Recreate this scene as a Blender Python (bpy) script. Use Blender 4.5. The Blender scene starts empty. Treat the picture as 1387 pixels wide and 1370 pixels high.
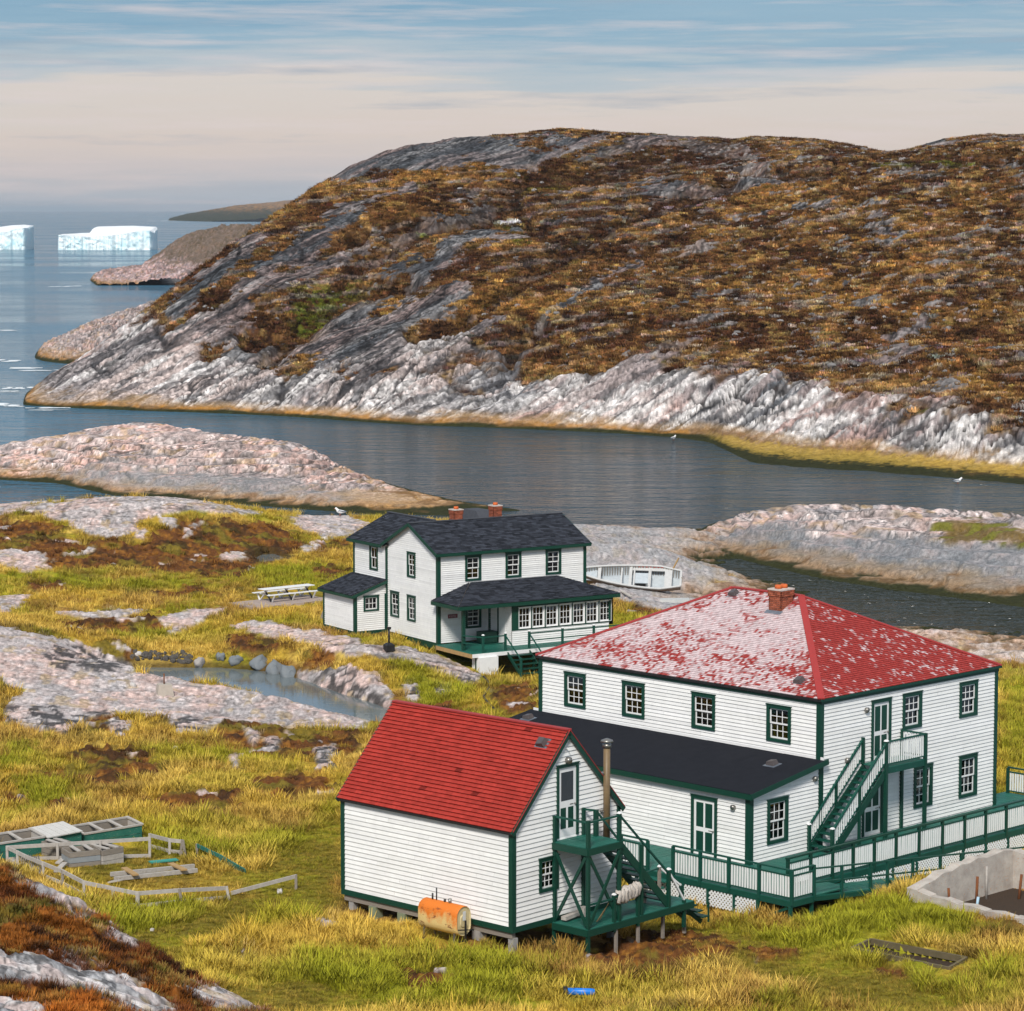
import bpy, math, random
import numpy as np
from mathutils import Vector, Matrix, Euler

random.seed(7)
rng = np.random.default_rng(11)
scene = bpy.context.scene
COL = scene.collection

# ------------------------------------------------------------------ camera
FPX, CX, CY = 3878.0, 693.5, 685.0
CAM_H = 27.0
PITCH = math.atan((CY - 283.0) / FPX)
cam_d = bpy.data.cameras.new("camera")
cam_d.sensor_width = 36.0
cam_d.sensor_fit = 'HORIZONTAL'
cam_d.lens = 36.0 * FPX / 1387.0
cam_d.clip_start = 0.5
cam_d.clip_end = 60000.0
cam = bpy.data.objects.new("camera", cam_d)
cam.location = (0, 0, CAM_H)
cam.rotation_euler = (math.pi / 2 - PITCH, 0, 0)
COL.objects.link(cam)
scene.camera = cam

# ------------------------------------------------------------------ sky, sun, exposure
SUN_EL, SUN_AZ = math.radians(43), math.radians(190)     # azimuth clockwise from +Y: light comes over the left shoulder
world = bpy.data.worlds.new("World")
scene.world = world
world.use_nodes = True
nt = world.node_tree
nt.nodes.clear()
def wn(t, **kw):
    n = nt.nodes.new(t)
    for k, v in kw.items():
        setattr(n, k, v)
    return n
L = nt.links.new
out = wn('ShaderNodeOutputWorld')
sky = wn('ShaderNodeTexSky', sky_type='NISHITA', sun_disc=False, sun_elevation=SUN_EL, sun_rotation=SUN_AZ, altitude=30.0)
sky.air_density = 1.0
sky.dust_density = 1.5
bg_sky = wn('ShaderNodeBackground')
bg_sky.inputs['Strength'].default_value = 0.06
L(sky.outputs[0], bg_sky.inputs['Color'])
tc = wn('ShaderNodeTexCoord')
sep = wn('ShaderNodeSeparateXYZ')
L(tc.outputs['Generated'], sep.inputs[0])
# long thin cloud streaks: direction vector stretched strongly in elevation
def streak(sx, sz, detail, rough, seed):
    m = wn('ShaderNodeMapping')
    m.inputs['Scale'].default_value = (sx, sx, sz)
    m.inputs['Location'].default_value = (seed, seed * .3, seed * .7)
    L(tc.outputs['Generated'], m.inputs[0])
    n = wn('ShaderNodeTexNoise')
    n.inputs['Scale'].default_value = 1.0
    n.inputs['Detail'].default_value = detail
    n.inputs['Roughness'].default_value = rough
    L(m.outputs[0], n.inputs['Vector'])
    return n.outputs[0]
s0 = streak(2.2, 34.0, 4, .5, 5.7)
s1 = streak(5.0, 80.0, 5, .55, 3.1)
s2 = streak(13.0, 210.0, 5, .6, 8.4)
s3 = streak(9.0, 120.0, 5, .6, 17.9)
def math_n(op, a, b=None, clamp=False):
    n = wn('ShaderNodeMath', operation=op, use_clamp=clamp)
    for i, v in enumerate((a, b)):
        if v is None: continue
        if isinstance(v, (int, float)): n.inputs[i].default_value = v
        else: L(v, n.inputs[i])
    return n.outputs[0]
# elevation, nudged by the streaks so the colour bands are ragged
wob = math_n('ADD', math_n('MULTIPLY', math_n('SUBTRACT', s1, .5), .062), math_n('MULTIPLY', math_n('SUBTRACT', s2, .5), .022))
wob = math_n('ADD', wob, math_n('MULTIPLY', math_n('SUBTRACT', s0, .5), .060))
wob = math_n('MULTIPLY', wob, math_n('MULTIPLY', sep.outputs[2], 24.0, True))
elev = math_n('ADD', sep.outputs[2], wob)
e01 = math_n('POWER', math_n('MAXIMUM', elev, 0.0), 0.5, True)
ramp = wn('ShaderNodeValToRGB')
L(e01, ramp.inputs[0])
cr = ramp.color_ramp
cr.interpolation = 'EASE'
def lin(h):
    h = h.lstrip('#')
    c = [int(h[i:i + 2], 16) / 255 for i in (0, 2, 4)]
    return tuple(x / 12.92 if x <= .04045 else ((x + .055) / 1.055) ** 2.4 for x in c)
stops = [(0.0, '#9db4c6'), (0.055, '#b9bfca'), (0.11, '#d2c8c9'), (0.150, '#dccdc7'), (0.200, '#dacfca'), (0.222, '#b4bfca'),
         (0.245, '#86aac4'), (0.275, '#6f9cbc'), (0.40, '#7fa3c4'), (0.75, '#b4c1ce'), (1.0, '#c2cad3')]
while len(cr.elements) < len(stops):
    cr.elements.new(.5)
for el, (p, h) in zip(cr.elements, stops):
    el.position = p
    el.color = (*lin(h), 1)
bg_cl = wn('ShaderNodeBackground')
bg_cl.inputs['Strength'].default_value = 0.37
# bright wisps
mixw = wn('ShaderNodeMix', data_type='RGBA', blend_type='MIX')
wis = wn('ShaderNodeMapRange')
wis.inputs[1].default_value = .50
wis.inputs[2].default_value = .72
wis.inputs[4].default_value = .6
L(s2, wis.inputs[0])
L(wis.outputs[0], mixw.inputs[0])
L(ramp.outputs[0], mixw.inputs[6])
mixw.inputs[7].default_value = (*lin('#e3d3d3'), 1)
mixd = wn('ShaderNodeMix', data_type='RGBA', blend_type='MIX')
dk = wn('ShaderNodeMapRange')
dk.inputs[1].default_value = .54
dk.inputs[2].default_value = .74
dk.inputs[4].default_value = .85
L(s3, dk.inputs[0])
L(math_n('MULTIPLY', dk.outputs[0], math_n('MULTIPLY', sep.outputs[2], 34.0, True)), mixd.inputs[0])
L(mixw.outputs[2], mixd.inputs[6])
mixd.inputs[7].default_value = (*lin('#93a3b8'), 1)
L(mixd.outputs[2], bg_cl.inputs['Color'])
mx = wn('ShaderNodeMixShader')
mx.inputs[0].default_value = 0.86          # overcast veil over the clear sky
L(bg_sky.outputs[0], mx.inputs[1])
L(bg_cl.outputs[0], mx.inputs[2])
L(mx.outputs[0], out.inputs['Surface'])

sun_d = bpy.data.lights.new("sun", 'SUN')
sun_d.energy = 1.5
sun_d.angle = math.radians(12)
sun_d.color = (1.0, .95, .88)
sun = bpy.data.objects.new("sun", sun_d)
sd = Vector((math.sin(SUN_AZ) * math.cos(SUN_EL), math.cos(SUN_AZ) * math.cos(SUN_EL), math.sin(SUN_EL)))
sun.rotation_euler = sd.to_track_quat('Z', 'Y').to_euler()
sun.location = (-60, -60, 90)
COL.objects.link(sun)

scene.view_settings.view_transform = 'Standard'
scene.view_settings.look = 'None'
scene.view_settings.gamma = 1.0
scene.view_settings.use_curve_mapping = False
scene.view_settings.exposure = 1.38
scene.cycles.max_bounces = 6
scene.cycles.diffuse_bounces = 2
scene.cycles.glossy_bounces = 3
scene.cycles.transparent_max_bounces = 12
scene.cycles.volume_bounces = 0
scene.cycles.use_denoising = True
scene.cycles.use_adaptive_sampling = True

# ------------------------------------------------------------------ picture <-> place
_fw = np.array([0, math.cos(PITCH), -math.sin(PITCH)])
_up = np.array([0, math.sin(PITCH), math.cos(PITCH)])
def rays(px, py):
    px = np.asarray(px, float); py = np.asarray(py, float)
    X = (px - CX) / FPX
    Y = -(py - CY) / FPX
    return np.stack([X, _fw[1] + Y * _up[1], _fw[2] + Y * _up[2]], -1)
def at(px, py, z):
    """the point at height z seen at photo pixel px, py"""
    r = rays(px, py)
    t = (z - CAM_H) / r[..., 2]
    return np.stack([r[..., 0] * t, r[..., 1] * t, CAM_H + r[..., 2] * t], -1)
def at_dist(px, py, y):
    """the point at ground distance y seen at photo pixel px, py"""
    r = rays(px, py)
    t = y / r[..., 1]
    return np.stack([r[..., 0] * t, r[..., 1] * t, CAM_H + r[..., 2] * t], -1)

# ------------------------------------------------------------------ noise
def _hash(ix, iy, seed):
    h = (ix.astype(np.int64) * 374761393 + iy.astype(np.int64) * 668265263 + seed * 2147483647) & 0xFFFFFFFF
    h = ((h ^ (h >> 13)) * 1274126177) & 0xFFFFFFFF
    h = ((h ^ (h >> 16)) * 2246822519) & 0xFFFFFFFF
    return ((h ^ (h >> 15)) & 0xFFFFFF) / float(0xFFFFFF)
def vnoise(x, y, seed=0):
    ix = np.floor(x); iy = np.floor(y)
    fx = x - ix; fy = y - iy
    ux = fx * fx * fx * (fx * (fx * 6 - 15) + 10); uy = fy * fy * fy * (fy * (fy * 6 - 15) + 10)
    a = _hash(ix, iy, seed); b = _hash(ix + 1, iy, seed); c = _hash(ix, iy + 1, seed); d = _hash(ix + 1, iy + 1, seed)
    return (a + (b - a) * ux) * (1 - uy) + (c + (d - c) * ux) * uy
def fbm(x, y, octaves=4, seed=0, gain=.5):
    s = 0; amp = 1; tot = 0
    for o in range(octaves):
        s = s + amp * vnoise(x, y, seed + o * 17)
        tot += amp; amp *= gain
        x, y = x * 1.93 + y * .35, y * 1.93 - x * .35
    return s / tot
def worley(x, y, seed=0):
    ix = np.floor(x); iy = np.floor(y)
    f1 = np.full(x.shape, 9.); f2 = np.full(x.shape, 9.); cid = np.zeros(x.shape); cx = np.zeros(x.shape); cy = np.zeros(x.shape)
    for dx in (-1, 0, 1):
        for dy in (-1, 0, 1):
            gx = ix + dx; gy = iy + dy
            jx = gx + _hash(gx, gy, seed); jy = gy + _hash(gx, gy, seed + 5)
            d = np.hypot(jx - x, jy - y)
            near = d < f1
            f2 = np.where(near, f1, np.minimum(f2, d))
            cid = np.where(near, _hash(gx, gy, seed + 9), cid)
            cx = np.where(near, jx - x, cx); cy = np.where(near, jy - y, cy)
            f1 = np.where(near, d, f1)
    return f1, f2, cid, cx, cy
def sstep(a, b, x):
    t = np.clip((x - a) / (b - a), 0, 1)
    return t * t * (3 - 2 * t)
def mixc(a, b, m):
    return a * (1 - m[..., None]) + np.asarray(b) * m[..., None]
def rot2(x, y, deg):
    c, s = math.cos(math.radians(deg)), math.sin(math.radians(deg))
    return x * c + y * s, -x * s + y * c
def slabs(x, y, deg, la, lb, seed):
    """ice-smoothed, jointed bedrock: height (m) and crack mask; ribs la long on the strike deg, lb across"""
    u, v = rot2(x, y, deg)
    wx = (fbm(u / la * .7, v / lb * .35, 3, seed + 40) - .5) * 1.1
    wy = (fbm(u / la * .5, v / lb * .5, 3, seed + 60) - .5) * 1.5
    f1, f2, cid, cx, cy = worley(u / la + wx, v / lb + wy, seed)
    e = f2 - f1
    crack = 1 - sstep(.0, .10, e)
    rid = 1 - np.abs(2 * fbm(u / la * .8 + 7, v / lb * .8, 4, seed + 21) - 1)
    h = np.minimum(e, .55) * .45 + (cid - .5) * .22 + (rid - .7) * .8
    g1, g2, gid, gx, gy = worley(u / la * 2.7 + wx * 2, v / lb * 2.3 + wy * 2, seed + 3)
    e2 = g2 - g1
    crack2 = 1 - sstep(.0, .12, e2)
    brk = sstep(.42, .6, fbm(u / la * .3, v / lb * .3, 3, seed + 77))
    return h + np.minimum(e2, .4) * .22 - crack * .10, np.maximum(crack * (.35 + .65 * brk), crack2 * .75 * brk)

# ------------------------------------------------------------------ object helpers
def tag(o, label=None, cat=None, group=None, kind=None):
    if label: o['label'] = label
    if cat: o['category'] = cat
    if group: o['group'] = group
    if kind: o['kind'] = kind
    return o
def empty(name, loc=(0, 0, 0), rz=0.0, label=None, cat=None, group=None):
    o = bpy.data.objects.new(name, None)
    o.empty_display_size = .3
    o.location = loc
    o.rotation_euler = (0, 0, rz)
    COL.objects.link(o)
    return tag(o, label, cat, group)
def link(name, me, parent=None, loc=None, rot=None, kind=None):
    o = bpy.data.objects.new(name, me)
    COL.objects.link(o)
    if parent is not None: o.parent = parent
    if loc is not None: o.location = loc
    if rot is not None: o.rotation_euler = rot
    if kind: o['kind'] = kind
    return o

# ------------------------------------------------------------------ materials
def material(name):
    m = bpy.data.materials.new(name)
    m.use_nodes = True
    t = m.node_tree
    return m, t, t.nodes['Principled BSDF']
def nnode(t, typ, **kw):
    n = t.nodes.new(typ)
    for k, v in kw.items(): setattr(n, k, v)
    return n
def noise_n(t, scale, detail=4, rough=.55, vec=None, dist=0.0):
    n = nnode(t, 'ShaderNodeTexNoise')
    n.inputs['Scale'].default_value = scale
    n.inputs['Detail'].default_value = detail
    n.inputs['Roughness'].default_value = rough
    n.inputs['Distortion'].default_value = dist
    if vec is not None: t.links.new(vec, n.inputs['Vector'])
    return n.outputs[0]
def objvec(t, sc=(1, 1, 1)):
    c = nnode(t, 'ShaderNodeTexCoord'); m = nnode(t, 'ShaderNodeMapping')
    m.inputs['Scale'].default_value = sc
    t.links.new(c.outputs['Object'], m.inputs[0])
    return m.outputs[0]
def maprange(t, v, a, b, c, d):
    n = nnode(t, 'ShaderNodeMapRange')
    for i, q in enumerate((a, b, c, d)): n.inputs[i + 1].default_value = q
    t.links.new(v, n.inputs[0])
    return n.outputs[0]
def mixrgb(t, f, a, b, blend='MIX'):
    n = nnode(t, 'ShaderNodeMix', data_type='RGBA', blend_type=blend)
    for i, v in ((0, f), (6, a), (7, b)):
        if isinstance(v, (int, float)): n.inputs[i].default_value = v
        elif isinstance(v, (tuple, list)): n.inputs[i].default_value = (*v[:3], 1)
        else: t.links.new(v, n.inputs[i])
    return n.outputs[2]
def bump_n(t, p, h, strength, dist):
    n = nnode(t, 'ShaderNodeBump')
    n.inputs['Strength'].default_value = strength
    n.inputs['Distance'].default_value = dist
    t.links.new(h, n.inputs['Height'])
    t.links.new(n.outputs[0], p.inputs['Normal'])
def painted(name, col, col2=None, rough=.55, scale=3.0, amount=.5, worn=None, worn_at=.66, bump=.0, stretch=(1, 1, 1), spec=.35):
    """paint or plain surface: two close tones in soft patches, a little wear"""
    m, t, p = material(name)
    v = objvec(t, stretch)
    a = noise_n(t, scale, 5, .6, v)
    col2 = col2 or tuple(c * .82 for c in col)
    c = mixrgb(t, maprange(t, a, .5 - amount * .4, .5 + amount * .4, 0, 1), col, col2)
    if worn:
        w = noise_n(t, scale * 6, 6, .7, v)
        c = mixrgb(t, maprange(t, w, worn_at, worn_at + .06, 0, 1), c, worn)
    t.links.new(c, p.inputs['Base Color'])
    p.inputs['Roughness'].default_value = rough
    p.inputs['Specular IOR Level'].default_value = spec
    if bump: bump_n(t, p, noise_n(t, scale * 8, 4, .6, v), bump, .02)
    return m
def tinted(name, rough=.8, nscale=3.0, namount=.35, bump=.3, bdist=.03, bscale=None, spec=.2, spark=None):
    """colour comes from the 'tint' attribute of the geometry; grain and fine relief from noise"""
    m, t, p = material(name)
    at_ = nnode(t, 'ShaderNodeAttribute', attribute_name='tint')
    v = objvec(t)
    a = noise_n(t, nscale, 6, .65, v)
    b = noise_n(t, nscale * 5.3, 3, .6, v)
    f = nnode(t, 'ShaderNodeMath', operation='MULTIPLY')
    t.links.new(maprange(t, a, .25, .75, 1 - namount, 1 + namount), f.inputs[0])
    t.links.new(maprange(t, b, .25, .75, 1 - namount * .6, 1 + namount * .6), f.inputs[1])
    c = mixrgb(t, 1.0, at_.outputs['Color'], f.outputs[0], 'MULTIPLY')
    t.links.new(c, p.inputs['Base Color'])
    p.inputs['Roughness'].default_value = rough
    p.inputs['Specular IOR Level'].default_value = spec
    if bump: bump_n(t, p, noise_n(t, bscale or nscale * 3, 5, .7, v), bump, bdist)
    return m

M = {}
M['terrain'] = tinted('terrain', .95, 3.4, .5, .35, .04, 9.0, .06)
M['hill'] = tinted('hill', .95, 1.1, .5, .7, .30, 1.8, .05)
M['far_land'] = tinted('far_land', .95, .05, .3, .4, 4.0, .12, .05)

# ------------------------------------------------------------------ heightfields
def pchip(xk, yk, x):
    h = np.diff(xk); d = np.diff(yk) / h
    m = np.zeros(len(xk))
    for i in range(1, len(xk) - 1):
        if d[i - 1] * d[i] > 0:
            w1 = 2 * h[i] + h[i - 1]; w2 = h[i] + 2 * h[i - 1]
            m[i] = (w1 + w2) / (w1 / d[i - 1] + w2 / d[i])
    m[0] = d[0]; m[-1] = d[-1]
    k = np.clip(np.searchsorted(xk, x) - 1, 0, len(h) - 1)
    t = (x - xk[k]) / h[k]
    t2 = t * t; t3 = t2 * t
    y = (2 * t3 - 3 * t2 + 1) * yk[k] + (t3 - 2 * t2 + t) * h[k] * m[k] + (-2 * t3 + 3 * t2) * yk[k + 1] + (t3 - t2) * h[k] * m[k + 1]
    y = np.where(x < xk[0], yk[0] + (x - xk[0]) * d[0], y)
    return np.where(x > xk[-1], yk[-1] + (x - xk[-1]) * d[-1], y)
def grid_mesh(name, X, Y, Z, tint, mat, label=None, kind='structure', cat=None):
    ny, nx = X.shape
    co = np.stack([X, Y, Z], -1).reshape(-1, 3).astype(np.float32)
    i = np.arange(ny * nx).reshape(ny, nx)
    f = np.stack([i[:-1, :-1], i[:-1, 1:], i[1:, 1:], i[1:, :-1]], -1).reshape(-1, 4)
    me = bpy.data.meshes.new(name)
    me.vertices.add(len(co)); me.vertices.foreach_set('co', co.ravel())
    me.loops.add(f.size); me.loops.foreach_set('vertex_index', f.ravel().astype(np.int32))
    me.polygons.add(len(f)); me.polygons.foreach_set('loop_start', np.arange(0, f.size, 4, dtype=np.int32))
    me.polygons.foreach_set('use_smooth', np.ones(len(f), bool))
    me.update(); me.validate()
    a = me.attributes.new('tint', 'FLOAT_COLOR', 'POINT')
    c = np.ones((len(co), 4), np.float32); c[:, :3] = np.clip(tint.reshape(-1, 3), 0, 1)
    a.data.foreach_set('color', c.ravel())
    me.materials.append(mat)
    o = link(name, me)
    return tag(o, label, cat, None, kind)
def lines_field(lines, ta, y, shift=0.0):
    """height over a grid: contour lines [(px, py, distance | None = at sea level)] or [('w', ta, y, z)...], near to far"""
    YK = []; ZK = []
    for ln in lines:
        if ln[0][0] == 'w':
            a = np.array([p[1:] for p in ln], float)
            tt, yy, zz = a[:, 0], a[:, 1], a[:, 2]
        else:
            a = np.array([(p[0], p[1], -1 if p[2] is None else p[2]) for p in ln], float)
            px = np.linspace(a[0, 0], a[-1, 0], 240)
            py = np.interp(px, a[:, 0], a[:, 1])
            k = np.ones(9) / 9.
            py[4:-4] = np.convolve(py, k, 'valid')
            P = at(px, py, 0.0) if ln[0][2] is None else at_dist(px, py, np.interp(px, a[:, 0], a[:, 2]))
            tt, yy, zz = P[:, 0] / P[:, 1], P[:, 1], P[:, 2]
        YK.append(np.interp(ta, tt, yy)); ZK.append(np.interp(ta, tt, zz))
    YK = np.array(YK); ZK = np.array(ZK)
    for k in range(1, len(YK)): YK[k] = np.maximum(YK[k], YK[k - 1] + .3)
    Z = np.empty((len(y), len(ta)))
    for j in range(len(ta)): Z[:, j] = pchip(YK[:, j], ZK[:, j], y)
    Z = np.where(y[:, None] < YK[0][None, :], np.minimum(Z, ZK[0][None, :] - .25 * (YK[0][None, :] - y[:, None])), Z) if lines[0][0][2] is None else Z
    return Z, YK, ZK
def photo_px(X, Y, Z):
    d = Y * _fw[1] + (Z - CAM_H) * _fw[2]
    return CX + FPX * X / d, CY - FPX * (Y * _up[1] + (Z - CAM_H) * _up[2]) / d
def poly_sd(px, py, poly, asp=1.0, reach=60.0):
    """signed distance to a polygon (positive inside), second axis weighted by asp"""
    P = np.array(poly, float) * (1, asp)
    y = py * asp
    res = np.full(px.shape, -reach)
    m = (px > P[:, 0].min() - reach) & (px < P[:, 0].max() + reach) & (y > P[:, 1].min() - reach) & (y < P[:, 1].max() + reach)
    if not m.any(): return res
    qx, qy = px[m], y[m]
    d = np.full(qx.shape, 1e9); ins = np.zeros(qx.shape, bool)
    for (ax, ay), (bx, by) in zip(P, np.roll(P, -1, 0)):
        ex, ey = bx - ax, by - ay
        t = np.clip(((qx - ax) * ex + (qy - ay) * ey) / (ex * ex + ey * ey + 1e-9), 0, 1)
        d = np.minimum(d, np.hypot(qx - ax - t * ex, qy - ay - t * ey))
        c = ((ay > qy) != (by > qy)) & (qx < (bx - ax) * (qy - ay) / (by - ay + 1e-12) + ax)
        ins ^= c
    res[m] = np.where(ins, d, -d)
    return res
def line_d(px, py, pts, asp=1.0):
    P = np.array(pts, float) * (1, asp); y = py * asp
    d = np.full(px.shape, 1e9); tt = np.zeros(px.shape); n = len(P) - 1
    for k in range(n):
        (ax, ay), (bx, by) = P[k], P[k + 1]
        ex, ey = bx - ax, by - ay
        t = np.clip(((px - ax) * ex + (y - ay) * ey) / (ex * ex + ey * ey + 1e-9), 0, 1)
        q = np.hypot(px - ax - t * ex, y - ay - t * ey)
        tt = np.where(q < d, (k + t) / n, tt); d = np.minimum(d, q)
    return d, tt
# ------------------------------------------------------------------ ground round the houses
GP = [  # (photo x, photo y, height above the sea)
 (-150,1370,4.6),(150,1370,4.6),(400,1370,4.4),(700,1370,3.7),(1000,1370,3.5),(1250,1370,3.9),(1550,1370,4.3),
 (330,1290,4.3),(560,1285,3.8),(694,1285,3.55),(800,1290,3.0),(900,1265,2.75),(985,1235,2.75),(1067,1236,2.85),(1160,1217,3.25),(1230,1219,3.5),
 (1150,1275,3.5),(1300,1310,3.9),(1387,1250,3.6),(1387,1190,2.9),(1550,1250,3.6),
 (466,1240,3.55),(560,1262,3.6),(420,1220,3.7),(185,1232,3.9),(300,1215,3.7),(60,1180,3.9),(-100,1180,4.0),(200,1130,3.5),(400,1180,3.6),
 (0,1100,3.6),(200,1060,3.35),(400,1060,3.25),(-150,1050,3.7),(470,1040,3.2),
 (0,1000,3.3),(100,1005,3.1),(250,1010,2.9),(400,1020,2.9),(480,1010,2.7),
 (40,950,3.3),(200,950,2.75),(350,975,2.35),(480,989,2.1),(560,1000,2.0),(-100,900,4.2),(0,890,3.9),(80,860,3.5),(150,890,2.9),
 (240,884,2.1),(330,885,2.6),(400,878,3.0),(460,885,3.0),(520,895,2.75),(590,905,2.3),(470,935,2.2),(540,950,1.95),(620,930,1.75),
 (100,820,2.7),(300,820,2.6),(420,822,2.6),(0,800,3.1),(-120,800,3.4),(400,795,2.5),(300,775,2.35),(430,760,2.2),(400,745,2.3),
 (30,750,3.8),(150,750,3.2),(250,745,3.0),(340,748,2.5),
 (0,705,4.4),(100,688,4.9),(200,680,5.0),(300,692,4.4),(380,712,3.1),(430,735,2.1),
 (480,700,1.5),(440,705,1.7),(400,700,1.6),
 (680,925,1.5),(720,935,2.1),(700,905,1.25),(660,935,1.6),(720,990,2.6),(660,900,1.5),
 (620,870,2.45),(540,865,2.6),(450,855,2.7),(480,760,2.2),(700,850,1.9),(820,850,1.8),
 (850,828,1.55),(900,815,1.0),(950,805,.4),(800,800,1.5),(860,795,1.0),(810,735,2.1),(850,745,2.5),(900,760,2.0),(950,775,1.2),(820,718,.9),(900,722,1.0),
 (1000,785,-.7),(1100,800,-1.0),(1250,830,-1.0),(1387,850,-1.0),(1500,860,-1.),(1050,830,-.5),(1180,850,-.25),
 (1240,866,.5),(1320,888,.55),(1387,905,.6),(1150,850,.1),(1000,815,.1),(1360,930,1.6),(1387,1000,2.9),(1387,1080,3.2),(1500,1000,3.),(1200,1000,3.1),(1000,960,2.8),(1150,1180,2.9),(1040,1200,2.85),
 (900,1100,3.0),(800,1000,2.8),(850,1200,2.9),
]
_gp = np.array(GP, float)
_gw = at(_gp[:, 0], _gp[:, 1], _gp[:, 2])
_gw = np.vstack([_gw] + [np.array([[x, y, z]]) for x, y, z in [(-40.5,226,3.2),(-42,236,1.0),(-43,246,-.6),(-34.6,226,3.7),(-36,238,1.0),(-27.8,228,3.6),(-29,242,.6),(-75,268,-2.5),(-50,266,-2.2),(-38,258,-1.5),(-25,252,-1.6),(-12,248,-1.6),(0,250,-1.6),(12,252,-1.6),(25,255,-2),(40,258,-2),(60,262,-2),(75,262,-2),
     (-80,300,-3),(0,300,-3),(80,300,-3),(-14,62,7),(14,62,5.5),(24,70,5.0),(-22,70,6)]])
_S = 40.0
class TPS:
    def __init__(s, P, lam=2e-3):
        s.c = P[:, :2] / _S
        n = len(P)
        K = s.k(np.hypot(s.c[:, None, 0] - s.c[None, :, 0], s.c[:, None, 1] - s.c[None, :, 1])) + lam * np.eye(n)
        Q = np.c_[np.ones(n), s.c]
        A = np.block([[K, Q], [Q.T, np.zeros((3, 3))]])
        s.w = np.linalg.solve(A, np.r_[P[:, 2], np.zeros(3)])
    @staticmethod
    def k(r):
        return np.where(r > 1e-9, r * r * np.log(np.maximum(r, 1e-9)), 0)
    def __call__(s, x, y):
        sh = np.shape(x); x = np.ravel(x) / _S; y = np.ravel(y) / _S
        z = s.w[-3] + s.w[-2] * x + s.w[-1] * y
        for i in range(len(s.c)):
            z = z + s.w[i] * s.k(np.hypot(x - s.c[i, 0], y - s.c[i, 1]))
        return z.reshape(sh)
_tps = TPS(_gw)

POND_Z, POND2_Z = 1.7, 2.05
POND = [(150,908),(173,917),(213,925),(252,938),(360,950),(433,966),(500,981),(560,990),(575,975),(530,962),(500,951),(469,942),(440,932),(407,920),(375,912),(342,908),(300,905),(260,905),(200,904)]
POND2 = [(338,758),(356,751),(372,750),(388,757),(378,763),(356,766)]
_pw = at([p[0] for p in POND], [p[1] for p in POND], POND_Z)[:, :2]
_pw2 = at([p[0] for p in POND2], [p[1] for p in POND2], POND2_Z)[:, :2]

_fw_ = at([1238, 1356, 1560, 1420], [1203, 1175, 1222, 1260], 3.7)[:, :2]
_tw_ = at([1156, 1180, 1306, 1285], [1280, 1270, 1307, 1318], 3.75)[:, :2]
ROCK = [
 [(-60,845),(0,848),(32,856),(108,870),(150,888),(169,897),(185,912),(220,916),(260,928),(360,940),(433,955),(500,972),(500,992),(396,985),(300,976),(281,998),(262,996),(234,975),(180,970),(162,968),(120,975),(90,994),(40,990),(0,978),(5,955),(30,935),(0,925),(-60,925)],
 [(303,850),(342,841),(433,857),(500,874),(560,880),(600,890),(654,916),(640,930),(589,909),(539,893),(474,892),(420,874),(360,862)],
 [(405,912),(440,906),(474,902),(508,912),(528,934),(535,965),(490,955),(456,945),(405,925)],
 [(-60,712),(-60,655),(100,652),(165,666),(120,677),(47,685),(0,699)],
 [(216,838),(252,829),(305,825),(252,853),(231,861)],
 [(-20,697),(47,683),(144,675),(252,675),(306,686),(353,697),(300,697),(259,692),(216,700),(187,704),(187,722),(160,728),(119,724),(95,712),(65,702),(36,693)],
 [(212,697),(238,704),(240,712),(231,717),(216,708)],[(249,709),(274,708),(265,716)],[(180,722),(198,718),(195,732),(184,731)],
 [(-20,742),(20,745),(47,751),(65,758),(40,778),(0,766)],[(88,750),(130,741),(126,748),(95,753)],
 [(-20,809),(40,807),(24,826),(0,834)],[(72,831),(198,827),(173,837),(100,838)],
 [(389,702),(470,698),(497,711),(487,724),(440,731),(404,716)],
 [(760,712),(850,716),(930,716),(975,728),(1015,745),(1010,765),(965,790),(930,812),(920,824),(860,806),(795,795),(770,790),(750,750)],
 [(800,800),(860,800),(905,812),(955,812),(960,825),(900,828),(850,818)],
 [(1000,800),(1080,815),(1180,835),(1230,848),(1300,862),(1400,882),(1400,902),(1340,893),(1260,870),(1180,860),(1000,830)],
 [(150,978),(178,978),(170,998),(150,995)],[(234,975),(281,975),(279,1000),(240,994)],
 [(330,985),(352,990),(350,1012),(336,1008)],[(355,1002),(382,1000),(378,1018),(360,1020)],[(425,1015),(455,1010),(452,1040),(430,1045)],
 [(412,1248),(440,1245),(468,1250),(440,1257)],[(318,1290),(336,1286),(332,1302)],
 [(545,930),(560,928),(570,950),(556,954)],[(590,933),(615,938),(600,947)],
 [(308,1028),(320,1020),(330,1034),(318,1042)],
 [(300,752),(330,748),(334,756),(312,760)],[(405,742),(430,738),(432,748),(412,750)],
]
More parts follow.
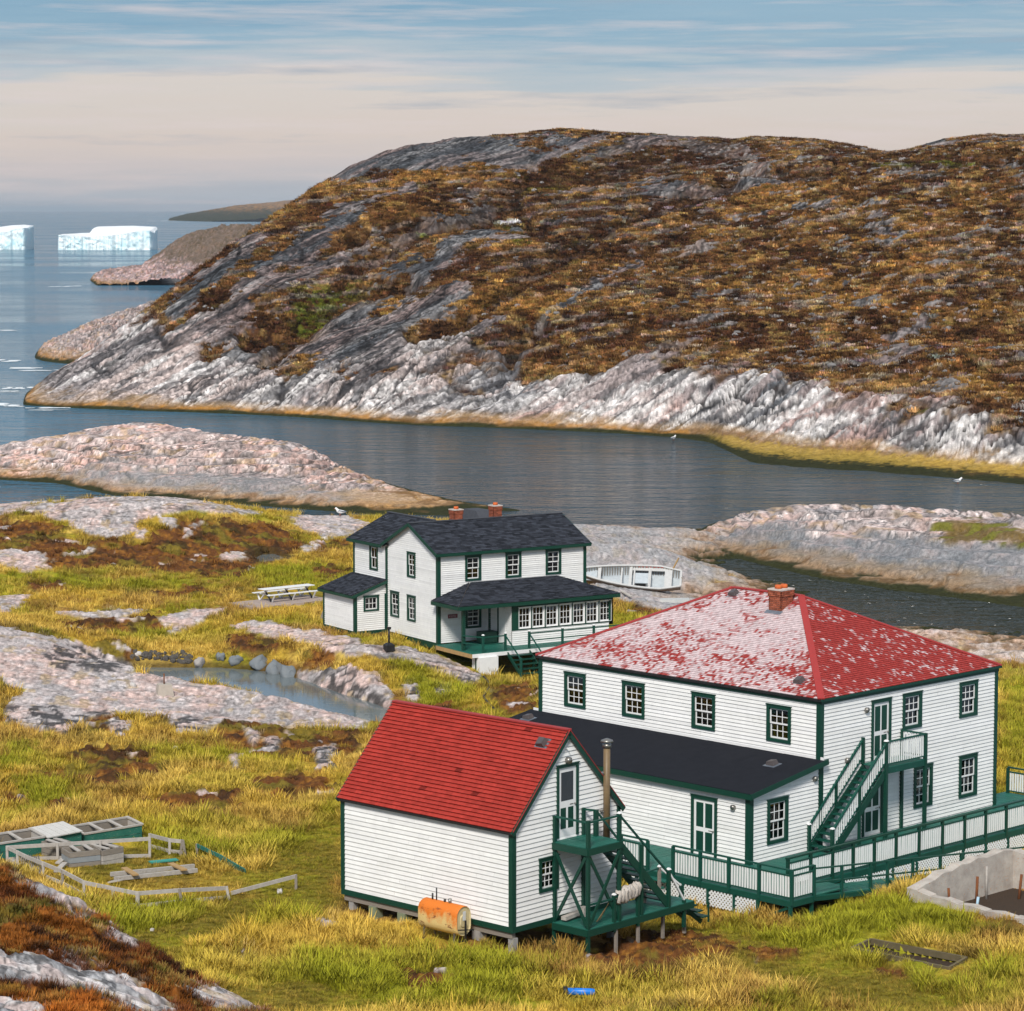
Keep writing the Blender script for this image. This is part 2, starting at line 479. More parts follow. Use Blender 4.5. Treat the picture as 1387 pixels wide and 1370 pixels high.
HEATH = [
 [(40,1040),(120,1036),(180,1050),(150,1066),(70,1060)],[(330,1055),(430,1050),(460,1075),(400,1092),(340,1080)],[(200,1085),(290,1080),(300,1096),(230,1104)],[(0,1075),(40,1072),(50,1090),(0,1095)],[(560,955),(600,950),(640,962),(610,975)],[(200,800),(270,795),(290,806),(220,812)],[(430,775),(475,770),(478,782),(440,786)],[(1010,1285),(1060,1280),(1080,1296),(1030,1302)],[(1190,1300),(1235,1312),(1225,1328),(1180,1318)],[(520,1320),(590,1312),(620,1330),(560,1342)],
 [(-40,705),(60,706),(110,733),(187,735),(240,705),(300,700),(380,708),(420,735),(400,750),(330,775),(230,778),(150,772),(60,770),(-40,745)],
 [(60,845),(100,838),(216,836),(236,855),(170,862),(110,860)],[(100,874),(150,872),(185,880),(175,905),(150,905)],
 [(300,862),(345,858),(385,866),(372,885),(310,882)],[(405,885),(440,880),(470,888),(455,908),(420,905)],[(345,858),(405,852),(420,862),(380,866)],
 [(100,966),(160,968),(150,990),(110,998)],[(281,971),(396,985),(480,998),(490,1020),(430,1035),(350,1025),(290,1005)],
 [(40,786),(90,790),(85,800),(45,800)],[(280,768),(340,770),(330,785),(270,782)],[(0,905),(40,905),(30,935),(0,945)],
 [(90,1018),(170,1015),(230,1035),(220,1052),(120,1050)],[(250,1070),(330,1075),(320,1100),(250,1095)],[(660,940),(720,925),(735,960),(690,968)],
 [(790,1290),(900,1265),(1000,1275),(980,1300),(880,1320),(810,1310)],[(410,735),(470,728),(480,740),(430,748)],
 [(60,1092),(95,1085),(100,1100),(70,1100)],[(860,820),(905,822),(890,835),(850,832)],
]
LICHEN = [[(-10,955),(90,965),(160,966),(280,976),(282,1003),(90,999),(0,984)],[(415,903),(474,898),(537,965),(500,960),(456,948)],[(300,1004),(475,1004),(475,1046),(325,1032)],[(60,880),(110,872),(172,896),(150,915),(60,905)],[(540,925),(620,930),(610,950),(545,957)],[(560,895),(655,912),(640,932),(585,910)]]
GREEN = [
 [(200,1135),(270,1130),(330,1165),(260,1170),(205,1160)],[(150,1225),(250,1222),(300,1240),(240,1285),(160,1290),(120,1260)],
 [(1060,1250),(1180,1215),(1240,1215),(1330,1255),(1300,1275),(1180,1262),(1080,1265)],[(1130,1262),(1160,1270),(1290,1320),(1387,1300),(1400,1370),(1200,1370),(1000,1300),(880,1250),(980,1255)],
 [(-40,775),(100,780),(280,790),(180,800),(60,790)],[(250,770),(420,765),(480,775),(470,795),(300,790)],[(560,905),(640,930),(610,965),(560,960)],
 [(150,845),(230,842),(225,862),(170,866)],[(280,735),(380,715),(400,725),(330,745)],[(20,1060),(90,1040),(120,1090),(30,1100)],
 [(330,985),(440,990),(470,1002),(400,1006)],[(470,1060),(440,1240),(380,1250),(330,1195),(380,1160)],[(0,1010),(60,1000),(50,1030),(0,1040)],
 [(800,840),(880,825),(870,845),(810,860)],[(1360,905),(1400,915),(1400,1040),(1360,1035)],[(400,1290),(700,1290),(720,1370),(420,1370)],
]
BARE = [  # trodden or mown: short, olive to brown
 [(375,1160),(455,1110),(470,1130),(462,1235),(380,1235),(270,1280),(210,1330),(150,1300),(180,1262),(300,1232)],[(20,1150),(190,1150),(330,1185),(390,1200),(190,1222),(110,1190)],
 [(860,1245),(1000,1262),(1120,1290),(1230,1330),(1330,1370),(1150,1370),(1000,1310),(880,1275)],[(300,1345),(420,1330),(560,1370),(280,1380)],[(330,805),(440,800),(450,815),(340,824)],
 [(640,925),(720,955),(730,990),(690,990)],
]
def masks(px, py, nz, polys, asp, soft, amp):
    m = np.zeros(px.shape)
    for P in polys:
        m = np.maximum(m, sstep(-soft, soft, poly_sd(px, py, P, asp) + nz * amp))
    return m
def ground_field(X, Y, smooth=False):
    Z = _tps(X, Y)
    if smooth: return Z
    sd = poly_sd(X, Y, _pw, 1.0, 12.0)
    Z = np.where(sd > 0, np.minimum(Z, POND_Z - .12 - .25 * sstep(0, 3, sd)), np.maximum(Z, POND_Z + .02 + .12 * sstep(0, 2.5, -sd)) * (sd > -6) + Z * (sd <= -6))
    Z = np.where(sd < 0, np.minimum(Z, POND_Z + .06 + .48 * np.maximum(-sd, 0)), Z)
    sf = poly_sd(X, Y, _fw_, 1.0, 3.0); Z = np.where(sf > 0, np.minimum(Z, 2.9), Z)
    st_ = poly_sd(X, Y, _tw_, 1.0, 3.0); Z = np.where(st_ > 0, Z - .3, Z)
    sd2 = poly_sd(X, Y, _pw2, 1.0, 8.0)
    Z = np.where(sd2 > 0, np.minimum(Z, POND2_Z - .1), np.where(sd2 > -4, np.maximum(Z, POND2_Z + .04), Z))
    return Z
def orient_rock(X, Y, seed=0):
    h1, c1 = slabs(X, Y, 30, 6.5, 1.8, 31 + seed)
    return h1, c1
def rock_colour(X, Y, crack, h, seed=0, pink=.5, dark=.5, white=.8):
    n1 = fbm(X * .35, Y * .35, 4, 71 + seed); n2 = fbm(X * 1.7, Y * 1.7, 4, 75 + seed); n3 = fbm(X * 5, Y * 5, 3, 79 + seed)
    c = np.ones(X.shape + (3,)) * np.array((.47, .41, .395))
    c = mixc(c, (.56, .41, .365), sstep(.42, .6, n1) * pink)
    c = mixc(c, (.64, .61, .595), sstep(.48, .62, n2) * white)
    c = mixc(c, (.21, .22, .235), sstep(.55, .68, fbm(X * .5, Y * .9, 4, 83 + seed)) * dark * .8)
    c = mixc(c, (.045, .045, .048), sstep(.54, .66, n3 * .55 + n2 * .45) * .85 * dark)
    c = mixc(c, (.05, .045, .042), crack * .75)
    c = mixc(c, (.36, .25, .10), sstep(.64, .72, fbm(X * .8, Y * .8, 3, 91 + seed)) * .5)
    return c
def tide_colour(c, Z, nz, base=0.0, orange=1.0):
    """orange lichen and weed along the waterline"""
    z = Z - base + (nz - .5) * 2.0
    c = mixc(c, (.40, .25, .11), sstep(2.2, 1.1, z) * .6 * orange)
    c = mixc(c, (.36, .16, .022), sstep(1.35, .75, z) * .8 * orange * sstep(.36, .52, nz))
    c = mixc(c, (.17, .085, .03), sstep(1.2, .7, z) * .7 * sstep(.46, .36, nz))
    c = mixc(c, (.10, .055, .02), sstep(.58, .66, nz) * sstep(1.6, .9, z) * .8)
    z = Z - base + (nz - .5) * .8
    return mixc(c, (.030, .032, .013), sstep(.66, .34, z))

def build_ground():
    nx, ny = 860, 680
    ta = np.linspace(-.222, .222, nx)
    y = 64 + (272 - 64) * np.linspace(0, 1, ny) ** 1.25
    Y, TA = np.meshgrid(y, ta, indexing='ij'); X = Y * TA
    Z = ground_field(X, Y)
    px, py = photo_px(X, Y, Z)
    nb = fbm(X * .45, Y * .45, 4, 3) - .5; nf = fbm(X * 1.6, Y * 1.6, 4, 5) - .5; nd = fbm(X * 4.5, Y * 4.5, 3, 8) - .5
    nz = nb * 30 + nf * 26 + nd * 16
    rock = masks(px, py, nz, ROCK, 2.6, 3.0, .42)
    heath = masks(px, py, nz, HEATH, 2.6, 8.0, .9)
    green = masks(px, py, nz, GREEN, 2.0, 16.0, .9)
    bare = masks(px, py, nz, BARE, 2.0, 10.0, .7)
    # small stones of bedrock showing through the heath
    rock = np.maximum(rock, sstep(.735, .77, fbm(X * .55, Y * .55, 4, 210)) * heath)
    far = sstep(150, 235, Y)
    # bedrock down by the water
    low = sstep(1.1, .55, Z + nb * 1.2) * (Y > 165)
    rock = np.maximum(rock, low)
    heath *= 1 - rock; green *= (1 - rock); bare *= (1 - rock)
    h, crack = orient_rock(X, Y)
    dry = sstep(.42, .62, fbm(X * .16, Y * .16, 4, 44) + nf * .25)
    grass_h = (fbm(X * .9, Y * .9, 3, 12) - .5) * .38 + nf * .22 + nd * .12
    heath_h = nb * .6 + nf * .55 + nd * .35
    sd = np.maximum(poly_sd(X, Y, _pw, 1.0, 6.0), poly_sd(X, Y, _pw2, 1.0, 6.0))
    wet = sstep(-1.6, .2, sd)
    Z = Z + (rock * (h * (.24 + .6 * sstep(720, 790, px) * sstep(150, 170, Y)) - crack * .10 + nf * .10 + .05) + heath * heath_h + (1 - rock) * (1 - heath) * grass_h * (1 - bare * .7)) * (1 - wet)
    # stay under the plinths and decks
    n_tone = fbm(X * .3, Y * .3, 4, 101); n_sp = fbm(X * 3.3, Y * 3.3, 3, 103)
    c = np.ones(X.shape + (3,)) * np.array((.38, .25, .035))
    c = mixc(c, (.50, .34, .075), sstep(.46, .64, n_tone))
    c = mixc(c, (.20, .10, .028), sstep(.50, .62, fbm(X * .22, Y * .22, 4, 107) + nf * .4) * .85)
    c = mixc(c, (.085, .058, .016), sstep(.60, .68, fbm(X * .5 + 3, Y * .4, 4, 108) + nf * .3) * .8)
    c = mixc(c, (.27, .25, .018), sstep(.5, .68, fbm(X * .25 + 9, Y * .25, 4, 109) + nf * .3) * .75)
    c = mixc(c, (.22, .225, .014), green * (.55 + .45 * sstep(.35, .6, n_sp)))
    c = mixc(c, (.15, .12, .016), bare * (.45 + .55 * sstep(.35, .6, n_tone)))
    hc = np.ones(c.shape) * np.array((.115, .046, .016))
    hc = mixc(hc, (.22, .095, .02), sstep(.5, .64, n_sp))
    hc = mixc(hc, (.16, .13, .02), sstep(.54, .68, fbm(X * .5, Y * .5, 3, 113)) * .8)
    hc = mixc(hc, (.04, .022, .012), sstep(.56, .66, fbm(X * 1.1, Y * 1.1, 3, 115)) * .8)
    c = mixc(c, hc, np.zeros(X.shape)) * (1 - heath[..., None]) + hc * heath[..., None]
    ck2 = slabs(X, Y, 24, 9.0, 2.6, 137)[1]
    rc = rock_colour(X * 1.7, Y * .9, np.maximum(crack * .6, ck2), h, 0, .95, .45, .35)
    gr = sstep(700, 780, px) * sstep(860, 840, py)
    rc = rc * np.clip(1 + (fbm(X * 6, Y * 4, 2, 121) - .5) * 1.1, .4, 1.5)[..., None]
    lich = masks(px, py, nz, LICHEN, 2.4, 7.0, .8)
    rc = mixc(rc, (.045, .044, .046), lich * sstep(.47, .56, fbm(X * 2.2, Y * 1.6, 4, 123)) * .9)
    rc = mixc(rc, (.26, .27, .28), gr * .6)
    c = c * (1 - rock[..., None]) + rc * rock[..., None]
    c = tide_colour(c, np.where(Y > 150, Z * 1.5, 9.), fbm(X * .8, Y * .8, 3, 119), 0.0, .45)
    # peat-dark margin of the ponds
    edge = sstep(-.9, -.1, sd) * (1 - rock * .8)
    c = mixc(c, (.05, .032, .014), edge * .85)
    # peat bank at the far end of the pond
    grid_mesh('ground', X, Y, Z, c, M['terrain'])
    return dict(X=X, Y=Y, Z=Z, rock=rock, heath=heath, green=green, bare=bare, wet=wet, c=c, px=px, py=py, ta=ta, y=y)
G = build_ground()
def gz(x, y):
    """height of the finished ground at x, y"""
    x = np.asarray(x, float); y = np.asarray(y, float)
    ta, yy = G['ta'], G['y']
    i = np.clip(np.searchsorted(yy, y) - 1, 0, len(yy) - 2); tq = x / y
    fj = np.clip((tq - ta[0]) / (ta[1] - ta[0]), 0, len(ta) - 1.001); j = fj.astype(int); fj = fj - j
    fi = np.clip((y - yy[i]) / (yy[i + 1] - yy[i]), 0, 1)
    Z = G['Z']
    return (Z[i, j] * (1 - fj) + Z[i, j + 1] * fj) * (1 - fi) + (Z[i + 1, j] * (1 - fj) + Z[i + 1, j + 1] * fj) * fi
def on_ground(px, py):
    """the point of the ground seen at a photo pixel"""
    ys = np.linspace(66, 270, 1600)
    P = at_dist(px, py, ys)
    h = gz(P[:, 0], P[:, 1])
    k = int(np.argmax(P[:, 2] < h)) if (P[:, 2] < h).any() else len(ys) - 1
    return Vector((P[k, 0], P[k, 1], h[k]))

# ponds
def water_material(name, deep, rough, sx, sy, strength, dist, rvar=0.0, inshore=None):
    m, t, p = material(name)
    v = objvec(t, (sx, sy, 1))
    a = noise_n(t, 1.0, 4, .6, v); b = noise_n(t, 3.1, 3, .6, v)
    f = nnode(t, 'ShaderNodeMath', operation='MULTIPLY_ADD')
    t.links.new(b, f.inputs[0]); f.inputs[1].default_value = .45; t.links.new(a, f.inputs[2])
    w = noise_n(t, 1.0, 5, .6, objvec(t, (sx * .06, sy * .035, 1)))
    col = mixrgb(t, maprange(t, w, .35, .65, 0, 1), deep, tuple(q * 1.35 for q in deep))
    if inshore:                       # hill's reflection put into the channel's colour; inlet over dark rock and weed; open sea beyond and to the west
        tc2 = nnode(t, 'ShaderNodeTexCoord'); sp_ = nnode(t, 'ShaderNodeSeparateXYZ'); t.links.new(tc2.outputs['Object'], sp_.inputs[0])
        m1 = nnode(t, 'ShaderNodeMath', operation='MAXIMUM'); t.links.new(maprange(t, sp_.outputs[1], 385, 470, 0, 1), m1.inputs[0]); t.links.new(maprange(t, sp_.outputs[0], -12, -48, 0, 1), m1.inputs[1])
        col = mixrgb(t, m1.outputs[0], mixrgb(t, maprange(t, sp_.outputs[1], 250, 215, 0, 1), inshore[0], inshore[1]), col)
    t.links.new(col, p.inputs['Base Color'])
    t.links.new(maprange(t, w, .42, .60, rough - rvar, rough + rvar), p.inputs['Roughness'])
    p.inputs['IOR'].default_value = 1.33
    p.inputs['Specular IOR Level'].default_value = .5
    bump_n(t, p, f.outputs[0], strength, dist)
    return m
M['pond'] = water_material('pond_water', (.10, .12, .125), .05, .8, 1.6, .06, .1)
M['sea'] = water_material('sea_water', (.030, .105, .165), .12, .13, .30, 1.0, 2.8, .05, ((.020, .046, .064), (.022, .029, .027)))
def pond(name, P, z, grow):
    c = P.mean(0)
    Q = c + (P - c) * grow
    me = bpy.data.meshes.new(name)
    me.from_pydata([(q[0], q[1], z) for q in Q], [], [list(range(len(Q)))])
    me.materials.append(M['pond'])
    tag(link(name, me), None, None, None, 'structure')
pond('pond', _pw, POND_Z, 1.05)
pond('pond', _pw2, POND2_Z, 1.1)
me = bpy.data.meshes.new('sea')
me.from_pydata([(-9000, 120, 0), (9000, 120, 0), (14000, 30000, 0), (-14000, 30000, 0)], [], [(0, 1, 2, 3)])
me.materials.append(M['sea'])
link('sea', me, kind='structure')

# ------------------------------------------------------------------ the long hill across the channel
HILL = [
 [(-60,549,None),(15,548,None),(100,553,None),(200,557,None),(300,560,None),(400,565,None),(480,571,None),(560,576,None),(650,579,None),(750,583,None),(850,588,None),(930,594,None),(985,604,None),(1000,626,None),(1100,634,None),(1200,640,None),(1300,648,None),(1387,656,None),(1500,664,None)],
 [(-60,549.5,403),(15,547,404),(60,528,404),(150,512,403),(250,495,397),(400,483,388),(560,480,382),(700,482,374),(850,490,360),(1000,506,345),(1150,528,326),(1300,553,308),(1387,566,300),(1500,580,290)],
 [(-60,550,420),(15,548,421),(60,517,415),(120,488,415),(180,452,424),(250,412,428),(330,390,430),(450,385,432),(600,375,432),(750,370,428),(900,380,418),(1050,400,404),(1200,420,388),(1387,450,366),(1500,460,356)],
 [(-60,551,437),(15,549,438),(60,516,430),(120,478,432),(180,440,442),(240,400,450),(290,360,458),(340,322,468),(420,303,470),(560,285,474),(700,285,476),(800,292,474),(900,300,468),(1050,310,458),(1200,320,446),(1387,330,430),(1500,335,424)],
 [(-60,552,450),(15,551,452),(60,520,446),(120,481,450),(180,441,460),(240,401,468),(290,361,476),(345,315,482),(400,272,490),(470,240,500),(560,225,508),(700,228,514),(800,236,516),(900,232,515),(1000,227,512),(1100,224,507),(1200,220,500),(1300,214,492),(1387,209,486),(1500,205,480)],
 [(-60,556,500),(15,556,500),(60,530,490),(120,490,495),(180,450,500),(240,408,508),(290,370,514),(345,322,520),(400,276,524),(470,229,528),(520,207,534),(580,192,545),(650,184,556),(705,180,566),(770,178,576),(850,183,590),(930,187,604),(1000,190,614),(1070,192,622),(1120,193,630),(1160,203,640),(1205,211,650),(1225,211,650),(1250,203,654),(1290,194,658),(1340,189,664),(1400,192,670),(1500,198,680)],
]
STRIPS = [([(497,360),(530,338),(562,312)], 9), ([(572,300),(605,284),(665,262)], 9), ([(465,352),(490,335),(514,317)], 7), ([(395,362),(420,345),(440,332)], 14), ([(735,440),(790,400),(830,375),(862,345)], 7),
  ([(850,264),(920,248),(1000,245),(1100,240),(1200,234),(1300,224),(1400,218)], 9), ([(555,217),(640,212),(725,213)], 12), ([(740,193),(830,192),(950,198),(1020,206)], 7), ([(765,256),(830,239),(890,240)], 10), ([(950,216),(1045,223)], 6),
  ([(540,440),(585,413),(630,396)], 10), ([(555,398),(600,360),(655,308)], 14), ([(1180,492),(1230,480),(1290,470),(1360,470)], 5), ([(1195,442),(1255,424)], 4), ([(325,405),(380,360),(430,328),(490,292)], 13), ([(235,425),(300,378),(352,338)], 15),
  ([(900,415),(960,385),(1010,372)], 4), ([(1000,300),(1060,285),(1130,278)], 5), ([(640,420),(700,392)], 7), ([(800,330),(850,312)], 6), ([(1100,360),(1180,350)], 3), ([(1230,200),(1300,196),(1387,196)], 6), ([(440,300),(500,268),(560,245)], 10), ([(600,468),(640,450),(690,438)], 8)]
def build_hill():
    nx, ny = 880, 520
    ta = np.linspace(-.1795, .2150, nx)
    q = np.linspace(0, 1, ny)
    # rows bunch up near the shore of each column
    _, YK, ZK = lines_field(HILL, ta, np.array([400.]))
    pc = CX + ta * FPX * .999
    dl = np.interp(pc, [0, 880, 980, 1010, 1100, 1387], [2.2, 2.2, 5., 13., 11., 9.]); zl = np.interp(pc, [0, 900, 1000, 1387], [.9, .8, .55, .6])
    live = sstep(0, 60, pc)
    YK = np.vstack([YK[:1], YK[:1] + dl, YK[1:]]); ZK = np.vstack([ZK[:1], ZK[:1] + zl * live, ZK[1:]])
    YK[2:] = np.maximum(YK[2:], YK[1] + 1.5)
    y0 = YK[0] - 4; y1 = YK[-1] + 60
    Y = y0[None, :] + (y1 - y0)[None, :] * (q[:, None] ** 1.22)
    X = Y * ta[None, :]; TAh = X / Y
    Z = np.empty(Y.shape)
    for j in range(nx):
        yk = np.r_[YK[:, j], YK[-1, j] + 40, YK[-1, j] + 90]
        zk = np.r_[ZK[:, j], ZK[-1, j] - 3 - .12 * ZK[-1, j], ZK[-1, j] * .4 - 8]
        Z[:, j] = pchip(yk, zk, Y[:, j])
    Z = Z - 3.0 * (1 - sstep(0, .006, TAh + .1755))
    tip = sstep(15 - 40, 60, photo_px(X, Y, Z)[0])
    px, py = photo_px(X, Y, Z)
    n0 = fbm(X * .03, Y * .03, 4, 301) - .5; n1 = fbm(X * .1, Y * .1, 4, 303) - .5; n2 = fbm(X * .45, Y * .45, 4, 305) - .5; n3 = fbm(X * 1.6, Y * 1.6, 3, 307) - .5
    # relief: shallow gullies running up and across, benches between
    shore = sstep(0, 6, Z)
    crestfade = 1 - .6 * sstep(500, 560, Y)
    gul = np.zeros(X.shape); 
    for pts, wd in [([(360,470),(420,420),(480,370),(545,330),(620,295),(700,255),(720,235),(790,232),(860,215),(1000,205)], 15),([(560,455),(620,440),(680,400),(740,370),(800,320),(860,290),(930,262),(990,243)], 13),
                    ([(690,540),(700,500),(690,470),(740,440)], 9),([(1000,225),(1080,235),(1200,228),(1387,214)], 8),([(330,450),(400,425),(480,400),(560,390)], 9),([(700,250),(720,300),(760,335)],12),([(470,330),(560,305),(660,285)],8),([(1130,205),(1210,218),(1300,212)],9)]:
        d, _ = line_d(px + n1 * 24, py + n2 * 9, pts, 1.0)
        gul = np.maximum(gul, np.exp(-(d / wd) ** 2))
    Q = Z + .12 * Y + n1 * 3 + n2 * .5          # height in the rock's layering
    h, crack = slabs(X, Q, 33, 12, 2.3, 331)
    h2, crack2 = slabs(X, Q, 38, 4.2, .85, 341)
    # diagonal benches of bedrock
    u, v = rot2(X, Q, 33)
    bench = fbm(u * .022 + 3, v * .20, 4, 351)
    left = sstep(900, 300, px)
    hi = sstep(0, 1, (py - 180) / 300)
    rk = bench * .6 + fbm(X * .05, Q * .12, 4, 355) * .4 + n2 * .22 + n3 * .10
    band_y = np.interp(px, [0, 60, 150, 250, 330, 400, 560, 700, 850, 930, 1000, 1100, 1200, 1300, 1387], [400, 420, 430, 440, 470, 478, 480, 478, 490, 500, 505, 520, 545, 556, 562])
    shore_rock = sstep(-10, 14, (py - band_y) + n1 * 90 + n2 * 40)
    top_rock = sstep(245, 200, py + n1 * 60) * .11
    thr = .60 - .085 * left - top_rock + gul * .25 + .125 * sstep(620, 1000, px)
    strip = np.zeros(X.shape)
    for pts, wd in STRIPS:
        dd, _ = line_d(px + n1 * 20 + n2 * 8, py + n2 * 10 + n1 * 8, pts, 1.25)
        strip = np.maximum(strip, np.exp(-(dd / wd) ** 2))
    rock = np.maximum(np.maximum(sstep(thr, thr + .025, rk), sstep(.44, .52, strip + n2 * .6 + n3 * .7)), shore_rock)
    # scattered boulders and slabs on the right-hand slope
    ub, vb = rot2(X, Q, 16)
    b1, b2, bid, bx, by = worley(ub / 2.0 + n2 * 1.2 + n3, vb / .6 + n3 * .8, 361)
    bould = (bid > .965) * sstep(.40, .26, b1) * (1 - shore_rock) * sstep(.46, .58, fbm(X * .09, Y * .09, 3, 363))
    e1, e2, eid, ex, ey = worley(X / .9 + n3, Q / .45 + n3, 367)
    bould = np.maximum(bould, (eid > .985) * sstep(.40, .26, e1) * (1 - shore_rock))
    fr_ = fbm(ub / 6.0, vb / .8, 4, 369) + n3 * .25
    bould = np.maximum(bould, sstep(.70, .73, fr_) * (1 - shore_rock) * sstep(820, 1000, px))
    rock = np.maximum(rock * (1 - gul * .7 * (1 - shore_rock)), bould)
    Z = Z + shore * tip * (n0 * 4.6 * crestfade + n1 * 1.7 - gul * 2.3 * (1 - shore_rock * .7) * crestfade)
    Z = Z + tip * sstep(-.5, 1.2, Z) * (rock * (h * .75 + h2 * .80 - np.maximum(crack, crack2) * .35) * (.22 + .78 * shore_rock) * (.35 + .65 * sstep(.5, 3., Z)) + bould * .14 + (1 - rock) * (n2 * .45 + n3 * .5))
    wl_ = (Z + .22 * rot2(X, Y, 60)[1] + n1 * 3.0 + n0 * 4) / 2.6; fz = wl_ - np.floor(wl_)
    led = sstep(1, 4, Z) * tip * (1 - .6 * gul)
    Z = Z + 2.6 * .04 * (sstep(.50, .95, fz) - fz) * led
    edge_ = sstep(.56, .66, fz) * sstep(.97, .82, fz) * led
    # colours
    ct = fbm(X * .07, Q * .16, 4, 371)
    c = np.ones(X.shape + (3,)) * np.array((.140, .070, .025))
    c = mixc(c, (.245, .130, .038), sstep(.51, .62, ct + n2 * .35 + n3 * .3))
    c = mixc(c, (.052, .022, .011), sstep(.52, .62, fbm(X * .16, Q * .34, 4, 373) + n3 * .45) * .9)
    c = mixc(c, (.29, .18, .065), sstep(.60, .70, fbm(X * .5, Q * .9, 3, 375) + n3 * .2) * .8)
    c = mixc(c, (.045, .020, .011), gul * .85 * sstep(.25, .6, fbm(X * .3, Y * .3, 3, 377) + gul * .3))
    snow = sstep(1.2, .8, np.hypot((px - 687 + n2 * 14) / 15, (py - 284 + n1 * 4) / 2.6))
    gr = np.zeros(X.shape)
    for (gx, gy, rx, ry) in [(440,398,46,14),(470,390,26,9),(420,415,30,8),(740,246,30,8),(690,316,28,7),(705,333,18,6),(570,310,9,5),(690,291,24,3),(1290,218,40,5),(1080,375,10,3),(1210,223,30,5),(1250,560,20,4)]:
        gr = np.maximum(gr, sstep(1.3, .5, np.hypot((px - gx + n2 * 30) / rx, (py - gy + n1 * 18) / ry)))
    c = mixc(c, (.10, .11, .014), gr * sstep(.35, .55, n3 + .5) * .9)
    rc = mixc(np.ones(c.shape) * np.array((.27, .225, .22)), (.47, .39, .365), shore_rock * sstep(1000, 500, px))
    pinkness = sstep(.43, .6, fbm(X * .035, Q * .12, 4, 381) + n2 * .2)
    rc = mixc(rc, (.43, .285, .25), pinkness * .85 * (.45 + .55 * shore_rock))
    rc = mixc(rc, (.105, .12, .135), sstep(.47, .56, fbm(u * .05, v * .40, 4, 385) + n3 * .2)[...] * (.9 - .35 * left * shore_rock))
    rc = mixc(rc, (.56, .53, .515), sstep(.52, .64, fbm(u * .09, v * .8, 4, 387) + n3 * .25) * (.35 + .6 * shore_rock))
    wb = np.interp(px, [0, 300, 420, 640, 800, 900, 1000, 1200, 1387], [.0, .15, .5, .45, .7, .8, .95, 1., 1.])
    lowb = np.interp(px, [0, 400, 640, 800, 950, 1000, 1100, 1250, 1387], [540, 510, 525, 535, 545, 548, 560, 582, 590])
    rc = mixc(rc, (.62, .59, .57), wb * sstep(-16, 16, (py - lowb) + n2 * 50) * sstep(.42, .54, fbm(u * .08, v * .8, 4, 389)) * .9)
    rc = mixc(rc, (.030, .028, .030), np.maximum(sstep(.25, .7, crack), crack2 * .9) * .9)
    rc = mixc(rc, (.05, .05, .055), sstep(.56, .64, fbm(u * .16, v * 1.4, 4, 391)) * .75)
    rc = mixc(rc, (.33, .30, .285), bould * .6)
    rc = rc * (.62 + .38 * shore_rock)[..., None]
    c = c * (1 - rock[..., None]) + rc * rock[..., None]
    c = mixc(c, (.26, .235, .225), edge_ * sstep(.54, .62, fbm(X * .12, Q * .25, 3, 403)) * .5 * (1 - rock))
    c = mixc(c, (.80, .80, .80), snow)
    sp1 = fbm(X * 2.0, Q * 3.8, 3, 395); sp2 = fbm(X * 3.6, Q * 5.5, 2, 397)
    c = c * np.clip(1 + (sp1 - .5) * 1.3 + (sp2 - .5) * 1.2, .3, 1.9)[..., None] * (1 - .55 * sstep(.57, .66, fbm(u * .6 + 40, v * 2.0, 3, 401)) * (1 - shore_rock * .45))[..., None]
    c = mixc(c, (.42, .385, .365), sstep(.745, .765, fbm(ub * 1.3, vb * 4.2, 3, 399)) * (1 - shore_rock) * .5 * sstep(700, 1000, px))
    nt_ = fbm(X * .16, Q * .5, 4, 393)
    c = tide_colour(c, np.where(px > 960, Z * 1.15, Z * 1.25), nt_)
    ledge = sstep(940, 1000, px) * sstep(1.15, .8, Z + n3 * .6) * sstep(.25, .45, Z + n3 * .3)
    c = mixc(c, (.40, .27, .055), ledge * .75)
    # yellow wrack shelf in front of the right-hand shore
    grid_mesh('hill', X, Y, Z, c, M['hill'])
    return dict(X=X, Y=Y, Z=Z, rock=rock, c=c)
HL = build_hill()

